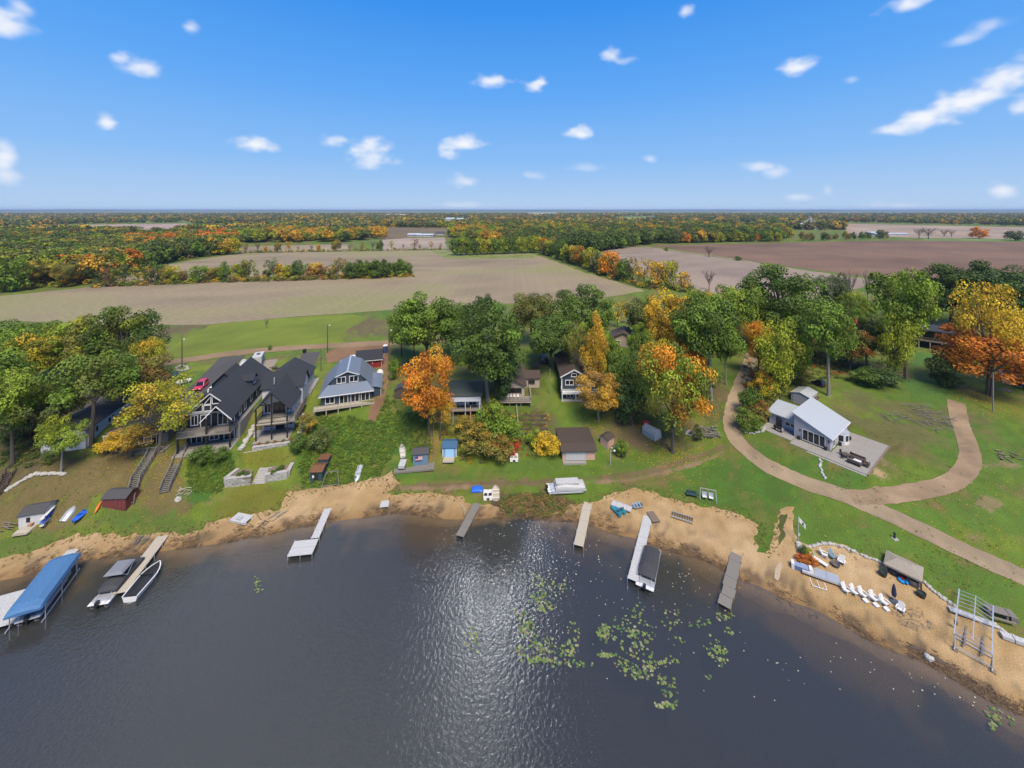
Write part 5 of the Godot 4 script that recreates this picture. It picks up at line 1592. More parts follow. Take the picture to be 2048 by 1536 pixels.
	part("step", box_mb(3.4, 12.8, -0.9, -0.14, 3.62, 3.95), M.stone, t)
	part("retaining_edge", box_mb(12.82, 13.1, -1.1, 0.08, -11.9, 3.6), M.wood, t)
	# metal shed behind
	p = pt(1600, 809)
	t = thing("metal_shed", "small pale metal shed with a low gable roof behind the white-roofed house", "shed", p, -0.943)
	part("wall", walls(-1.9, 1.9, -5.2, 0, -0.4, 2.3, 2.9, 0), M.mauve, t)
	part("roof", roof(-1.9, 1.9, -5.2, 0, 2.3, 2.9, 0, 0.15, 0.08), mat(0.4, 0.42, 0.42, 0.5, 0.2), t)
	part("door", box_mb(-1.5, 1.5, 0, 2.0, 0.0, 0.05), M.white, t)
	part("lean_to", box_mb(1.9, 2.6, 0, 1.6, -4.8, -0.5), M.dark_wood, t)
	# --- dark glass house
	p = at_h(1812, 692, 9.4)
	t = thing("glass_house", "long black flat-roofed house with a glass front over a wooden balcony on posts", "house", p, -0.66)
	part("wall", box_mb(-2, 16, -0.3, 2.6, -9, -2.4), M.black_wall, t)
	part("upper_wall", box_mb(-2, 16, 2.9, 6.0, -9, -1.2), M.black_wall, t)
	part("roof", box_mb(-3, 17, 6.0, 6.3, -10, 0.4), M.shingle, t)
	for i in 8: window(t, Vector3(-0.8 + i * 2.1, 4.5, -1.19), 1.8, 2.2, 0, 1, M.black)
	part("balcony_floor", box_mb(-2.4, 16.4, 2.6, 2.85, -2.4, 0.6), M.wood, t)
	railing(t, [Vector3(-2.3, 2.85, 0.5), Vector3(16.3, 2.85, 0.5)], 0.95, M.wood)
	for i in 8: post(t, -2.2 + i * 2.6, 0.4, -0.2, 2.6, 0.2, M.pale_wood)
	part("terrace", box_mb(-2.6, 16.6, -0.5, 0.05, -2.4, 1.4), M.concrete, t)
	# --- white building at the right edge
	p = pt(2014, 768)
	t = thing("white_cottage", "low white cottage with a grey roof cut by the right edge", "house", p, -0.62)
	part("wall", walls(0, 12, -6, 0, -0.5, 2.3, 3.4, -3, true), M.siding, t)
	part("roof", roof(0, 12, -6, 0, 2.3, 3.4, -3, 0.5, 0.15, true), M.grey_shingle, t)
	part("garage_door", box_mb(0.6, 2.8, 0, 1.9, 0.0, 0.06), M.black, t)
	for x in [4.2, 6.2, 8.6]: window(t, Vector3(x, 1.3, 0), 1.2, 0.9)
	# --- boathouse
	p = pt(1157, 921)
	t = thing("boathouse", "low boathouse with a flat brown roof and a wide white door by the lawn track", "boathouse", p, 0.03)
	part("wall", box_mb(-3.4, 3.5, -0.8, 2.2, -7.5, 0), M.pink, t)
	var br := Mb.new()
	slab(br, Vector3(-3.8, 2.1, 0.5), Vector3(3.9, 2.1, 0.5), Vector3(3.9, 2.75, -1.4), Vector3(-3.8, 2.75, -1.4), 0.14)
	slab(br, Vector3(-3.8, 2.75, -1.4), Vector3(3.9, 2.75, -1.4), Vector3(3.9, 2.5, -8.0), Vector3(-3.8, 2.5, -8.0), 0.14)
	part("roof", br, M.brown_shingle, t)
	part("door", box_mb(-2.7, 1.5, 0.1, 1.9, 0.0, 0.07), M.white, t)
	for i in 3: part("door_panel", box_mb(-2.65, 1.45, 0.15 + i * 0.6, 0.68 + i * 0.6, 0.07, 0.1), M.white, t)
	part("side_panel", box_mb(1.65, 3.3, 0.1, 1.9, 0.0, 0.05), M.pink, t)
	part("threshold", box_mb(-3.4, 1.5, -0.4, 0.06, 0.1, 1.0), M.concrete, t)
	# --- farm in the distance
	p = at_h(1605, 459, TOP)
	var bin := Mb.new()
	bin.lathe([Vector2(8, 0), Vector2(8, 12), Vector2(1, 16), Vector2(0, 16.2)], Vector3.ZERO, 16)
	t = thing("grain_bin", "largest pale grain bin of the distant farm, beside the elevator tower", "silo", p, 0.0)
	part("bin", bin, M.galv, t)
	t = thing("grain_bin", "white grain bin in front of the elevator tower on the distant farm", "silo", p + Vector3(22, 0, 6), 0.0)
	bin = Mb.new()
	bin.lathe([Vector2(7, 0), Vector2(7, 7), Vector2(1, 10.5), Vector2(0, 10.6)], Vector3.ZERO, 16)
	part("bin", bin, M.white, t)
	t = thing("grain_bin", "smaller white grain bin farthest to the right on the distant farm", "silo", p + Vector3(38, 0, 4), 0.0)
	bin = Mb.new()
	bin.lathe([Vector2(6, 0), Vector2(6, 7), Vector2(1, 10), Vector2(0, 10.1)], Vector3.ZERO, 16)
	part("bin", bin, M.white, t)
	t = thing("elevator_tower", "tall grain elevator tower with sloping chutes on the distant farm", "tower", p + Vector3(22, 0, -4), 0.0)
	part("mast", box_mb(-1.2, 1.2, 0, 29, -1.2, 1.2), M.galv, t)
	var ch := Mb.new()
	ch.bar(Vector3(0, 27, 0), Vector3(-22, 14, 4), 1.0, 1.0)
	part("chute", ch, M.galv, t)
	ch = Mb.new()
	ch.bar(Vector3(0, 27, 0), Vector3(16, 10, 8), 1.0, 1.0)
	part("chute", ch, M.galv, t)
	ch = Mb.new()
	ch.bar(Vector3(0, 22, 0), Vector3(14, 16, 8), 0.8, 0.8)
	part("chute", ch, M.galv, t)
	var far := [["long_shed", 1785, 471, 60, 4, 12, "long low white farm shed right of the silos", M.white_roof, M.white], ["long_shed", 1755, 469, 26, 5, 10, "short pale farm shed partly behind the trees right of the silos", M.white_roof, M.white], ["long_shed", 1570, 462, 40, 4, 12, "low white farm shed left of the silos", M.white_roof, M.white],
		["long_shed", 828, 473, 18, 5, 14, "first pale-roofed barn of the farm beyond the wide field", M.white_roof, M.white], ["long_shed", 850, 474, 22, 5, 14, "second, wider pale-roofed barn of the farm beyond the wide field", M.white_roof, M.white],
		["farmhouse", 880, 470, 12, 6, 9, "white farmhouse right of the pale-roofed barns", M.grey_shingle, M.white], ["farmhouse", 1504, 482, 11, 5, 9, "pale farmhouse among trees in front of the silos' tree line", M.grey_shingle, M.siding], ["farmhouse", 1250, 485, 12, 5, 9, "white farmhouse behind the tree line between the tan fields", M.grey_shingle, M.siding],
		["brick_building", 1318, 439, 90, 12, 40, "long red brick building among the far woods", M.grey_shingle, mat(0.4, 0.14, 0.1)], ["white_building", 900, 441, 36, 12, 24, "white building beside a grey field in the far woods", M.white_roof, M.white], ["white_building", 926, 441, 50, 10, 24, "wider white building in the far woods, right of the other white one", M.white_roof, M.white],
		["white_building", 793, 432, 150, 14, 40, "faint pale factory near the horizon, left of the middle", M.white_roof, mat(0.6, 0.5, 0.45)], ["white_building", 1085, 428.5, 300, 16, 60, "faint pale building near the horizon in the middle", M.white_roof, M.white], ["white_building", 268, 458, 20, 5, 12, "small white house by the far field on the left", M.grey_shingle, M.white]]
	for f in far:
		p = at_h(f[1], f[2], TOP)
		t = thing(f[0], f[6], "building", p, 0.05)
		var w: float = f[3] / 2.0 * (1.0 if f[3] > 30 else 1.2)
		part("wall", walls(-w, w, -f[5], 0, 0, f[4] * 0.62, f[4], -f[5] / 2.0, true), f[8], t)
		part("roof", roof(-w, w, -f[5], 0, f[4] * 0.62, f[4], -f[5] / 2.0, 0.6, 0.3, true), f[7], t)
		for i in 4: window(t, Vector3(-w + w * 2 * (i + 0.5) / 4, f[4] * 0.34, 0), minf(w / 4, 3.0), f[4] * 0.22, 0, 1)

# ---------------------------------------------------------------- small things
func yaw_of(a: Vector3, b: Vector3) -> float:   # turns local -z to run from a to b
	return atan2(-(b.x - a.x), -(b.z - a.z))

# a dock of separate panels from the shore (a) to the water end (b)
func dock(label: String, pa: Array, pb: Array, w: float, n: int, m: Material, h := 0.62, crooked := 0.0) -> Node3D:
	var a := at_h(pa[0], pa[1], h)
	var b := at_h(pb[0], pb[1], h)
	var L := Vector2(a.x - b.x, a.z - b.z).length()
	var t := thing("dock", label, "dock", Vector3(b.x, 0, b.z), yaw_of(b, a))
	for i in n:
		var z0 := -L * i / n
		var z1 := -L * (i + 1) / n
		var pn := Mb.new()
		var k := maxi(int(L / n / 0.28), 1)
		for q in k:
			var za := lerpf(z0 - 0.015, z1 + 0.015, float(q) / k)
			var zb := lerpf(z0 - 0.015, z1 + 0.015, (q + 1.0) / k)
			pn.box(-w / 2, w / 2, -0.05, 0.0, zb + 0.006, za - 0.006)
		pn.box(-w / 2, -w / 2 + 0.06, -0.2, -0.051, z1 + 0.02, z0 - 0.02)
		pn.box(w / 2 - 0.06, w / 2, -0.2, -0.051, z1 + 0.02, z0 - 0.02)
		var o := part("deck_panel", pn, m, t)
		o.position = Vector3(rng.randf_range(-1, 1) * crooked, h + rng.randf_range(-1, 1) * crooked * 0.4, 0)
		o.rotation.y = rng.randf_range(-1, 1) * crooked * 0.12
		for s in [-1, 1]:
			var lg := Mb.new()
			lg.cyl(Vector3(s * (w / 2 + 0.05), -1.6, z0 - 0.1), Vector3(s * (w / 2 + 0.05), h + 0.25, z0 - 0.1), 0.04, 6)
			part("leg", lg, M.galv if m != M.grey_wood else M.grey_wood, t)
	return t

# boat hull: stations from stern to bow, half beam and depth; returned as rows of points
func hull(L: float, w: float, d: float, blunt := 0.0) -> Array:
	var rows: Array = []
	for i in 9:
		var s := i / 8.0
		var hw := w / 2 * (0.86 + 0.14 * sin(minf(s * 2.2, 1.57))) if s < 0.55 else w / 2 * maxf(pow(cos((s - 0.55) / 0.45 * PI / 2), 0.75), maxf(blunt, 0.03))
		var kd := d * (1.0 - 0.55 * pow(maxf(s - 0.5, 0) * 2, 2))
		var z := L / 2 - L * s
		rows.append([Vector3(-hw, d, z), Vector3(-hw * 0.82, d - kd * 0.7, z), Vector3(0, d - kd, z), Vector3(hw * 0.82, d - kd * 0.7, z), Vector3(hw, d, z)])
	return rows

func rowboat(label: String, bow: Array, stern: Array, w: float, m: Material, flipped := false, inner: Material = null) -> void:
	var a := pt(bow[0], bow[1])
	var b := pt(stern[0], stern[1])
	var L := a.distance_to(b)
	var t := thing("rowboat", label, "boat", (a + b) / 2 + Vector3(0, 0.02, 0), yaw_of(b, a))
	t.rotation.x = atan2(a.y - b.y, Vector2(a.x - b.x, a.z - b.z).length())
	t.rotation_order = EULER_ORDER_YXZ
	var rows := hull(L, w, 0.48)
	if flipped:
		for r in rows:
			for i in r.size(): r[i].y = 0.5 - r[i].y
	var h := Mb.new()
	h.skin(rows, Vector3(0, 0.4 if not flipped else -0.2, 0), false)
	h.face(rows[0], Vector3(0, 0.3, 0))
	part("hull", h, m, t)
	if flipped:
		var k := Mb.new()
		for x in [-0.3, 0.0, 0.3]: k.bar(Vector3(x * w, 0.5 - absf(x) * 0.25, L * 0.48), Vector3(x * w * 0.4, 0.42 - absf(x) * 0.2, -L * 0.3), 0.04, 0.05)
		part("keel", k, m, t)
	else:
		var g := Mb.new()
		for i in 8:
			for q in [0, 4]: g.bar(rows[i][q], rows[i + 1][q], 0.06, 0.05)
		part("gunwale", g, M.galv, t)
		var f := Mb.new()
		for i in 8:
			f.face([rows[i][1] + Vector3(0.02, 0.03, 0), rows[i][3] + Vector3(-0.02, 0.03, 0), rows[i + 1][3] + Vector3(-0.02, 0.03, 0), rows[i + 1][1] + Vector3(0.02, 0.03, 0)], Vector3(0, -5, 0))
		part("floor", f, inner if inner else m, t)
		for z in [L * 0.36, L * 0.05, -L * 0.2]:
			part("bench", box_mb(-w * 0.42, w * 0.42, 0.3, 0.35, z - 0.12, z + 0.12), m, t)

# loft a cover over rings of given half widths and heights along z
func loft(st: Array) -> Mb:
	var m := Mb.new()
	var rows: Array = []
	for s in st: rows.append([Vector3(-s[1], s[2], s[0]), Vector3(-s[1] * 0.93, lerpf(s[2], s[3], 0.55), s[0]), Vector3(-s[1] * 0.45, lerpf(s[2], s[3], 0.93), s[0]), Vector3(0, s[3], s[0]), Vector3(s[1] * 0.45, lerpf(s[2], s[3], 0.93), s[0]), Vector3(s[1] * 0.93, lerpf(s[2], s[3], 0.55), s[0]), Vector3(s[1], s[2], s[0])])
	m.skin(rows, Vector3(0, -0.5, 0), false)
	m.face(rows[0], Vector3(0, 0.3, 0))
	m.face(rows[rows.size() - 1], Vector3(0, 0.3, 0))
	return m

func outboard(t: Node3D, z: float, h: float) -> void:
	var m := Mb.new()
	m.box(-0.19, 0.19, h, h + 0.5, z, z + 0.5)
	m.box(-0.08, 0.08, h - 0.9, h, z + 0.1, z + 0.3)
	part("outboard_motor", m, M.black, t)

func pontoon(label: String, at: Vector3, yaw: float, L: float, w: float, cover: Material, side: Material, lift := 0.0) -> Node3D:
	var t := thing("pontoon_boat", label, "boat", at, yaw)
	for s in [-1, 1]:
		var p := Mb.new()
		p.tube([Vector3(s * w * 0.34, lift + 0.15, L / 2), Vector3(s * w * 0.34, lift + 0.15, -L / 2 + 0.9), Vector3(s * w * 0.34, lift + 0.25, -L / 2 + 0.3), Vector3(s * w * 0.34, lift + 0.4, -L / 2)], [0.3, 0.3, 0.2, 0.04], 10)
		part("pontoon", p, M.alu, t)
	part("deck", box_mb(-w / 2, w / 2, lift + 0.46, lift + 0.56, -L / 2 + 0.2, L / 2 - 0.3), M.alu, t)
	var f := Mb.new()
	for s in [-1, 1]:
		f.box(s * w / 2 - 0.04, s * w / 2 + 0.04, lift + 0.56, lift + 1.05, -L / 2 + 0.3, L / 2 - 1.2)
	f.box(-w / 2, w / 2, lift + 0.56, lift + 1.05, -L / 2 + 0.28, -L / 2 + 0.34)
	part("side_panel", f, side, t)
	var c := loft([[L / 2 - 1.2, w / 2 * 0.9, lift + 0.95, lift + 1.15], [L / 2 - 1.6, w / 2 + 0.06, lift + 0.85, lift + 1.5], [L * 0.1, w / 2 + 0.06, lift + 0.85, lift + 1.75], [-L * 0.2, w / 2 + 0.06, lift + 0.85, lift + 1.5], [-L / 2 + 0.5, w / 2 + 0.04, lift + 0.85, lift + 1.3], [-L / 2 + 0.25, w / 2 * 0.85, lift + 0.9, lift + 1.1]])
	part("cover", c, cover, t)
	part("swim_deck", box_mb(-w / 2, w / 2, lift + 0.5, lift + 0.58, L / 2 - 0.28, L / 2 + 0.25), M.plastic, t)
	var st := Mb.new()
	for s in [-1, 1]: st.bar(Vector3(s * w * 0.3, lift + 0.55, L / 2 + 0.2), Vector3(s * w * 0.3, lift + 1.0, L / 2 - 1.1), 0.05, 0.05)
	part("stern_rail", st, M.alu, t)
	outboard(t, L / 2 + 0.1, lift + 0.6)
	return t

func car(label: String, at: Vector3, yaw: float, L: float, w: float, hh: float, paint_m: Material, boxy := false) -> void:
	var t := thing("parked_car", label, "car", at, yaw)
	var low := Mb.new()
	var b := hh * 0.55
	var st := [[L / 2, w * 0.42, 0.38, b * 0.78], [L / 2 - 0.25, w * 0.5, 0.28, b * 0.95], [L * 0.2, w * 0.5, 0.25, b], [-L * 0.25, w * 0.5, 0.25, b * 0.98], [-L / 2 + 0.3, w * 0.49, 0.28, b * 0.85], [-L / 2, w * 0.42, 0.38, b * 0.7]]
	var rows: Array = []
	for s in st: rows.append([Vector3(-s[1], s[2], s[0]), Vector3(-s[1], s[3] * 0.8, s[0]), Vector3(-s[1] * 0.9, s[3], s[0]), Vector3(s[1] * 0.9, s[3], s[0]), Vector3(s[1], s[3] * 0.8, s[0]), Vector3(s[1], s[2], s[0])])
	low.skin(rows, Vector3(0, b * 0.5, 0))
	low.face(rows[0], Vector3(0, b / 2, 0))
	low.face(rows[5], Vector3(0, b / 2, 0))
	part("body", low, paint_m, t)
	var z0 := L * (0.46 if boxy else 0.36)
	var z1 := -L * 0.2
	var cab := Mb.new()
	cab.hexa([Vector3(-w * 0.45, b * 0.97, z0), Vector3(w * 0.45, b * 0.97, z0), Vector3(w * 0.45, b * 0.97, z1), Vector3(-w * 0.45, b * 0.97, z1), Vector3(-w * 0.38, hh - 0.06, z0 - 0.25), Vector3(w * 0.38, hh - 0.06, z0 - 0.25), Vector3(w * 0.38, hh - 0.06, z1 + 0.7), Vector3(-w * 0.38, hh - 0.06, z1 + 0.7)])
	part("window", cab, M.glass, t)
	var tp := Mb.new()
	tp.hexa([Vector3(-w * 0.385, hh - 0.058, z0 - 0.24), Vector3(w * 0.385, hh - 0.058, z0 - 0.24), Vector3(w * 0.385, hh - 0.058, z1 + 0.68), Vector3(-w * 0.385, hh - 0.058, z1 + 0.68), Vector3(-w * 0.33, hh, z0 - 0.35), Vector3(w * 0.33, hh, z0 - 0.35), Vector3(w * 0.33, hh, z1 + 0.85), Vector3(-w * 0.33, hh, z1 + 0.85)])
	for q in [[z0 - 0.02, z0 - 0.26], [z1 + 0.02, z1 + 0.7], [0.1, 0.1]]:
		for s in [-1, 1]: tp.bar(Vector3(s * w * 0.455, b * 0.97, q[0]), Vector3(s * w * 0.385, hh - 0.05, q[1]), 0.07, 0.07)
	part("roof", tp, paint_m, t)
	var wh := Mb.new()
	wh.cyl(Vector3(-0.11, 0, 0), Vector3(0.11, 0, 0), 0.34, 12)
	var wm := wh.mesh(M.rubber)
	var ri := Mb.new()
	ri.cyl(Vector3(-0.115, 0, 0), Vector3(0.115, 0, 0), 0.19, 10)
	var rm := ri.mesh(M.alu)
	for s in [-1, 1]:
		for z in [L * 0.31, -L * 0.31]:
			var o := put("wheel", wm, null, t, Vector3(s * (w / 2 - 0.08), 0.34, z))
			put("rim", rm, null, o)
	for s in [-1, 1]:
		part("headlight", box_mb(s * w * 0.32 - 0.16, s * w * 0.32 + 0.16, b * 0.62, b * 0.78, -L / 2 - 0.03, -L / 2 + 0.25), M.plastic, t)
		part("tail_light", box_mb(s * w * 0.34 - 0.1, s * w * 0.34 + 0.1, b * 0.6, b * 0.8, L / 2 - 0.2, L / 2 + 0.02), M.red, t)
	part("grille", box_mb(-w * 0.25, w * 0.25, 0.4, b * 0.6, -L / 2 - 0.015, -L / 2 + 0.2), M.black, t)

func shed(label: String, at: Vector3, yaw: float, w: float, d: float, h: float, r: float, wm: Material, rm: Material, door: Material = null, across := false) -> Node3D:
	var t := thing("shed", label, "shed", at, yaw)
	if across:
		part("wall", walls(-w / 2, w / 2, -d, 0, -0.3, h, r, -d / 2, true), wm, t)
		part("roof", roof(-w / 2, w / 2, -d, 0, h, r, -d / 2, 0.2, 0.09, true), rm, t)
	else:
		part("wall", walls(-w / 2, w / 2, -d, 0, -0.3, h, r, 0), wm, t)
		part("roof", roof(-w / 2, w / 2, -d, 0, h, r, 0, 0.2, 0.09), rm, t)
	if door: part("door", box_mb(-0.42, 0.42, 0.0, minf(1.85, h - 0.15), 0.0, 0.05), door, t)
	return t

# wooden stair down the slope; a is the upper end
func stair(label: String, line: Array, w: float, m: Material) -> void:
	var pp: Array = []
	for q in line: pp.append(pt(q[0], q[1]) + Vector3(0, 0.25, 0))
	var t := thing("wooden_stair", label, "stairs", pp[0], 0.0)
	for i in pp.size() - 1:
		var a: Vector3 = pp[i] - pp[0]
		var b: Vector3 = pp[i + 1] - pp[0]
		var d := b - a
		var s := Vector3(-d.z, 0, d.x).normalized() * w / 2
		for k in [-1, 1]:
			var r := Mb.new()
			r.bar(a + s * k, b + s * k, 0.08, 0.28)
			part("stringer", r, m, t)
			var hr := Mb.new()
			hr.bar(a + s * k + Vector3(0, 0.95, 0), b + s * k + Vector3(0, 0.95, 0), 0.1, 0.08)
			hr.bar(a + s * k + Vector3(0, 0.5, 0), b + s * k + Vector3(0, 0.5, 0), 0.05, 0.06)
			for q in 4: hr.bar(a.lerp(b, q / 3.0) + s * k + Vector3(0, -0.8, 0), a.lerp(b, q / 3.0) + s * k + Vector3(0, 0.98, 0), 0.1, 0.1)
			part("handrail", hr, m, t)
		var n := maxi(int(d.length() / 0.36), 1)
		for q in n:
			var c := a.lerp(b, (q + 0.5) / n)
			var u := Vector3(d.x, 0, d.z).normalized() * 0.14
			var tm := Mb.new()
			tm.hexa([c - s - u, c + s - u, c + s + u, c - s + u, c - s - u + Vector3(0, 0.05, 0), c + s - u + Vector3(0, 0.05, 0), c + s + u + Vector3(0, 0.05, 0), c - s + u + Vector3(0, 0.05, 0)])
			part("tread", tm, m, t)

func rock(sd: int, s: Vector3, m: Material) -> ArrayMesh:
	var r := RandomNumberGenerator.new()
	r.seed = sd
	var mb := Mb.new()
	var rows: Array = []
	for i in 4:
		var row: Array = []
		var e := [0.75, 1.0, 0.85, 0.35][i] as float
		for j in 7:
			var a := TAU * j / 7
			var q := e * r.randf_range(0.8, 1.15)
			row.append(Vector3(cos(a) * s.x / 2 * q, s.y * [0.0, 0.3, 0.75, 1.0][i], sin(a) * s.z / 2 * q))
		rows.append(row)
	mb.skin(rows, Vector3(0, s.y * 0.4, 0))
	mb.face(rows[3], Vector3(0, 0, 0))
	return mb.mesh(m)

# loose stones laid in a row
func stones(called: String, label: String, line: Array, n: int, size: float, m: Material) -> void:
	var pp: Array = []
	var L := 0.0
	for q in line: pp.append(pt(q[0], q[1]))
	for i in pp.size() - 1: L += pp[i].distance_to(pp[i + 1])
	var t := thing(called, label, "stone edging", pp[0], 0.0)
	var ms: Array = []
	for i in 5: ms.append(rock(i + 7, Vector3(size * 1.3, size * 0.7, size), m))
	for i in n:
		var s := L * (i + 0.5) / n
		for k in pp.size() - 1:
			var d: float = pp[k].distance_to(pp[k + 1])
			if s <= d:
				var p: Vector3 = pp[k].lerp(pp[k + 1], s / d)
				p.y = hgt(p.x, -p.z)
				put("stone", ms[i % 5], null, t, p - pp[0] + Vector3(rng.randf_range(-0.15, 0.15), 0, rng.randf_range(-0.15, 0.15)), rng.randf() * TAU).scale = Vector3.ONE * rng.randf_range(0.7, 1.3)
				break
			s -= d

# coursed wall of pale blocks through sighted points
func block_wall(label: String, line: Array, y0: float, courses: int, bl: float, bh: float, cap := true) -> void:
	var pp: Array = []
	for q in line: pp.append(pt(q[0], q[1]) if q is Array else q)
	var t := thing("stone_wall", label, "wall", Vector3(pp[0].x, y0, pp[0].z), 0.0)
	for i in pp.size() - 1:
		var a: Vector3 = pp[i] - pp[0]
		var b: Vector3 = pp[i + 1] - pp[0]
		a.y = 0
		b.y = 0
		var L := a.distance_to(b)
		var yw := atan2(-(b.z - a.z), b.x - a.x)
		for c in courses:
			var n := maxi(int(L / bl), 1)
			for k in n:
				var o := 0.5 if c % 2 == 1 else 0.0
				var x0 := maxf((k - o) * L / n, 0)
				var x1 := minf((k + 1 - o) * L / n, L) if k < n - 1 else L
				if x1 - x0 < 0.1: continue
				var m := Mb.new()
				m.col = Color(1, 1, 1) * rng.randf_range(0.7, 1.15)
				m.box(-(x1 - x0) / 2 + 0.035, (x1 - x0) / 2 - 0.035, 0.03, bh - 0.03, -0.3, 0.3 + rng.randf_range(-0.07, 0.07))
				var e := part("block", m, M.stone, t)
				e.position = a.lerp(b, (x0 + x1) / 2 / L) + Vector3(0, c * bh, 0)
				e.rotation.y = yw
		if cap:
			var e := part("capstone", box_mb(-L / 2, L / 2, 0, 0.13, -0.36, 0.36), M.pale_wood if false else M.stone, t)
			e.position = (a + b) / 2 + Vector3(0, courses * bh + 0.004, 0)
			e.rotation.y = yw

var chair0: Node3D
func make_chair(label: String, at: Vector3, yaw: float, group: String) -> Node3D:
	var t := thing("beach_chair", label, "chair", at, yaw, group)
	var sl := Mb.new()
	sl.hexa([Vector3(-0.3, 0.26, -0.3), Vector3(0.3, 0.26, -0.3), Vector3(0.3, 0.4, 0.3), Vector3(-0.3, 0.4, 0.3), Vector3(-0.3, 0.3, -0.3), Vector3(0.3, 0.3, -0.3), Vector3(0.3, 0.44, 0.3), Vector3(-0.3, 0.44, 0.3)])
	part("seat", sl, M.plastic, t)
	for i in 5:
		var x := -0.26 + i * 0.13
		var top := 1.12 - absf(i - 2) * 0.07
		var b := Mb.new()
		b.hexa([Vector3(x - 0.055, 0.28, -0.26), Vector3(x + 0.055, 0.28, -0.26), Vector3(x + 0.055, 0.28, -0.3), Vector3(x - 0.055, 0.28, -0.3), Vector3(x * 1.15 - 0.06, top, -0.62), Vector3(x * 1.15 + 0.06, top, -0.62), Vector3(x * 1.15 + 0.06, top, -0.66), Vector3(x * 1.15 - 0.06, top, -0.66)])
		part("back_slat", b, M.plastic, t)
	for s in [-1, 1]:
		part("armrest", box_mb(s * 0.38 - 0.08, s * 0.38 + 0.08, 0.55, 0.59, -0.42, 0.38), M.plastic, t)
		part("leg", box_mb(s * 0.36 - 0.04, s * 0.36 + 0.04, 0, 0.55, 0.24, 0.32), M.plastic, t)
		var l := Mb.new()
		l.bar(Vector3(s * 0.34, 0.05, -0.6), Vector3(s * 0.34, 0.36, 0.2), 0.05, 0.1)
		part("leg", l, M.plastic, t)
	return t

func pole(called: String, label: String, category: String, base: Array, topy: float, r: float, m: Material, lamp := false, arm := false) -> void:
	var p := pt(base[0], base[1])
	var h: float = (base[1] - topy) * -p.z / F
	var t := thing(called, label, category, p, 0.0)
	var b := Mb.new()
	b.tube([Vector3(0, -0.3, 0), Vector3(0, h, 0)], [r, r * 0.7], 8)
	part("pole", b, m, t)
	if lamp:
		var a := Mb.new()
		a.bar(Vector3(0, h - 0.3, 0), Vector3(0.7, h, 0.2), 0.06, 0.06)
		part("arm", a, M.galv, t)
		var g := Mb.new()
		g.lathe([Vector2(0.05, 0.2), Vector2(0.22, 0.05), Vector2(0.2, -0.15), Vector2(0, -0.22)], Vector3(0.75, h, 0.2), 8)
		part("lamp_shade", g, M.plastic, t)
	if arm:
		part("crossarm", box_mb(-0.7, 0.7, h - 0.5, h - 0.38, -0.06, 0.06), m, t)
		var g := Mb.new()
		g.cyl(Vector3(0.3, h - 1.6, 0.1), Vector3(0.3, h - 1.0, 0.1), 0.22, 8)
		part("transformer", g, M.galv, t)

func sticks(called: String, label: String, category: String, at: Vector3, n: int, len_: float, spread: float, r: float, m: Material, flat_ := 0.15, along := -1.0) -> void:
	var t := thing(called, label, category, at, 0.0)
	for i in n:
		var a := rng.randf() * TAU if along < 0 else along + rng.randfn() * 0.12
		var c := Vector3(rng.randf_range(-1, 1) * spread, 0.08 + rng.randf() * spread * flat_, rng.randf_range(-1, 1) * spread * 0.6)
		c.y += hgt(at.x + c.x, -(at.z + c.z)) - at.y
		var d := Vector3(cos(a), rng.randf_range(-0.05, 0.25 if along < 0 else 0.05), sin(a)) * len_ * rng.randf_range(0.5, 1.0) / 2
		var b := Mb.new()
		b.tube([c - d, c + Vector3(rng.randfn(), rng.randfn() * 0.3, rng.randfn()) * len_ * 0.04, c + d], [r, r * 0.8, r * 0.4], 5)
		part("stick", b, m, t)

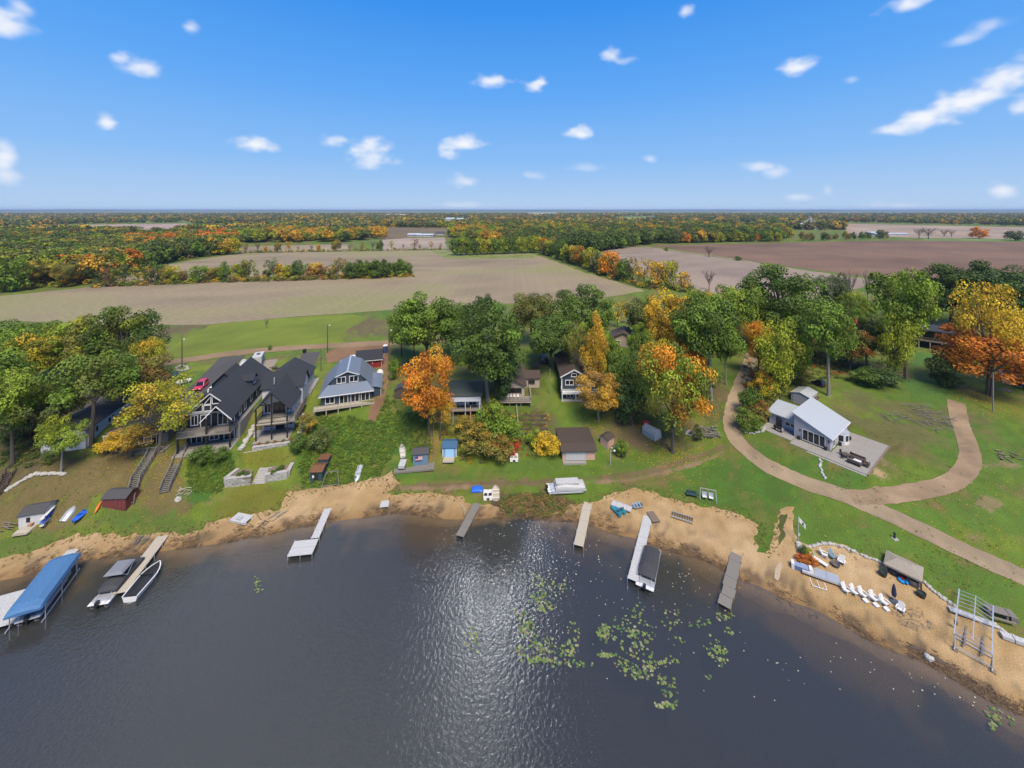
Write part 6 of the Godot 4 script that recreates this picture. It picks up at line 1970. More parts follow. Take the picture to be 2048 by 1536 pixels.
func make_objects() -> void:
	rng.seed = 99
	var t: Node3D
	var p: Vector3
	var mb: Mb
	# --- docks
	dock("long white dock with a square platform at its end, beside the broad sandy beach", [658, 1012], [630, 1076], 1.25, 4, M.white)
	t = get_child(get_child_count() - 1)
	var c := at_h(631, 1080, 0.62)
	for k in 2:
		var q := part("deck_panel", box_mb(-3.1, 0.65, -0.05, 0.0, 0.02 + k * 1.5, 1.48 + k * 1.5), M.white, t)
		q.position = Vector3(0, 0.625, 0.2)
	for q in [[-3.05, 0.3], [-3.05, 3.1], [0.6, 3.1], [-1.2, 3.1]]:
		mb = Mb.new()
		mb.cyl(Vector3(q[0], -1.6, q[1]), Vector3(q[0], 0.9, q[1]), 0.04, 6)
		part("leg", mb, M.galv, t)
	dock("short white dock section standing at the water's edge", [773, 991], [768, 1014], 1.5, 1, M.white)
	dock("narrow dark weathered dock pointing into the dark shallow bay", [955, 1006], [919, 1072], 1.4, 4, M.grey_wood, 0.5, 0.03)
	dock("tan wooden dock between the dark shallow bay and the white dock with a pontoon boat", [1177, 999], [1157, 1091], 1.55, 4, M.pale_wood)
	dock("narrow white dock with the covered pontoon boat moored alongside", [1297, 1028], [1265, 1160], 1.45, 5, M.white)
	dock("crooked old grey wooden dock next to the boat launch", [1477, 1091], [1449, 1212], 1.6, 7, M.grey_wood, 0.5, 0.07)
	dock("long cream dock lying between the two covered boats", [326, 1071], [238, 1186], 1.7, 5, M.pale_wood, 0.7)
	dock("white gangway leading under the blue boat canopy", [164, 1082], [110, 1135], 1.6, 3, M.white, 0.6)
	p = at_h(2, 1236, 0.55)
	t = thing("dock_platform", "grey platform dock at the left edge beside the blue canopy", "dock", Vector3(p.x, 0, p.z), 0.42)
	for k in 3: part("deck_panel", box_mb(-2.4, 2.4, 0.5, 0.58, -4.4 + k * 2.0, -2.43 + k * 2.0), M.white, t)
	for q in [[-2.4, 1.5], [2.4, 1.5], [2.4, -4.2], [2.4, -1.5]]:
		mb = Mb.new()
		mb.cyl(Vector3(q[0], -1.6, q[1]), Vector3(q[0], 1.6, q[1]), 0.05, 6)
		part("leg", mb, M.galv, t)
	p = at_h(1310, 1037, 0.9)
	t = thing("wooden_step", "square wooden landing beside the head of the white pontoon dock", "platform", pt(1309, 1040), 0.15)
	for k in 5: part("plank", box_mb(-0.7 + k * 0.28, -0.45 + k * 0.28, 0.28, 0.34, -1.6, 0.8), M.wood, t)
	for q in [-0.6, 0.6]: part("leg", box_mb(q - 0.05, q + 0.05, -0.4, 0.28, 0.6, 0.7), M.wood, t)
	# --- moored boats
	p = at_h(1298, 1141, 0.0)
	pontoon("pontoon boat under a charcoal cover moored at the narrow white dock", p, -0.49, 7.2, 2.5, M.grey_cloth, M.alu)
	p = at_h(238, 1168, 0.0)
	t = pontoon("pontoon boat with a grey canopy moored at the shoreward side of the cream dock", p, 0.18, 7.0, 2.5, M.grey_cloth, M.grey_cloth)
	mb = Mb.new()
	mb.hexa([Vector3(-1.2, 2.3, -1.4), Vector3(1.2, 2.3, -1.4), Vector3(1.2, 2.3, 1.2), Vector3(-1.2, 2.3, 1.2), Vector3(-0.9, 2.6, -1.1), Vector3(0.9, 2.6, -1.1), Vector3(0.9, 2.6, 0.9), Vector3(-0.9, 2.6, 0.9)])
	part("bimini_top", mb, mat(0.16, 0.17, 0.2, 0.8), t)
	for s in [-1, 1]:
		mb = Mb.new()
		mb.bar(Vector3(s * 1.15, 1.0, 0.6), Vector3(s * 1.15, 2.3, -1.2), 0.05, 0.05)
		mb.bar(Vector3(s * 1.15, 1.0, -0.2), Vector3(s * 1.15, 2.3, 1.1), 0.05, 0.05)
		part("bimini_frame", mb, M.alu, t)
	p = at_h(291, 1166, 0.0)
	t = thing("speedboat", "pointed white speedboat under a black cover on the lake side of the cream dock", "boat", p, 0.14)
	var rows := hull(5.8, 2.2, 1.0)
	for r in rows:
		for i in r.size(): r[i].y -= 0.25
	mb = Mb.new()
	mb.skin(rows, Vector3(0, 0.3, 0), false)
	mb.face(rows[0], Vector3(0, 0.3, 0))
	part("hull", mb, M.plastic, t)
	mb = Mb.new()
	for i in 8:
		mb.face([rows[i][0] * Vector3(0.9, 1, 0.96) + Vector3(0, 0.03, 0), rows[i + 1][0] * Vector3(0.9, 1, 0.96) + Vector3(0, 0.03, 0), Vector3(0, 0.98 - absf(i + 1 - 4) * 0.04, rows[i + 1][0].z * 0.96), Vector3(0, 0.98 - absf(i - 4) * 0.04, rows[i][0].z * 0.96)], Vector3(0, -3, 0))
		mb.face([rows[i][4] * Vector3(0.9, 1, 0.96) + Vector3(0, 0.03, 0), rows[i + 1][4] * Vector3(0.9, 1, 0.96) + Vector3(0, 0.03, 0), Vector3(0, 0.98 - absf(i + 1 - 4) * 0.04, rows[i + 1][0].z * 0.96), Vector3(0, 0.98 - absf(i - 4) * 0.04, rows[i][0].z * 0.96)], Vector3(0, -3, 0))
	part("cover", mb, M.black, t)
	mb = Mb.new()
	for i in 8:
		for q in [0, 4]: mb.bar(rows[i][q] + Vector3(0, 0.03, 0), rows[i + 1][q] + Vector3(0, 0.03, 0), 0.14, 0.07)
	part("gunwale", mb, M.plastic, t)
	part("windscreen", box_mb(-0.85, 0.85, 0.95, 1.12, -0.3, -0.2), M.glass, t)
	# blue boat canopy on its lift
	p = at_h(91, 1163, 2.6)
	p.y = 0
	t = thing("canopy_lift", "boat lift under a long blue fabric canopy at the left edge of the shore", "boat lift", p, 0.42)
	mb = Mb.new()
	var cr: Array = []
	for q in [[4.7, 0.55], [4.4, 0.9], [3.6, 1.0], [-3.6, 1.0], [-4.4, 0.9], [-4.7, 0.55]]:
		var hw: float = 1.85 if absf(q[0]) < 4.6 else 1.75
		var tp: float = 3.05 if absf(q[0]) < 4.0 else 2.85 if absf(q[0]) < 4.6 else 2.6
		cr.append([Vector3(-hw, 2.2, q[0]), Vector3(-hw * 0.92, lerpf(2.2, tp, 0.6), q[0]), Vector3(-hw * q[1] * 0.5, tp, q[0]), Vector3(hw * q[1] * 0.5, tp, q[0]), Vector3(hw * 0.92, lerpf(2.2, tp, 0.6), q[0]), Vector3(hw, 2.2, q[0])])
	mb.skin(cr, Vector3(0, 2.0, 0), false)
	mb.face(cr[0], Vector3(0, 2, 0))
	mb.face(cr[5], Vector3(0, 2, 0))
	part("canopy", mb, M.blue_cloth, t)
	for z in [3.6, 0.0, -3.6]:
		for s in [-1, 1]:
			mb = Mb.new()
			mb.cyl(Vector3(s * 1.7, -1.4, z), Vector3(s * 1.7, 2.4, z), 0.06, 6)
			part("leg", mb, M.alu, t)
	for s in [-1, 1]:
		for y in [0.25, 2.2]:
			mb = Mb.new()
			mb.bar(Vector3(s * 1.7, y, -4.4), Vector3(s * 1.7, y, 4.4), 0.1, 0.12)
			part("rail", mb, M.alu, t)
	t = pontoon("pontoon boat stored under the long blue canopy", p + Vector3(0, 0.1, 0), 0.42, 7.0, 2.4, M.grey_cloth, M.alu)
	# --- boats and gear on land
	p = pt(1134, 982)
	t = pontoon("pontoon boat under a white cover parked on the lawn behind the shore", p, -1.5, 7.2, 2.4, M.white, M.white, 0.25)
	part("cover_ridge", box_mb(-0.8, 0.8, 1.8, 2.02, -2.2, 2.2), M.white, t)
	rowboat("grey aluminium rowboat turned over on the grass beside the blue kayak", [151, 1012], [126, 1045], 1.4, M.alu, true)
	t = thing("kayak", "bright blue sit-on kayak lying on the grass left of the red shed", "kayak", pt(163, 1030) + Vector3(0, 0.0, 0), 0.22)
	mb = Mb.new()
	var kr2: Array = []
	for i in 7:
		var z := 1.8 - 3.6 * i / 6.0
		var hw := 0.62 * maxf(1.0 - pow(absf(z) / 1.85, 4), 0.12)
		kr2.append([Vector3(-hw, 0.2, z), Vector3(-hw * 0.7, 0.02, z), Vector3(hw * 0.7, 0.02, z), Vector3(hw, 0.2, z), Vector3(hw * 0.6, 0.36, z), Vector3(-hw * 0.6, 0.36, z)])
	mb.skin(kr2, Vector3(0, 0.2, 0))
	part("hull", mb, M.blue, t)
	part("seat", box_mb(-0.3, 0.3, 0.36, 0.46, 0.1, 0.7), mat(0.01, 0.06, 0.3, 0.5), t)
	part("seat", box_mb(-0.3, 0.3, 0.36, 0.46, -1.0, -0.4), mat(0.01, 0.06, 0.3, 0.5), t)
	rowboat("pale rowboat turned over at the sandy foot of the green slope", [711, 966], [721, 933], 1.35, M.alu, true)
	rowboat("slim grey rowboat standing bow up behind the white cart by the flag shed", [803, 891], [806, 918], 1.2, mat(0.42, 0.42, 0.4, 0.5))
	rowboat("beige rowboat lying on the grass right of the white paddle boat with black seats", [991, 974], [992, 1003], 1.5, mat(0.55, 0.5, 0.4, 0.5), false, M.pale_wood)
	rowboat("small dinghy with a navy inside on the sand near the white dock panel", [1262, 1017], [1284, 1013], 1.3, mat(0.25, 0.3, 0.35, 0.4), false, mat(0.04, 0.09, 0.16, 0.5))
	for q in [["white paddle boat with two black seats on the grass beside the beige rowboat", 976, 992, 0.06, M.black], ["white paddle boat with a grey seat parked on the lawn below the red bush", 1028, 917, 0.0, mat(0.3, 0.28, 0.26)], ["teal blue paddle boat lying on the sand beside the white dock panel", 1236, 1023, 0.5, mat(0.02, 0.1, 0.14)]]:
		p = pt(q[1], q[2])
		t = thing("paddle_boat", q[0], "boat", p, q[3])
		var bm: Material = mat(0.02, 0.17, 0.24, 0.4) if q[1] == 1236 else M.plastic
		for s in [-1, 1]:
			mb = Mb.new()
			mb.hexa([Vector3(s * 0.55 - 0.25, 0, -1.2), Vector3(s * 0.55 + 0.25, 0, -1.2), Vector3(s * 0.55 + 0.25, 0, 1.2), Vector3(s * 0.55 - 0.25, 0, 1.2), Vector3(s * 0.55 - 0.32, 0.5, -1.1), Vector3(s * 0.55 + 0.32, 0.5, -1.1), Vector3(s * 0.55 + 0.32, 0.5, 1.15), Vector3(s * 0.55 - 0.32, 0.5, 1.15)])
			part("float", mb, bm, t)
			part("seat", box_mb(s * 0.42 - 0.28, s * 0.42 + 0.28, 0.45, 0.62, 0.1, 0.6), q[4], t)
			part("backrest", box_mb(s * 0.42 - 0.28, s * 0.42 + 0.28, 0.6, 1.0, 0.6, 0.72), q[4], t)
		part("deck", box_mb(-0.8, 0.8, 0.3, 0.45, -1.1, 1.0), bm, t)
	p = pt(954, 980)
	t = thing("tarp_bundle", "bright blue tarpaulin bundle on the grass left of the paddle boat", "tarpaulin", p, 0.1)
	part("tarp", loft([[0.7, 1.0, 0, 0.25], [0.55, 1.1, 0, 0.5], [0.0, 1.15, 0, 0.62], [-0.5, 1.1, 0, 0.55], [-0.75, 0.95, 0, 0.2]]), M.blue, t)
	p = pt(483, 1041)
	t = thing("swim_raft", "small white swim raft on the upper edge of the left beach", "raft", p, 1.35)
	part("deck", box_mb(-0.9, 0.9, 0.35, 0.5, -1.6, 1.6), M.white, t)
	for s in [-0.65, 0.65]:
		mb = Mb.new()
		mb.cyl(Vector3(s, 0.18, -1.6), Vector3(s, 0.18, 1.6), 0.2, 8)
		part("float", mb, M.plastic, t)
	part("bench", box_mb(-0.7, 0.0, 0.5, 0.8, -0.5, 0.4), M.alu, t)
	# --- sheds
	p = pt(632, 967)
	t = shed("dark green shed with a stepped rusty roof at the foot of the slope", p, 0.05, 2.2, 2.6, 2.3, 2.7, M.teal, M.rust, M.black, true)
	part("roof", box_mb(-0.9, 1.3, 3.0, 3.1, -4.4, -2.5), M.rust, t)
	part("wall", box_mb(-0.8, 1.2, 0, 3.0, -4.3, -2.62), M.teal, t)
	part("sign", box_mb(-0.7, -0.35, 1.1, 1.6, 0.03, 0.06), M.plastic, t)
	p = pt(662, 970)
	t = thing("playground_swing", "empty grey tubular swing frame right of the rusty roofed shed", "frame", p, 0.2)
	mb = Mb.new()
	for q in [[-1.6, 0.6, -1.0, -0.8], [1.6, 0.6, 1.0, -0.8], [-1.6, -2.4, -1.0, -0.8], [1.6, -2.4, 1.0, -0.8]]: mb.bar(Vector3(q[0], 0, q[1]), Vector3(q[2], 2.1, q[3]), 0.09, 0.09)
	mb.bar(Vector3(-1.1, 2.1, -0.8), Vector3(1.1, 2.1, -0.8), 0.1, 0.1)
	for z in [0.5, -0.9, -2.3]: mb.bar(Vector3(-1.5, 0.3, z), Vector3(1.5, 0.3, z), 0.08, 0.08)
	part("frame", mb, M.grey_wood, t)
	p = pt(841, 931)
	t = thing("deck_platform", "low timber platform on the grass that carries the flag shed and the white cart", "platform", pt(829, 938), 0.15)
	for k in 14: part("plank", box_mb(-4.0 + k * 0.57, -3.46 + k * 0.57, -0.1, 0.22, -1.9, 0.9), M.grey_wood, t)
	t = shed("blue-grey shed with a striped flag on its front, standing on a timber platform", p + Vector3(0, 0.22, 0), 0.15, 3.0, 2.2, 2.2, 2.7, M.bluegrey, M.grey_shingle, null, true)
	part("trim_board", box_mb(-1.5, 1.5, 2.02, 2.16, 0.0, 0.05), M.trim, t)
	t = thing("flag", "red and white striped flag with a blue corner hung on the blue-grey shed", "flag", p + Vector3(-0.9, 1.25, 0.42), 0.15)
	for k in 7: part("stripe", box_mb(-0.05, 1.35, 0.72 - k * 0.11, 0.825 - k * 0.11, 0.0, 0.03), mat(0.5, 0.12, 0.14) if k % 2 == 0 else M.plastic, t)
	part("canton", box_mb(-0.05, 0.5, 0.4, 0.83, 0.032, 0.045), mat(0.03, 0.04, 0.15), t)
	p = pt(804, 938)
	t = thing("white_cart", "white box cart standing on the timber platform below the slim grey rowboat", "cart", p + Vector3(0, 0.2, 0), 0.05)
	part("box", box_mb(-0.6, 0.6, 0.25, 0.7, -1.6, 0.6), M.white, t)
	part("lid", box_mb(-0.65, 0.65, 0.7, 0.78, -1.65, 0.65), M.white, t)
	for s in [-1, 1]:
		mb = Mb.new()
		mb.cyl(Vector3(s * 0.62, 0.22, 0.2), Vector3(s * 0.72, 0.22, 0.2), 0.22, 10)
		part("wheel", mb, M.rubber, t)
	p = pt(899, 914)
	t = shed("light blue shed with a dark blue roof and a small deck in front", p, 0.03, 2.9, 3.0, 2.0, 2.5, M.skyblue, mat(0.035, 0.1, 0.2, 0.6), null, true)
	part("door", box_mb(-0.9, 0.9, 0.05, 1.75, 0.0, 0.05), mat(0.28, 0.5, 0.75, 0.6), t)
	part("corner_board", box_mb(-1.5, -1.36, 0, 1.95, 0.0, 0.07), M.trim, t)
	part("corner_board", box_mb(1.36, 1.5, 0, 1.95, 0.0, 0.07), M.trim, t)
	for k in 6: part("deck_board", box_mb(-1.2, 1.1, -0.15, 0.1, 0.1 + k * 0.27, 0.35 + k * 0.27), M.pale_wood, t)
	p = pt(1222, 893)
	t = shed("small pink shed with a dark roof, its corner turned to the lake", p, 0.72, 2.3, 2.0, 1.9, 2.35, M.pink, M.brown_shingle, null, true)
	part("door_trim", box_mb(-0.85, 0.0, 0, 1.75, 0.0, 0.04), M.dark_wood, t)
	part("door", box_mb(-0.78, -0.07, 0.05, 1.68, 0.04, 0.07), M.pink, t)
	stones("stone_edging", "stones along the foot of the pink shed", [[1205, 890], [1222, 897], [1240, 893], [1244, 888]], 14, 0.4, M.stone)
	p = pt(1310, 876)
	t = thing("arched_shelter", "grey arched fabric shelter on the lawn beside a red crate", "shelter", p, 0.62)
	mb = Mb.new()
	var ra: Array = []
	for z in [0.8, -2.6]:
		var r2: Array = []
		for k in 9:
			var a := PI * k / 8.0
			r2.append(Vector3(-cos(a) * 1.15, pow(sin(a), 0.7) * 2.2, z))
		ra.append(r2)
	mb.skin(ra, Vector3(0, 0.8, -1), false)
	part("cover", mb, mat(0.26, 0.29, 0.3, 0.7), t)
	mb = Mb.new()
	mb.face(ra[0], Vector3(0, 0.5, -3))
	part("front_flap", mb, mat(0.4, 0.42, 0.42, 0.7), t)
	mb = Mb.new()
	for k in 8: mb.bar(ra[0][k], ra[0][k + 1], 0.1, 0.12)
	part("hoop", mb, M.alu, t)
	t = thing("crate", "red crate standing behind the grey arched shelter", "crate", pt(1292, 850), 0.3)
	part("box", box_mb(-0.7, 0.7, 0, 0.7, -0.5, 0.5), M.red, t)
	part("lid", box_mb(-0.75, 0.75, 0.7, 0.76, -0.55, 0.55), mat(0.5, 0.05, 0.06), t)
	t = thing("cooler_box", "white box between the red crate and the arched shelter", "box", pt(1292, 860), 0.3)
	part("box", box_mb(-0.6, 0.6, 0, 0.6, -0.5, 0.5), M.plastic, t)
	part("lid", box_mb(-0.62, 0.62, 0.6, 0.68, -0.52, 0.52), M.plastic, t)
	p = pt(228, 1018)
	t = shed("low dark red shed with a grey roof beside the foot of the long stair", p, 0.05, 3.9, 2.6, 1.9, 2.5, mat(0.13, 0.025, 0.025, 0.85), M.grey_shingle, null, true)
	for k in 6: part("plank", box_mb(-1.9 + k * 0.64, -1.3 + k * 0.64, 0.02, 1.85, 0.0, 0.03 + (k % 2) * 0.012), mat(0.14, 0.03, 0.03, 0.85), t)
	t = thing("kayak_orange", "orange kayak propped against the side of the dark red shed", "kayak", p + Vector3(-2.4, 0.1, 0.4), 0.3)
	mb = Mb.new()
	mb.tube([Vector3(0, 0.05, 0.8), Vector3(0.05, 0.5, 0.2), Vector3(0.15, 1.1, -0.5)], [0.06, 0.24, 0.08], 8)
	part("hull", mb, mat(0.7, 0.13, 0.02, 0.5), t)
	p = pt(62, 1052)
	t = shed("small white hut with a dark grey roof near the left edge of the shore", p, 0.3, 3.2, 2.8, 2.0, 2.6, M.siding, M.grey_shingle, null, true)
	part("window", box_mb(-0.6, -0.1, 0.7, 1.5, 0.0, 0.04), M.glass, t)
	t = thing("deck_boat", "pale flat-decked boat lying in front of the white hut", "boat", pt(52, 1060), 0.2)
	part("hull", loft([[1.2, 1.0, 0.0, 0.4], [0.6, 1.1, 0, 0.5], [-1.4, 1.0, 0, 0.5], [-1.9, 0.7, 0.1, 0.42]]), M.pale_wood, t)
	part("seat", box_mb(0.15, 0.7, 0.5, 0.85, -0.6, 0.0), mat(0.35, 0.2, 0.14), t)
	t = thing("board_rack", "rack of white and blue boards along the side of the white hut", "rack", p + Vector3(1.9, 0, 0), 0.42)
	for k in 3:
		mb = Mb.new()
		mb.hexa([Vector3(0, 0.4 + k * 0.55, -2.6), Vector3(0.5, 0.4 + k * 0.55, -2.6), Vector3(0.5, 0.4 + k * 0.55, 0.8), Vector3(0, 0.4 + k * 0.55, 0.8), Vector3(0.0, 0.52 + k * 0.55, -2.6), Vector3(0.5, 0.52 + k * 0.55, -2.6), Vector3(0.5, 0.52 + k * 0.55, 0.8), Vector3(0, 0.52 + k * 0.55, 0.8)])
		part("board", mb, [M.plastic, M.blue, M.plastic][k], t)
	for z in [-2.2, 0.4]: part("post", box_mb(0.5, 0.58, 0, 1.9, z, z + 0.08), M.grey_wood, t)
	sticks("plank_pile", "pile of old planks at the left edge below the hut", "planks", pt(18, 1055), 12, 3.0, 1.2, 0.09, M.wood, 0.3, 0.2)
	# dark canopy shelter and small house bits left of the maple
	p = pt(801, 798)
	t = shed("dark tent-roofed gazebo left of the orange maple", p, 0.0, 3.0, 3.0, 2.0, 2.9, M.dark_wood, mat(0.05, 0.053, 0.06, 0.8), null)
	# --- stairs
	stair("long weathered stair from the deck cottage down to the red shed", [[306, 903], [300, 918], [284, 945], [272, 962], [258, 1012]], 1.3, M.grey_wood)
	stair("second weathered stair from the long house down to the grass", [[366, 897], [352, 935], [336, 968], [328, 988]], 1.4, M.grey_wood)
	stair("narrow dark stair at the left edge beside the stone bank", [[22, 945], [0, 985], [-20, 1005]], 1.2, M.dark_wood)
	stones("stone_bank", "bank of loose pale stones on the left hillside", [[10, 985], [40, 965], [70, 950], [100, 948], [130, 950]], 46, 0.55, M.stone)
	# --- terraced stone walls below the white porch house
	var wl := pt(450, 975)
	var wy := wl.y - 0.2
	block_wall("pale block wall of the lower terrace, part left of its steps, with a wing running uphill", [[476, 936], [450, 972], [503, 966]], wy, 4, 0.85, 0.42)
	block_wall("pale block wall of the lower terrace, part right of its steps, with a wing running uphill", [[530, 963], [576, 954], [589, 912]], wy, 4, 0.85, 0.42)
	block_wall("low pale stone wall holding the planting bed in front of the white porch house", [[505, 900], [592, 889]], pt(548, 896).y - 0.3, 2, 1.0, 0.45)
	block_wall("end pier of the upper stone wall by the right corner of the white porch house", [[592, 889], [600, 876]], pt(594, 886).y - 0.2, 2, 0.8, 0.45)
	for q in [["brown planting bed behind the left part of the block wall", [[475, 936], [453, 959], [502, 954], [506, 940]]], ["brown planting bed behind the right part of the block wall", [[533, 948], [575, 940], [584, 914], [540, 930]]]]:
		mb = Mb.new()
		var fp: Array = []
		for e in q[1]: fp.append(at_h(e[0], e[1], wy + 1.62))
		mb.face(fp, fp[0] - Vector3(0, 20, 0))
		var lowp: Array = []
		for e in fp: lowp.append(e - Vector3(0, 1.2, 0))
		for e in 4: mb.face([fp[e], fp[(e + 1) % 4], lowp[(e + 1) % 4], lowp[e]], (fp[0] + fp[2]) / 2 - Vector3(0, 0.5, 0))
		t = thing("planting_bed", q[0], "planting bed", Vector3.ZERO)
		part("soil", mb, M.wood, t)
	var sa := pt(532, 936)
	var sb := pt(517, 968)
	t = thing("stone_steps", "straight pale stone steps between the two lower block walls", "steps", sb, yaw_of(sb, sa))
	var sl := Vector2(sa.x - sb.x, sa.z - sb.z).length()
	for k in 10: part("step", box_mb(-1.2, 1.2, -0.4, 0.12 + (sa.y - sb.y) * k / 9.0, -sl * (k + 1) / 10.0 + 0.02, -sl * k / 10.0), M.stone, t)
	sa = pt(514, 862)
	sb = pt(496, 905)
	t = thing("stone_steps", "long stone steps edged with boulders left of the white porch house", "steps", sb, yaw_of(sb, sa))
	sl = Vector2(sa.x - sb.x, sa.z - sb.z).length()
	for k in 14: part("step", box_mb(-1.0, 1.0, -0.5, 0.1 + (sa.y - sb.y) * k / 13.0, -sl * (k + 1) / 14.0 + 0.02, -sl * k / 14.0), M.stone, t)
	stones("boulder_edge", "pale boulders along the stone steps left of the white porch house", [[508, 852], [498, 875], [482, 902]], 12, 0.9, M.stone)
	stones("boulder_edge", "boulders on the slope right of the white porch house", [[604, 830], [606, 850], [600, 868]], 8, 0.9, M.stone)
	for q in [[478, 950, "lowest of the dark shrubs in the left planting bed of the block wall"], [486, 945, "middle dark shrub in the left planting bed of the block wall"], [494, 948, "dark shrub in the left planting bed nearest the steps"], [546, 945, "dark shrub in the right planting bed nearest the steps"], [556, 939, "middle dark shrub in the right planting bed of the block wall"], [564, 935, "dark shrub farthest up in the right planting bed of the block wall"]]:
		var sp := at_h(q[0], q[1] + 3, wy + 1.6)
		plant("shrub", "shrub", "dark green" if int(q[0]) % 2 == 0 else "brown", sp, 0.75, 1.0, q[2])
	for k in 5: tree(518 + k * 16, 893 - k * 2, 884 - k * 2, 8, "shrub", "brown" if k % 2 == 0 else "olive", "%s small shrub from left in the bed before the white porch house" % nth(k), "rust")
	# --- poles and lamps
	pole("light_pole", "dark light pole on the grass by the stone ring near the parked cars", "pole", [364, 735], 678, 0.16, M.dark_wood, true)
	pole("utility_pole", "tall dark utility pole on the strip of grass behind the metal-roofed house", "pole", [655, 706], 650, 0.17, M.dark_wood, true)
	pole("post", "thin dark post in the grass left of the metal-roofed house", "pole", [642, 742], 697, 0.1, M.dark_wood)
	pole("utility_pole", "dark utility pole at the edge of the wood beside the dirt drive", "pole", [778, 738], 660, 0.16, M.dark_wood, true)
	pole("lawn_lamp", "slim white lamp post in front of the pink shed", "lamp", [1221, 931], 900, 0.07, M.white, true)
	pole("lawn_lamp", "white lamp post on the lawn below the dark glass house", "lamp", [1865, 754], 711, 0.09, M.white, true)
	pole("timber_post", "pale bare post in front of the trunk of the tall yellow tree", "pole", [1986, 823], 745, 0.14, M.pale_bark)
	pole("timber_post", "white post by the deck of the green-roofed cottage", "pole", [906, 852], 818, 0.09, M.white)
	pole("timber_post", "pale tall pole left of the navy cottage", "pole", [1100, 790], 738, 0.1, M.pale_bark)
	pole("timber_post", "reddish bare trunk below the green-roofed cottage", "pole", [941, 850], 812, 0.13, M.pink)
	# garden fence
	t = thing("garden_fence", "pale wire fence running uphill beside the vegetable beds below the tan cottage", "fence", pt(1038, 876), 0.0)
	for k in 6:
		p = pt(1038 - k * 1.0, 876 - k * 11)
		var o := part("post", box_mb(-0.07, 0.07, -0.2, 1.5, -0.07, 0.07), M.pale_wood, t)
		o.position = p - t.position
	mb = Mb.new()
	for k in 5:
		var a := pt(1038 - k, 876 - k * 11) - t.position
		var b := pt(1037 - k, 865 - k * 11) - t.position
		for y in [0.4, 0.9, 1.4]: mb.bar(a + Vector3(0, y, 0), b + Vector3(0, y, 0), 0.05, 0.06)
	part("rail", mb, M.pale_wood, t)
	for k in 5:
		p = pt(1068, 832 + k * 9)
		t = thing("garden_terrace", "%s timber edging from top of the terraced beds right of the fence" % nth(k), "edging", p, 0.02)
		part("sleeper", box_mb(-3.2, 3.2, -0.2, 0.3, -0.15, 0.15), M.dark_wood, t)
	t = thing("lattice_fence", "timber fence posts going uphill left of the light blue shed", "fence", pt(867, 910), 0.0)
	for k in 5:
		p = pt(867, 910 - k * 12)
		var o := part("post", box_mb(-0.08, 0.08, -0.2, 1.3, -0.08, 0.08), M.wood, t)
		o.position = p - t.position
	mb = Mb.new()
	for k in 4: mb.bar(pt(867, 910 - k * 12) - t.position + Vector3(0, 1.0, 0), pt(867, 898 - k * 12) - t.position + Vector3(0, 1.0, 0), 0.06, 0.1)
	part("rail", mb, M.wood, t)
	# --- vehicles
	car("red sport utility car parked on the asphalt drive left of the dark blue long house", pt(402, 776), 3.42, 4.7, 1.95, 1.75, mat(0.45, 0.015, 0.06, 0.25), true)
	car("white sedan parked beside the red car", pt(425, 786), 3.42, 4.6, 1.85, 1.45, mat(0.6, 0.64, 0.67, 0.25))
	car("white pickup parked at the end of the red garage", pt(709, 722), 0.1, 5.2, 2.0, 1.8, mat(0.72, 0.72, 0.72, 0.3), true)
	car("dark truck parked on the grass behind the tan cottage", pt(1086, 722), 0.1, 5.4, 2.1, 2.1, mat(0.06, 0.06, 0.05, 0.4), true)
	car("white car showing between the trees beside the brown-roofed house", pt(1281, 692), 1.2, 4.6, 1.9, 1.5, mat(0.65, 0.68, 0.7, 0.3))
	car("black utility buggy on the lawn behind the metal shed", pt(1637, 771), 0.3, 3.0, 1.5, 1.7, mat(0.02, 0.02, 0.02, 0.4), true)
	p = pt(517, 728)
	t = thing("camper_trailer", "white camper trailer behind the back gable of the dark blue long house", "camper", p, 0.4)
	mb = Mb.new()
	mb.hexa([Vector3(-1.2, 0.5, -2.6), Vector3(1.2, 0.5, -2.6), Vector3(1.2, 0.5, 2.9), Vector3(-1.2, 0.5, 2.9), Vector3(-1.2, 2.9, -2.2), Vector3(1.2, 2.9, -2.2), Vector3(1.2, 2.9, 2.9), Vector3(-1.2, 2.9, 2.9)])
	part("body", mb, M.white, t)
	part("roof_vent", box_mb(-0.4, 0.4, 2.9, 3.1, -0.5, 0.4), M.black, t)
	part("window", box_mb(1.2, 1.26, 1.5, 2.2, -1.0, 0.4), M.glass, t)
	part("stripe", box_mb(-1.28, 1.28, 1.0, 1.15, -1.8, 2.3), M.grey_cloth, t)
	p = pt(487, 733)
	t = thing("covered_trailer", "white covered trailer on the grass left of the long house's back roof", "trailer", p, 0.5)
	part("cover", loft([[2.2, 0.9, 0.3, 1.2], [1.6, 1.0, 0.3, 1.8], [-1.4, 1.0, 0.3, 1.7], [-2.2, 0.8, 0.3, 1.1]]), M.white, t)
	p = pt(771, 705)
	t = thing("portable_toilet", "blue portable toilet with a white roof at the end of the dirt road", "toilet", p, 0.2)
	part("cabin", box_mb(-0.65, 0.65, 0, 2.2, -0.65, 0.65), mat(0.02, 0.055, 0.13, 0.5), t)
	part("roof", loft([[0.7, 0.7, 2.2, 2.3], [0.3, 0.7, 2.2, 2.55], [-0.3, 0.7, 2.2, 2.55], [-0.7, 0.7, 2.2, 2.3]]), M.plastic, t)
	part("door", box_mb(-0.4, 0.4, 0.15, 2.0, 0.65, 0.69), mat(0.03, 0.07, 0.16, 0.5), t)
	p = pt(609, 706)
	t = thing("trash_bin", "dark wheeled trash bin at the road end of the asphalt drive", "bin", p, 0.0)
	part("bin", box_mb(-0.4, 0.4, 0.1, 1.1, -0.4, 0.4), M.black, t)
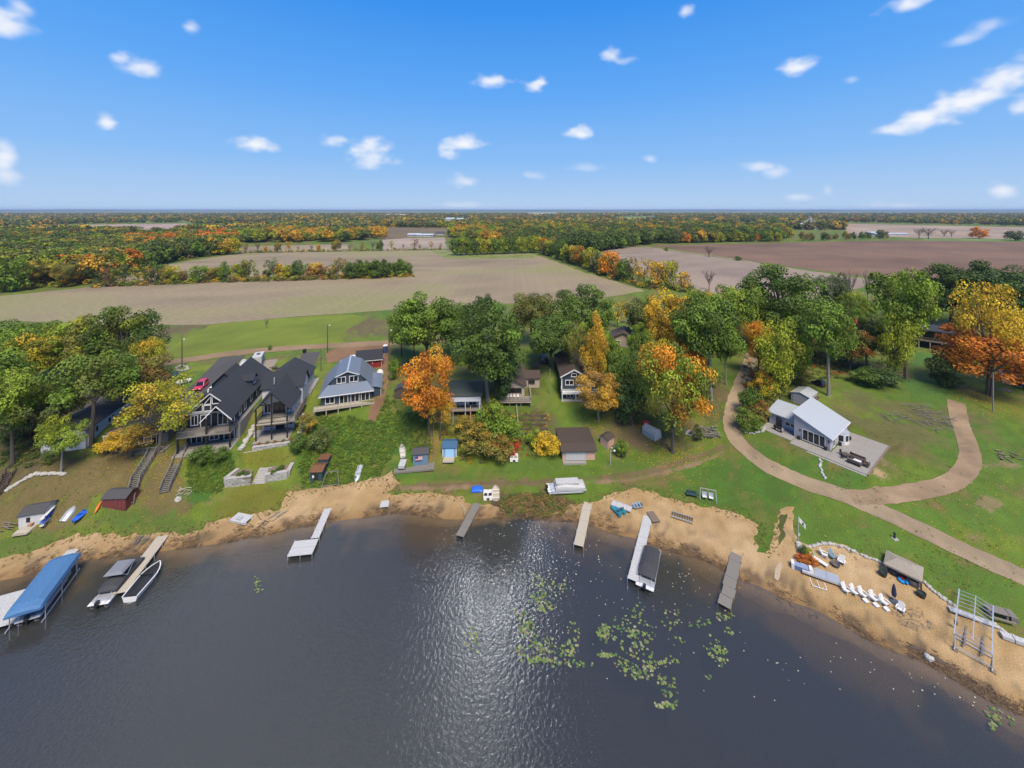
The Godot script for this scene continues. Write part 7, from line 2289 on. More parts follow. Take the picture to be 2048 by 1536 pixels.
	part("lid", box_mb(-0.44, 0.44, 1.1, 1.2, -0.44, 0.46), M.black, t)
	p = pt(760, 748)
	t = thing("bulk_bag", "large white building sack on the dirt drive beside the metal-roofed house", "sack", p, 0.4)
	part("sack", loft([[0.8, 0.6, 0, 0.7], [0.4, 0.9, 0, 1.3], [-0.4, 0.9, 0, 1.25], [-0.8, 0.6, 0, 0.6]]), M.plastic, t)
	p = pt(368, 768)
	t = thing("propane_tank", "white propane tank lying on the lawn left of the red car", "tank", p, -0.75)
	mb = Mb.new()
	mb.tube([Vector3(0, 0.75, 1.7), Vector3(0, 0.75, 1.45), Vector3(0, 0.75, 1.1), Vector3(0, 0.75, -1.1), Vector3(0, 0.75, -1.45), Vector3(0, 0.75, -1.7)], [0.05, 0.38, 0.55, 0.55, 0.38, 0.05], 12)
	part("tank", mb, M.plastic, t)
	for z in [-0.9, 0.9]: part("foot", box_mb(-0.4, 0.4, 0, 0.35, z - 0.1, z + 0.1), M.galv, t)
	p = pt(348, 755)
	t = thing("garden_dome", "dark green covered dome on the lawn left of the propane tank", "cover", p, 0.2)
	mb = Mb.new()
	mb.lathe([Vector2(1.2, 0), Vector2(1.15, 0.7), Vector2(0.7, 1.35), Vector2(0, 1.55)], Vector3.ZERO, 10)
	part("dome", mb, mat(0.035, 0.07, 0.055, 0.7), t)
	stones("stone_ring", "ring of pale stones round the foot of the light pole", [[352, 740], [362, 743], [374, 740], [374, 735], [362, 732], [352, 737]], 18, 0.6, M.stone)
	sticks("firewood_stack", "stack of firewood along the concrete drive of the dark blue long house", "firewood", pt(551, 738), 24, 0.9, 1.2, 0.12, M.dark_wood, 0.5)
	# --- on the middle lawn
	stones("fire_ring", "fire ring of pale stones on the lawn left of the firewood heap", [[1371, 868], [1377, 871], [1385, 871], [1390, 867], [1385, 863], [1376, 863], [1371, 867]], 16, 0.45, M.stone)
	sticks("firewood_heap", "long dark heap of split firewood at the edge of the lane", "firewood", pt(1416, 868), 110, 1.0, 2.3, 0.14, M.grey_wood, 0.35)
	p = pt(1416, 1000)
	t = thing("swing_bench", "metal swing frame with two grey seats facing the beach", "swing", p, -0.3)
	mb = Mb.new()
	for s in [-1, 1]:
		mb.bar(Vector3(s * 1.4, 0, 0.5), Vector3(s * 1.3, 2.0, 0), 0.08, 0.08)
		mb.bar(Vector3(s * 1.4, 0, -0.6), Vector3(s * 1.3, 2.0, 0), 0.08, 0.08)
	mb.bar(Vector3(-1.35, 2.0, 0), Vector3(1.35, 2.0, 0), 0.09, 0.09)
	part("frame", mb, M.galv, t)
	for s in [-0.55, 0.55]:
		part("seat", box_mb(s - 0.4, s + 0.4, 0.5, 0.56, -0.25, 0.3), M.galv, t)
		mb = Mb.new()
		mb.hexa([Vector3(s - 0.4, 0.56, -0.22), Vector3(s + 0.4, 0.56, -0.22), Vector3(s + 0.4, 0.56, -0.28), Vector3(s - 0.4, 0.56, -0.28), Vector3(s - 0.4, 1.2, -0.4), Vector3(s + 0.4, 1.2, -0.4), Vector3(s + 0.4, 1.2, -0.46), Vector3(s - 0.4, 1.2, -0.46)])
		part("backrest", mb, M.galv, t)
		mb = Mb.new()
		mb.bar(Vector3(s - 0.4, 0.55, 0), Vector3(s - 0.4, 2.0, 0), 0.03, 0.03)
		mb.bar(Vector3(s + 0.4, 0.55, 0), Vector3(s + 0.4, 2.0, 0), 0.03, 0.03)
		part("hanger", mb, M.galv, t)
	p = pt(1383, 993)
	t = thing("garden_bench", "dark bench on the grass left of the swing frame", "bench", p, -0.3)
	part("seat", box_mb(-0.9, 0.9, 0.42, 0.48, -0.2, 0.3), M.teal, t)
	part("backrest", box_mb(-0.9, 0.9, 0.48, 0.95, -0.28, -0.2), M.teal, t)
	for s in [-0.8, 0.8]: part("leg", box_mb(s - 0.05, s + 0.05, 0, 0.42, -0.2, 0.28), M.black, t)
	for q in [["ladder_rack", "ribbed grey metal rack lying on the sand above the grassy tongue", 1365, 1038, -0.45, 3.6, 1.2, 9, M.galv], ["dock_section", "white ribbed dock panel stored on the sand by the dinghy", 1243, 1016, -0.5, 3.6, 1.3, 4, M.alu]]:
		p = pt(q[2], q[3])
		t = thing(q[0], q[1], "dock panel", p, q[4])
		for s in [-1, 1]: part("rail", box_mb(-q[5] / 2, q[5] / 2, 0.3, 0.45, s * q[6] / 2 - 0.06, s * q[6] / 2 + 0.06), q[8], t)
		for k in q[7]:
			var x: float = -q[5] / 2 + q[5] * (k + 0.5) / q[7]
			var wd: float = 0.07 if q[7] > 5 else q[5] / q[7] / 2 - 0.02
			part("rib" if q[7] > 5 else "deck_panel", box_mb(x - wd, x + wd, 0.38, 0.44, -q[6] / 2 + 0.06, q[6] / 2 - 0.06), M.dark_wood if q[7] > 5 else M.white, t)
	# --- flower bed, flag and lake furniture on the right beach
	p = pt(1597, 1086)
	t = thing("flagpole", "white flagpole by the boulders at the corner of the right beach", "flagpole", p, 0.0)
	mb = Mb.new()
	mb.tube([Vector3(0, -0.2, 0), Vector3(0, 4.3, 0)], [0.05, 0.035], 8)
	part("pole", mb, M.white, t)
	part("name_board", box_mb(-0.12, 0.2, 1.2, 1.6, 0.05, 0.09), M.white, t)
	t = thing("pole_flag", "white flag with a dark emblem drooping from the beach flagpole", "flag", p + Vector3(0.05, 4.2, 0), 0.0)
	mb = Mb.new()
	for k in 6:
		var x0 := k * 0.17
		var x1 := (k + 1) * 0.17
		var w0 := sin(k * 1.3) * 0.1
		var w1 := sin((k + 1) * 1.3) * 0.1
		mb.quad(Vector3(x0, -x0 * 1.15, w0), Vector3(x1, -x1 * 1.15, w1), Vector3(x1, -x1 * 1.15 - 0.75, w1 * 1.4), Vector3(x0, -x0 * 1.15 - 0.75, w0 * 1.4))
	part("cloth", mb, M.plastic, t)
	part("emblem", box_mb(0.42, 0.68, -1.25, -0.85, 0.14, 0.16), mat(0.05, 0.07, 0.12), t)
	stones("boulder_edge", "boulders round the flower bed at the corner of the right beach", [[1598, 1088], [1600, 1102], [1614, 1098], [1626, 1110]], 9, 0.7, M.stone)
	tree(1606, 1108, 1090, 16, "low", "dark green", "small green shrub in the flower bed below the flagpole")
	tree(1618, 1110, 1096, 16, "low", "yellow-green", "yellow-green shrub in the flower bed below the flagpole")
	tree(1602, 1122, 1108, 18, "low", "rust", "red flowering plants at the lake side corner of the flower bed", "red")
	tree(1620, 1128, 1110, 24, "low", "rust", "orange red flowering plants behind the blue box bench", "orange")
	tree(1632, 1130, 1120, 12, "low", "brown", "brown plant at the end of the flower bed beside the white lounger")
	stones("stone_edging", "pale stones edging the sand behind the fire pit", [[1616, 1096], [1630, 1092], [1645, 1088], [1665, 1089], [1690, 1096], [1708, 1104], [1716, 1108]], 34, 0.4, M.stone)
	stones("stone_edging", "pale stones edging the sand left of the beige canopy", [[1722, 1110], [1740, 1117], [1765, 1127]], 16, 0.4, M.stone)
	stones("stone_edging", "stones edging the sand between the beige canopy and the empty boat lift", [[1846, 1162], [1860, 1176], [1876, 1190], [1892, 1202], [1908, 1213]], 24, 0.42, M.stone)
	stones("stone_edging", "stones edging the sand beyond the empty boat lift", [[1985, 1250], [2000, 1260], [2018, 1270], [2045, 1285], [2080, 1303]], 22, 0.4, M.stone)
	stones("stone_edging", "pale stones inside the bend of the lane", [[1481, 857], [1492, 866], [1508, 868], [1524, 864], [1530, 852]], 26, 0.4, M.stone)
	stones("stone_edging", "short curve of white stones across the lawn below the terrace", [[1641, 918], [1640, 932], [1644, 946], [1651, 959]], 18, 0.35, M.white)
	p = pt(1603, 1140)
	t = thing("box_bench", "blue box bench with white ends against the flower bed", "bench", p, -0.5)
	part("box", box_mb(-0.95, 0.95, 0, 0.6, -0.4, 0.4), mat(0.1, 0.14, 0.25, 0.6), t)
	part("lid", box_mb(-0.95, 0.95, 0.6, 0.68, -0.42, 0.42), mat(0.2, 0.25, 0.4, 0.6), t)
	for s in [-1.1, 1.1]: part("end_block", box_mb(s - 0.18, s + 0.18, 0, 0.85, -0.42, 0.42), M.plastic, t)
	p = pt(1640, 1153)
	t = thing("dock_ramp", "silver dock ramp in three panels lying on the sand beside the box bench", "ramp", p, -0.5)
	for k in 3: part("deck_panel", box_mb(-2.2 + k * 1.5, -0.74 + k * 1.5, 0.4, 0.48, -0.75, 0.75), M.alu if k > 0 else M.white, t)
	for s in [-0.78, 0.78]: part("side_rail", box_mb(-2.25, 2.3, 0.25, 0.5, s - 0.04, s + 0.04), M.alu, t)
	for q in [-2.1, 2.1]: part("leg", box_mb(q - 0.05, q + 0.05, -0.1, 0.3, -0.7, 0.7), M.black, t)
	p = pt(1636, 1168)
	t = thing("tube_frame", "white rectangular tube frame lying flat on the sand below the dock ramp", "frame", p, -0.4)
	mb = Mb.new()
	for q in [[-0.85, -0.75, 0.85, -0.75], [-0.85, 0.75, 0.85, 0.75], [-0.85, -0.75, -0.85, 0.75], [0.85, -0.75, 0.85, 0.75], [0.0, -0.75, 0.0, 0.75]]: mb.bar(Vector3(q[0], 0.08, q[1]), Vector3(q[2], 0.08, q[3]), 0.08, 0.08)
	part("frame", mb, M.plastic, t)
	# chairs
	var cy := 0.25
	chair0 = make_chair("white slatted beach chair at the flower bed end of the row of five", pt(1694, 1186), cy, "white chairs in the row of five")
	var cl := ["second white slatted beach chair of the row counted from the flower bed end", "middle white slatted beach chair of the row, with a footrest before it", "white slatted beach chair of the row next to the last, with a footrest", "white slatted beach chair ending the row beside the navy parasol"]
	var cp := [[1711, 1190], [1728, 1195], [1750, 1203], [1771, 1211]]
	for i in 4: dup(chair0, pt(cp[i][0], cp[i][1]), cy + rng.randf_range(-0.08, 0.08), cl[i], "white chairs in the row of five")
	dup(chair0, pt(1801, 1224), -1.0, "lone white slatted beach chair turned sideways by the foot of the navy parasol", "")
	dup(chair0, pt(1650, 1114), 0.8, "white slatted chair at the back of the fire pit", "chairs round the fire pit")
	dup(chair0, pt(1683, 1128), -0.9, "white slatted chair on the right of the fire pit", "chairs round the fire pit")
	t = dup(chair0, pt(1667, 1118), 0.1, "blue-grey slatted chair behind the fire pit", "chairs round the fire pit")
	for q in t.get_children(): q.material_override = mat(0.16, 0.24, 0.3, 0.6)
	for q in [[1731, 1204, "white footrest before the middle beach chair"], [1752, 1213, "white footrest before the next to last beach chair"], [1773, 1221, "white footrest before the last beach chair of the row"]]:
		t = thing("footrest", q[2], "footrest", pt(q[0], q[1]), cy, "white footrests")
		mb = Mb.new()
		mb.hexa([Vector3(-0.28, 0.3, -0.25), Vector3(0.28, 0.3, -0.25), Vector3(0.28, 0.2, 0.3), Vector3(-0.28, 0.2, 0.3), Vector3(-0.28, 0.35, -0.25), Vector3(0.28, 0.35, -0.25), Vector3(0.28, 0.25, 0.3), Vector3(-0.28, 0.25, 0.3)])
		part("top", mb, M.plastic, t)
		for s in [-0.24, 0.24]: part("leg", box_mb(s - 0.03, s + 0.03, 0, 0.3, -0.2, 0.2), M.plastic, t)
	for q in [[1739, 1197, "small white side table right of the middle beach chair"], [1761, 1206, "small white side table right of the next to last beach chair"]]:
		t = thing("side_table", q[2], "table", pt(q[0], q[1]), cy, "white side tables")
		part("top", box_mb(-0.24, 0.24, 0.42, 0.46, -0.24, 0.24), M.plastic, t)
		for s in [-0.18, 0.18]: part("leg", box_mb(s - 0.03, s + 0.03, 0, 0.42, -0.18, 0.18), M.plastic, t)
	t = thing("sun_lounger", "white sun lounger between the flower bed and the fire pit", "lounger", pt(1638, 1125), 0.55)
	part("bed", box_mb(-0.32, 0.32, 0.3, 0.38, -0.6, 1.1), M.plastic, t)
	mb = Mb.new()
	mb.hexa([Vector3(-0.32, 0.3, -0.6), Vector3(0.32, 0.3, -0.6), Vector3(0.32, 0.38, -0.6), Vector3(-0.32, 0.38, -0.6), Vector3(-0.32, 0.62, -1.2), Vector3(0.32, 0.62, -1.2), Vector3(0.32, 0.7, -1.16), Vector3(-0.32, 0.7, -1.16)])
	part("backrest", mb, M.plastic, t)
	for q in [[-0.28, 1.0], [0.28, 1.0], [-0.28, -0.5], [0.28, -0.5]]: part("leg", box_mb(q[0] - 0.03, q[0] + 0.03, 0, 0.3, q[1] - 0.03, q[1] + 0.03), M.plastic, t)
	t = thing("fire_pit", "round dark metal fire pit between the beach chairs", "fire pit", pt(1671, 1132), 0.0)
	mb = Mb.new()
	mb.lathe([Vector2(0.45, 0), Vector2(0.55, 0.4), Vector2(0.6, 0.42), Vector2(0.5, 0.4), Vector2(0.35, 0.15), Vector2(0, 0.12)], Vector3.ZERO, 12)
	part("bowl", mb, mat(0.09, 0.08, 0.08, 0.8), t)
	part("ash", box_mb(-0.25, 0.25, 0.14, 0.2, -0.25, 0.25), mat(0.12, 0.1, 0.09), t)
	t = thing("parasol", "closed navy parasol on a round dark base beside the row of chairs", "parasol", pt(1788, 1203), 0.0)
	mb = Mb.new()
	mb.lathe([Vector2(0.55, 0), Vector2(0.55, 0.12), Vector2(0.1, 0.18), Vector2(0, 0.18)], Vector3.ZERO, 14)
	part("base", mb, mat(0.05, 0.06, 0.08), t)
	mb = Mb.new()
	mb.cyl(Vector3(0, 0.1, 0), Vector3(0, 2.5, 0), 0.03, 6)
	part("pole", mb, M.alu, t)
	mb = Mb.new()
	mb.lathe([Vector2(0.22, 0.75), Vector2(0.28, 1.1), Vector2(0.2, 1.9), Vector2(0.05, 2.45), Vector2(0, 2.5)], Vector3.ZERO, 8)
	part("canopy", mb, mat(0.012, 0.018, 0.06, 0.8), t)
	# beige canopy tent
	var cn := at_h(1767, 1126, 3.0)
	var gh := hgt(cn.x, -cn.z)
	t = thing("canopy_tent", "beige fabric canopy on posts at the back of the right beach", "canopy", Vector3(cn.x, gh, cn.z), -0.84)
	var hh := 3.0 - gh
	mb = Mb.new()
	var cc := [Vector3(0, hh, 0), Vector3(4.0, hh, 0), Vector3(4.0, hh, -3.4), Vector3(0, hh, -3.4)]
	var r0 := Vector3(1.3, hh + 0.6, -1.7)
	var r1 := Vector3(2.7, hh + 0.6, -1.7)
	mb.face([cc[0], cc[1], r1, r0], Vector3(2, 0, -1.7))
	mb.face([cc[2], cc[3], r0, r1], Vector3(2, 0, -1.7))
	mb.face([cc[1], cc[2], r1], Vector3(2, 0, -1.7))
	mb.face([cc[3], cc[0], r0], Vector3(2, 0, -1.7))
	for i in 4:
		var a: Vector3 = cc[i]
		var b: Vector3 = cc[(i + 1) % 4]
		mb.face([a, b, b - Vector3(0, 0.25, 0), a - Vector3(0, 0.25, 0)], Vector3(2, 0, -1.7))
	part("roof_cloth", mb, M.beige_cloth, t)
	for q in cc: part("post", box_mb(q.x - 0.09 + (0.12 if q.x < 1 else -0.12), q.x + 0.09 + (0.12 if q.x < 1 else -0.12), -0.2, hh - 0.02, q.z - 0.09 + (-0.12 if q.z > -1 else 0.12), q.z + 0.09 + (-0.12 if q.z > -1 else 0.12)), M.dark_wood, t)
	var under := Transform3D(Basis(Vector3.UP, -0.84), Vector3(cn.x, 0, cn.z))
	for q in [["patio_sofa", "grey rounded sofa in the shade at the flower bed end of the beige canopy", 1.0, -0.9, M.grey_cloth, "sofa"], ["patio_sofa", "grey rounded sofa in the shade at the boat lift end of the beige canopy", 3.1, -0.8, mat(0.16, 0.13, 0.11), "sofa"]]:
		var w: Vector3 = under * Vector3(q[2], 0, q[3])
		t = thing(q[0], q[1], q[5], ground(w.x, w.z), -0.84)
		mb = Mb.new()
		mb.lathe([Vector2(0.62, 0), Vector2(0.72, 0.4), Vector2(0.7, 0.8), Vector2(0.6, 0.82), Vector2(0.52, 0.45), Vector2(0, 0.42)], Vector3.ZERO, 12)
		part("seat", mb, q[4], t)
	for q in [["red inflatable under the beige canopy", 2.0, -0.7, mat(0.5, 0.04, 0.05, 0.5)], ["bright blue inflatable under the front edge of the beige canopy", 2.05, -0.15, mat(0.01, 0.25, 0.6, 0.5)]]:
		var w: Vector3 = under * Vector3(q[1], 0, q[2])
		t = thing("inflatable", q[0], "inflatable", ground(w.x, w.z), -0.84)
		var ring: Array = []
		var rr: Array = []
		for k in 11:
			ring.append(Vector3(cos(TAU * k / 10.0) * 0.42, 0.22, sin(TAU * k / 10.0) * 0.3))
			rr.append(0.2)
		mb = Mb.new()
		mb.tube(ring, rr, 8)
		part("ring", mb, q[3], t)
	for q in [[1766, 1152, "black tub planter standing left of the beige canopy's front post"], [1843, 1194, "dark green round tub at the boat lift end of the beige canopy"]]:
		t = thing("tub", q[2], "tub", pt(q[0], q[1]), 0.0)
		mb = Mb.new()
		mb.lathe([Vector2(0.35, 0), Vector2(0.5, 0.6), Vector2(0.5, 0.68), Vector2(0.42, 0.66), Vector2(0.38, 0.5), Vector2(0, 0.45)], Vector3.ZERO, 12)
		part("tub", mb, mat(0.02, 0.03, 0.025, 0.6), t)
	t = thing("yard_hydrant", "small black water hydrant on a stone in the grass beside the lane", "hydrant", pt(1789, 1077), 0.0)
	mb = Mb.new()
	mb.lathe([Vector2(0.16, 0), Vector2(0.12, 0.6), Vector2(0.2, 0.7), Vector2(0.12, 0.95), Vector2(0, 1.0)], Vector3.ZERO, 8)
	part("body", mb, M.black, t)
	part("slab", box_mb(-0.35, 0.35, -0.1, 0.06, -0.3, 0.4), M.stone, t)
	# empty boat lift
	p = at_h(1909, 1298, 0.6)
	t = thing("empty_boat_lift", "empty silver boat lift frame standing on the sand near the right edge", "boat lift", Vector3(p.x, hgt(p.x, -p.z), p.z), -0.885)
	for q in [[0, 0], [3.0, 0], [0, -8.7], [3.0, -8.7], [0, -4.4], [3.0, -4.4]]:
		mb = Mb.new()
		mb.cyl(Vector3(q[0], -0.3, q[1]), Vector3(q[0], 2.1, q[1]), 0.06, 6)
		part("leg", mb, M.alu, t)
	for x in [0.0, 3.0]:
		for y in [0.25, 2.1]:
			mb = Mb.new()
			mb.bar(Vector3(x, y, 0.3), Vector3(x, y, -9.0), 0.12, 0.12)
			part("side_rail", mb, M.alu, t)
	for k in 12:
		mb = Mb.new()
		mb.bar(Vector3(0, 2.12, -0.0 - k * 0.79), Vector3(1.5, 2.45, -k * 0.79), 0.06, 0.06)
		mb.bar(Vector3(1.5, 2.45, -k * 0.79), Vector3(3.0, 2.12, -k * 0.79), 0.06, 0.06)
		if not k in [2, 3, 4]: part("roof_bow", mb, M.alu, t)
	mb = Mb.new()
	mb.bar(Vector3(1.5, 2.45, 0), Vector3(1.5, 2.45, -8.7), 0.08, 0.08)
	part("ridge_bar", mb, M.alu, t)
	for z in [0.0, -1.6, -2.2, -4.4, -6.5, -8.7]:
		mb = Mb.new()
		mb.bar(Vector3(0, 0.45, z), Vector3(3, 0.45, z), 0.1, 0.1)
		part("cross_beam", mb, M.alu, t)
	for x in [0.8, 2.2]:
		mb = Mb.new()
		mb.bar(Vector3(x, 0.62, -0.8), Vector3(x, 0.62, -7.8), 0.16, 0.1)
		part("bunk", mb, M.grey_wood, t)
	for x in [0.0, 3.0]: part("foot", box_mb(x - 0.3, x + 0.3, -0.1, 0.08, -0.25, 0.3), M.wood, t)
	part("winch", box_mb(-0.2, 0.1, 1.1, 1.5, -3.2, -2.9), M.black, t)
	p = pt(1946, 1238)
	t = thing("dock_section", "white dock section lying beside the empty boat lift", "dock panel", p, -0.55)
	part("deck_panel", box_mb(-2.2, -0.02, 0.2, 0.34, -0.4, 0.4), M.white, t)
	part("deck_panel", box_mb(0.02, 2.2, 0.2, 0.34, -0.4, 0.4), M.white, t)
	p = pt(2040, 1287)
	t = thing("dock_section", "white dock section with open slots at the right edge of the sand", "dock panel", p, -0.5)
	for k in 3: part("deck_panel", box_mb(-1.6 + k * 1.1, -0.6 + k * 1.1, 0.1, 0.5, -0.4, 0.4), M.white, t)
	p = pt(1995, 1232)
	t = thing("picnic_table", "weathered wooden picnic table tipped in the grass behind the empty boat lift", "table", p, -0.4)
	for k in 4: part("plank", box_mb(-1.1, 0.9, 0.75, 0.83, -0.6 + k * 0.3, -0.33 + k * 0.3), M.grey_wood, t)
	for k in 3: part("plank", box_mb(1.0 + k * 0.22, 1.2 + k * 0.22, 0.1, 0.8, -0.7, 0.6), M.grey_wood, t)
	for s in [-0.9, 0.7]: part("leg", box_mb(s - 0.08, s + 0.08, 0, 0.75, -0.5, 0.5), M.grey_wood, t)
	part("bench", box_mb(-1.2, 1.2, 0.4, 0.47, 0.9, 1.15), M.grey_wood, t)
	# --- terrace furniture of the white-roofed house
	var kt := Transform3D(Basis(Vector3.UP, -0.943), K0 + Vector3(0, 0.03, 0))
	t = thing("patio_table", "round dark patio table with four chairs round it on the pale terrace", "table", kt * Vector3(9.0, 0, 0.2), 0.0)
	mb = Mb.new()
	mb.lathe([Vector2(0.1, 0), Vector2(0.08, 0.7), Vector2(0.65, 0.7), Vector2(0.65, 0.76), Vector2(0, 0.77)], Vector3.ZERO, 14)
	part("table_top", mb, M.dark_wood, t)
	var pw := ["house side", "lake side", "sofa side", "lane side"]
	for k in 4:
		var a := TAU * k / 4.0 + 0.4
		t = thing("patio_chair", "dark patio chair on the %s of the round table" % pw[k], "chair", kt * Vector3(9.0 + cos(a) * 0.95, 0, 0.2 + sin(a) * 0.95), -a + PI / 2 - 0.943, "chairs of the round patio table")
		part("seat", box_mb(-0.25, 0.25, 0.42, 0.48, -0.25, 0.25), M.black, t)
		part("backrest", box_mb(-0.25, 0.25, 0.48, 0.95, 0.22, 0.28), M.black, t)
		for q in [[-0.22, -0.22], [0.22, -0.22], [-0.22, 0.22], [0.22, 0.22]]: part("leg", box_mb(q[0] - 0.025, q[0] + 0.025, 0, 0.42, q[1] - 0.025, q[1] + 0.025), M.black, t)
	for q in [["brown wicker sofa at the house side of the white patio table", 10.6, -0.6, 0.0, 2.0, "patio_sofa"], ["brown wicker sofa on the lake side of the white patio table", 10.5, 1.6, PI, 1.8, "patio_sofa"], ["dark wicker armchair at the outer end of the white patio table", 12.0, 0.5, -PI / 2, 1.0, "patio_armchair"]]:
		t = thing(q[5], q[0], "sofa" if q[4] > 1.5 else "armchair", kt * Vector3(q[1], 0, q[2]), q[3] - 0.943)
		part("seat", box_mb(-q[4] / 2, q[4] / 2, 0.1, 0.45, -0.35, 0.4), mat(0.07, 0.05, 0.045, 0.8), t)
		part("backrest", box_mb(-q[4] / 2, q[4] / 2, 0.45, 0.85, -0.5, -0.35), mat(0.09, 0.065, 0.055, 0.8), t)
		for s in [-1, 1]: part("armrest", box_mb(s * q[4] / 2 - 0.1, s * q[4] / 2 + 0.1, 0.1, 0.62, -0.45, 0.4), mat(0.07, 0.05, 0.045, 0.8), t)
	t = thing("low_table", "white low patio table between the two brown sofas", "table", kt * Vector3(10.5, 0, 0.5), -0.943)
	part("top", box_mb(-0.8, 0.8, 0.38, 0.44, -0.4, 0.4), M.plastic, t)
	for s in [-0.7, 0.7]: part("leg", box_mb(s - 0.04, s + 0.04, 0, 0.38, -0.3, 0.3), M.plastic, t)
	for q in [[1.0, 0.5, "black planter pot left of the glass doors of the white-roofed house"], [5.7, 0.55, "black planter pot right of the glass doors of the white-roofed house"], [6.9, -3.8, "black planter pot at the near side of the white bay window"], [7.4, -8.0, "black planter pot at the far side of the white bay window"]]:
		t = thing("planter_pot", q[2], "planter", kt * Vector3(q[0], 0, q[1]), 0.0, "black planter pots")
		part("pot", box_mb(-0.22, 0.22, 0, 0.75, -0.22, 0.22), M.black, t)
		part("soil", box_mb(-0.18, 0.18, 0.752, 0.78, -0.18, 0.18), M.dark_wood, t)
	t = thing("barrel_grill", "black barrel grill with white ends on the wing's terrace", "grill", kt * Vector3(-2.9, 0, 0.4), -0.943 - 0.2)
	mb = Mb.new()
	mb.cyl(Vector3(-0.9, 0.75, 0), Vector3(0.9, 0.75, 0), 0.32, 10)
	part("barrel", mb, M.black, t)
	for s in [-0.92, 0.92]:
		mb = Mb.new()
		mb.cyl(Vector3(s - 0.03, 0.75, 0), Vector3(s + 0.03, 0.75, 0), 0.34, 10)
		part("end_plate", mb, M.alu, t)
	for s in [-0.7, 0.7]: part("leg", box_mb(s - 0.04, s + 0.04, 0, 0.5, -0.25, 0.25), M.black, t)
	t = thing("parasol", "closed black parasol standing against the wing of the white-roofed house", "parasol", kt * Vector3(-2.9, 0, -1.0), 0.0)
	mb = Mb.new()
	mb.lathe([Vector2(0.3, 0), Vector2(0.3, 0.1), Vector2(0.04, 0.14), Vector2(0.04, 0.8), Vector2(0.22, 0.9), Vector2(0.14, 1.8), Vector2(0, 2.4)], Vector3.ZERO, 8)
	part("canopy", mb, M.black, t)
	mb = Mb.new()
	mb.cyl(Vector3(0, 2.2, 0), Vector3(0, 2.6, 0), 0.03, 6)
	part("pole", mb, M.alu, t)
	# --- white chairs on the tan cottage's deck
	for k in 4:
		t = thing("deck_chair", "%s white chair from left on the deck of the tan cottage" % nth(k), "chair", Vector3(-1.1 + k * 0.85, 8.66, -98.5), 0.0, "white chairs on the tan cottage's deck")
		part("seat", box_mb(-0.28, 0.28, 0.4, 0.46, -0.25, 0.28), M.plastic, t)
		part("backrest", box_mb(-0.28, 0.28, 0.46, 1.0, -0.3, -0.24), M.plastic, t)
		for s in [-0.25, 0.25]: part("leg", box_mb(s - 0.03, s + 0.03, 0, 0.4, -0.25, 0.25), M.plastic, t)
	# --- brush and driftwood
	for q in [[1800, 838, "pile of cut branches on the lawn nearest the lane's upper end"], [1845, 822, "wide pile of pale cut branches in the middle of the lawn"], [1875, 836, "pile of thick cut branches beside the gravel path"], [1880, 852, "scattered cut branches below the thick ones beside the path"]]:
		sticks("brush_pile", q[2], "branches", pt(q[0], q[1]), 34, 2.4, 3.2, 0.05, M.grey_wood, 0.1)
	sticks("log_pile", "scattered logs on the lawn near the right edge", "logs", pt(2010, 912), 12, 1.6, 2.2, 0.13, M.wood, 0.1)
	sticks("log_pile", "logs under the orange maple at the right edge", "logs", pt(2005, 780), 8, 2.4, 1.8, 0.16, M.grey_wood, 0.1, 0.3)
	sticks("pole_bundle", "bundle of grey poles leaning on the sand beside the cream dock", "poles", pt(284, 1082), 14, 2.4, 0.9, 0.06, M.grey_wood, 0.3, 1.4)
	sticks("driftwood", "dark driftwood on the left beach below the raft", "driftwood", pt(520, 1048), 10, 2.0, 1.6, 0.06, M.dark_wood, 0.05)
	sticks("driftwood", "forked driftwood at the corner of the wide sandy beach", "driftwood", pt(556, 1032), 7, 2.2, 0.8, 0.08, M.grey_wood, 0.1, 2.2)
	sticks("driftwood", "pale poles lying at the water beside the dark weathered dock", "driftwood", pt(926, 1018), 4, 4.0, 0.5, 0.06, M.pale_wood, 0.05, 1.2)
	sticks("driftwood", "black driftwood log on the right beach above the waterline", "driftwood", pt(1838, 1298), 5, 1.6, 0.6, 0.1, M.dark_wood, 0.1, 0.6)
	sticks("driftwood", "second black driftwood log on the right beach beside three pale rocks", "driftwood", pt(1878, 1322), 4, 1.4, 0.4, 0.12, M.dark_wood, 0.1, 0.5)
	stones("shore_rocks", "three pale rocks at the waterline of the right beach", [[1850, 1316], [1858, 1318], [1868, 1322]], 3, 0.6, M.stone)
	sticks("driftwood", "tangle of twigs washed up below the white tube frame", "driftwood", pt(1595, 1215), 30, 1.0, 2.2, 0.03, M.dark_wood, 0.05)
	sticks("driftwood", "tangle of dead reeds at the edge of the sand below the lone chair", "driftwood", pt(1825, 1240), 60, 0.8, 2.0, 0.03, M.grey_wood, 0.12)
	sticks("driftwood", "fallen dead branches over the bank between the docks", "driftwood", pt(1060, 1022), 24, 3.0, 2.4, 0.05, M.dark_wood, 0.25)
	sticks("hanging_poles", "broken branches and wire beside the fire ring below the second stair", "branches", pt(368, 985), 16, 1.6, 1.2, 0.06, M.pale_wood, 0.2)
	stones("fire_ring", "dark fire ring with pale stones below the second stair", [[350, 1000], [356, 1004], [362, 1000], [357, 996], [350, 999]], 12, 0.4, M.stone)
	make_litter()
	make_lilies()

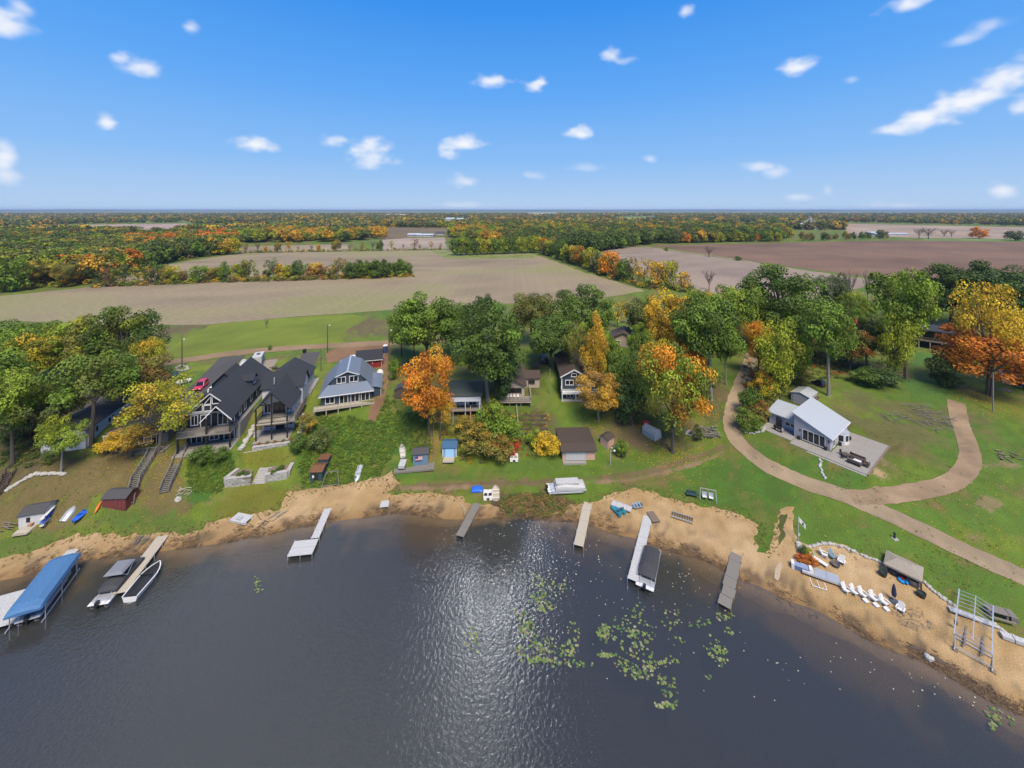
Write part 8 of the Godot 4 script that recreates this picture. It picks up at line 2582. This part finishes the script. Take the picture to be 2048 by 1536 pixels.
func make_lilies() -> void:
	var mb := Mb.new()
	for j in 9:
		var a := 0.3 + (TAU - 0.6) * j / 9.0
		var b := 0.3 + (TAU - 0.6) * (j + 1) / 9.0
		mb.face([Vector3(0, 0, 0), Vector3(cos(a), 0.02 * sin(a * 3), sin(a)), Vector3(cos(b), 0.02 * sin(b * 3), sin(b))], Vector3(0, -9, 0))
	var cols := [[0.08, 0.15, 0.025], [0.12, 0.19, 0.03], [0.18, 0.22, 0.04], [0.055, 0.11, 0.035], [0.23, 0.24, 0.12], [0.15, 0.14, 0.05]]
	var ms: Array = []
	for c in cols: ms.append(mb.mesh(mat(c[0], c[1], c[2], 0.45)))
	var patches := [["the curved patch nearest the tan dock", [[1085, 1160, 30, 14], [1106, 1180, 26, 18], [1074, 1195, 20, 10], [1092, 1215, 20, 8]], 110],
		["the narrow patch along the glare", [[1043, 1238, 14, 24], [1056, 1258, 12, 14]], 60],
		["the patch at the lake side of the glare", [[1050, 1300, 18, 20], [1084, 1288, 20, 14], [1098, 1312, 18, 16], [1075, 1320, 24, 8]], 90],
		["the upright patch left of the largest patch", [[1147, 1270, 14, 22], [1138, 1302, 16, 14], [1140, 1325, 34, 8]], 70],
		["the upper half of the largest patch", [[1266, 1240, 30, 24], [1240, 1268, 36, 14], [1282, 1278, 22, 18], [1208, 1266, 10, 14]], 150],
		["the lower half of the largest patch", [[1278, 1308, 34, 18], [1250, 1332, 20, 10], [1282, 1346, 24, 10], [1215, 1310, 16, 4], [1310, 1330, 18, 8]], 130],
		["the slanting patch below the largest patch", [[1330, 1360, 16, 10], [1345, 1385, 18, 22], [1333, 1410, 20, 6]], 55],
		["the small loose patch right of the largest patch", [[1336, 1322, 20, 10], [1355, 1285, 14, 10], [1345, 1240, 18, 20]], 34],
		["the slanting patch below the old grey dock", [[1425, 1288, 14, 16], [1438, 1310, 14, 18], [1446, 1325, 8, 8]], 44],
		["the loose patch near the end of the old grey dock", [[1398, 1245, 22, 12], [1450, 1232, 16, 8], [1460, 1262, 10, 6]], 40],
		["the thin patch near the right edge", [[1992, 1422, 18, 14], [2010, 1440, 20, 10], [1985, 1450, 6, 10]], 36],
		["the faint patch inside the glare", [[940, 1285, 16, 26], [950, 1265, 10, 10]], 30],
		["the lone tuft off the white platform dock", [[514, 1168, 9, 14]], 20],
		["the pair of pads far out in the lake", [[1415, 1355, 8, 4]], 4]]
	var made := 0
	var extra: Array = []
	for p in patches:
		for i in int(p[2] * 1.15):
			var e: Array = p[1][rng.randi() % p[1].size()]
			var a := rng.randf() * TAU
			var r := sqrt(rng.randf()) * rng.randf_range(0.8, 1.5)
			var w := at_h(e[0] + cos(a) * e[2] * r, e[1] + sin(a) * e[3] * r, 0.02)
			var s := rng.randf_range(0.08, 0.18)
			var k := rng.randi() % ms.size()
			if made < 296 and i < p[2] * 0.36:
				made += 1
				var o := MeshInstance3D.new()
				o.name = numbered("lily_pad")
				o.mesh = ms[k]
				o.position = w + Vector3(0, rng.randf() * 0.03, 0)
				o.rotation.y = rng.randf() * TAU
				o.scale = Vector3(s * 1.15, 1, s * 1.15)
				add_child(o)
				tag(o, "lily pad floating in %s" % p[0], "lily pad", "pads of %s" % p[0])
			else: extra.append([w, s, cols[k]])
	# pads past counting, and the pale specks of leaves adrift
	for i in 260:
		var q: Array = [[1150, 1120, 70, 50], [1370, 1140, 60, 70], [1260, 1210, 200, 60], [1030, 1110, 60, 60], [1600, 1330, 300, 60], [1950, 1380, 100, 40]][rng.randi() % 6]
		var w := at_h(q[0] + rng.randfn() * q[2] * 0.6, q[1] + rng.randfn() * q[3] * 0.6, 0.015)
		if hgt(w.x, -w.z) < -0.1: extra.append([w, rng.randf_range(0.03, 0.075), [0.6, 0.55, 0.42]])
	var mm := MultiMesh.new()
	mm.transform_format = MultiMesh.TRANSFORM_3D
	mm.use_colors = true
	mm.mesh = mb.mesh(mat(1, 1, 1, 0.5))
	mm.instance_count = extra.size()
	for i in extra.size():
		var s: float = extra[i][1]
		mm.set_instance_transform(i, Transform3D(Basis(Vector3.UP, rng.randf() * TAU).scaled(Vector3(s, 1, s)), extra[i][0]))
		mm.set_instance_color(i, Color(extra[i][2][0], extra[i][2][1], extra[i][2][2]))
	var o := MultiMeshInstance3D.new()
	o.name = "floating_leaves"
	o.multimesh = mm
	o.set_meta("kind", "stuff")
	add_child(o)
	tag(o, "small lily pads and fallen leaves adrift on the lake", "leaves")

func strew(called: String, label: String, category: String, me: Mesh, places: Array, tints: Array) -> void:
	var mm := MultiMesh.new()
	mm.transform_format = MultiMesh.TRANSFORM_3D
	mm.use_colors = true
	mm.mesh = me
	mm.instance_count = places.size()
	for i in places.size():
		mm.set_instance_transform(i, places[i])
		mm.set_instance_color(i, tints[i])
	var o := MultiMeshInstance3D.new()
	o.name = called
	o.multimesh = mm
	o.set_meta("kind", "stuff")
	add_child(o)
	tag(o, label, category)

func make_litter() -> void:
	# dead weed and twigs along the waterline
	var b := Mb.new()
	for k in 7:
		var c := Vector3(rng.randf_range(-0.5, 0.5), 0.02, rng.randf_range(-0.5, 0.5))
		var d := Vector3(rng.randfn(), 0.1, rng.randfn()).normalized() * 0.35
		b.bar(c - d, c + d + Vector3(0, 0.06, 0), 0.05, 0.05)
	var T: Array = []
	var C: Array = []
	for i in 5200:
		var px := rng.randf_range(-60, 2060)
		var y := lerp_at(KX, KS, px)
		var p := pt(px, y - absf(rng.randfn()) * 13.0 + 4.0)
		if nz.get_noise_2d(p.x * 5.0, p.z * 5.0) < rng.randf_range(-0.25, 0.3): continue
		p.y = maxf(p.y, 0.0) + 0.04
		var s := rng.randf_range(0.25, 0.7)
		T.append(Transform3D(Basis(Vector3.UP, rng.randf() * TAU).scaled(Vector3(s, s * 0.6, s)), p))
		C.append(Color(0.09, 0.06, 0.035) * rng.randf_range(0.5, 2.2))
	strew("shore_debris", "dead weed and twigs washed up along the waterline", "debris", b.mesh(mat(1, 1, 1, 0.95)), T, C)
	# tufts of grass at the ragged edge of the sand and over the lawns
	T = []
	C = []
	var edge := [[0, 1120], [52, 1105], [104, 1087], [146, 1066], [229, 1067], [330, 1066], [404, 1059], [412, 1045], [462, 1036], [504, 1026], [560, 1018], [575, 985], [650, 974], [731, 962], [780, 945], [800, 967], [768, 984], [858, 985], [926, 992], [1110, 1020], [1140, 1006], [1178, 1007], [1242, 980], [1276, 976], [1315, 985], [1354, 1001], [1422, 1012], [1500, 1036], [1523, 1054], [1513, 1077], [1532, 1104], [1556, 1050]]
	for i in edge.size() - 1:
		if i == 18: continue
		var a := pt(edge[i][0], edge[i][1])
		var c := pt(edge[i + 1][0], edge[i + 1][1])
		for k in int(a.distance_to(c) * 9):
			var q := a.lerp(c, rng.randf())
			var p := ground(q.x + rng.randfn() * 0.6, q.z + rng.randfn() * 0.7)
			var s := rng.randf_range(0.1, 0.26)
			T.append(Transform3D(Basis(Vector3.UP, rng.randf() * TAU).scaled(Vector3(s * 1.5, s, s * 1.5)), p))
			C.append(Color(0.13, 0.17, 0.025).lerp(Color(0.28, 0.2, 0.08), rng.randf()) * rng.randf_range(0.7, 1.3))
	for i in 5000:
		var p := pt(rng.randf_range(-20, 2060), rng.randf_range(860, 1180))
		if p.y < 1.3 or nz.get_noise_2d(p.x * 4.0, p.z * 4.0) < rng.randf_range(-0.3, 0.4): continue
		var s := rng.randf_range(0.07, 0.17)
		T.append(Transform3D(Basis(Vector3.UP, rng.randf() * TAU).scaled(Vector3(s * 2.0, s, s * 2.0)), p))
		C.append(Color(0.10, 0.17, 0.02).lerp(Color(0.25, 0.19, 0.06), rng.randf() * rng.randf()) * rng.randf_range(0.7, 1.4))
	# fallen leaves under the autumn trees
	var lf := Mb.new()
	lf.face([Vector3(-0.5, 0, -0.4), Vector3(0.5, 0.1, -0.4), Vector3(0.5, 0, 0.4), Vector3(-0.5, 0.1, 0.4)], Vector3(0, -9, 0))
	var L: Array = []
	var D: Array = []
	for q in [[858, 880, 5.0, 700, 0], [1197, 846, 4.0, 350, 1], [1345, 900, 7.0, 900, 1], [320, 925, 8.0, 700, 1], [1975, 800, 9.0, 1300, 0], [1190, 810, 4.0, 250, 1], [1372, 830, 5.0, 400, 0], [1420, 820, 5.0, 300, 1], [1530, 830, 4.0, 250, 1], [1650, 900, 22.0, 1200, 2], [1900, 1000, 24.0, 1200, 2], [1250, 930, 22.0, 900, 2], [700, 800, 24.0, 400, 2], [300, 1000, 18.0, 600, 2]]:
		var c := pt(q[0], q[1])
		for i in q[3]:
			var p := ground(c.x + rng.randfn() * q[2] * 0.6, c.z + rng.randfn() * q[2] * 0.5)
			if p.y < 0.9: continue
			var s := rng.randf_range(0.08, 0.2)
			L.append(Transform3D(Basis(Vector3.UP, rng.randf() * TAU).scaled(Vector3(s, s, s)), p + Vector3(0, 0.05, 0)))
			var a: Array = LEAF[pick([["orange", "rust", "gold"], ["gold", "yellow", "brown"], ["brown", "olive", "gold"]][q[4]])]
			D.append(Color(a[0], a[1], a[2]) * rng.randf_range(0.6, 1.1))
	strew("fallen_leaves", "fallen autumn leaves scattered over the lawns", "leaves", lf.mesh(mat(1, 1, 1, 0.9)), L, D)
	strew("grass_tufts", "tufts of rough grass on the lawns and along the edge of the sand", "grass", tuft_mesh, T, C)

func _ready() -> void:
	# camera
	var cam := Camera3D.new()
	cam.name = "camera"
	cam.projection = Camera3D.PROJECTION_FRUSTUM
	cam.near = 0.5
	cam.size = 0.96
	cam.frustum_offset = Vector2(0, -348.0 / F * 0.5)
	cam.far = 60000.0
	cam.position = Vector3(0, EYE, 0)
	add_child(cam)
	cam.current = true
	# sky, air and exposure
	nz.seed = 9
	nz.frequency = 0.02
	nz.fractal_octaves = 3
	nz2.seed = 21
	nz2.frequency = 0.35
	nz2.fractal_octaves = 3
	var env := Environment.new()
	env.background_mode = Environment.BG_SKY
	var sky := Sky.new()
	var pm := PanoramaSkyMaterial.new()
	pm.panorama = make_sky()
	sky.sky_material = pm
	env.sky = sky
	env.tonemap_mode = Environment.TONE_MAPPER_LINEAR
	env.tonemap_exposure = EXPO
	env.sdfgi_enabled = true
	env.ssao_enabled = true
	env.ssil_enabled = true
	env.fog_enabled = true
	env.fog_density = 0.000055
	env.fog_light_color = Color(0.72, 0.82, 0.95)
	var we := WorldEnvironment.new()
	we.name = "surroundings"
	we.environment = env
	add_child(we)
	var sun := DirectionalLight3D.new()
	sun.name = "sun"
	sun.light_energy = 0.5
	sun.light_color = Color(1, 0.94, 0.85)
	sun.light_angular_distance = 24.0
	sun.shadow_enabled = true
	sun.rotation = Vector3(deg_to_rad(-58), deg_to_rad(20), 0)
	add_child(sun)
	make_curves()
	make_materials()
	make_pads()
	make_ground()
	make_setting()
	make_water()
	make_trees()
	make_houses()
	make_objects()
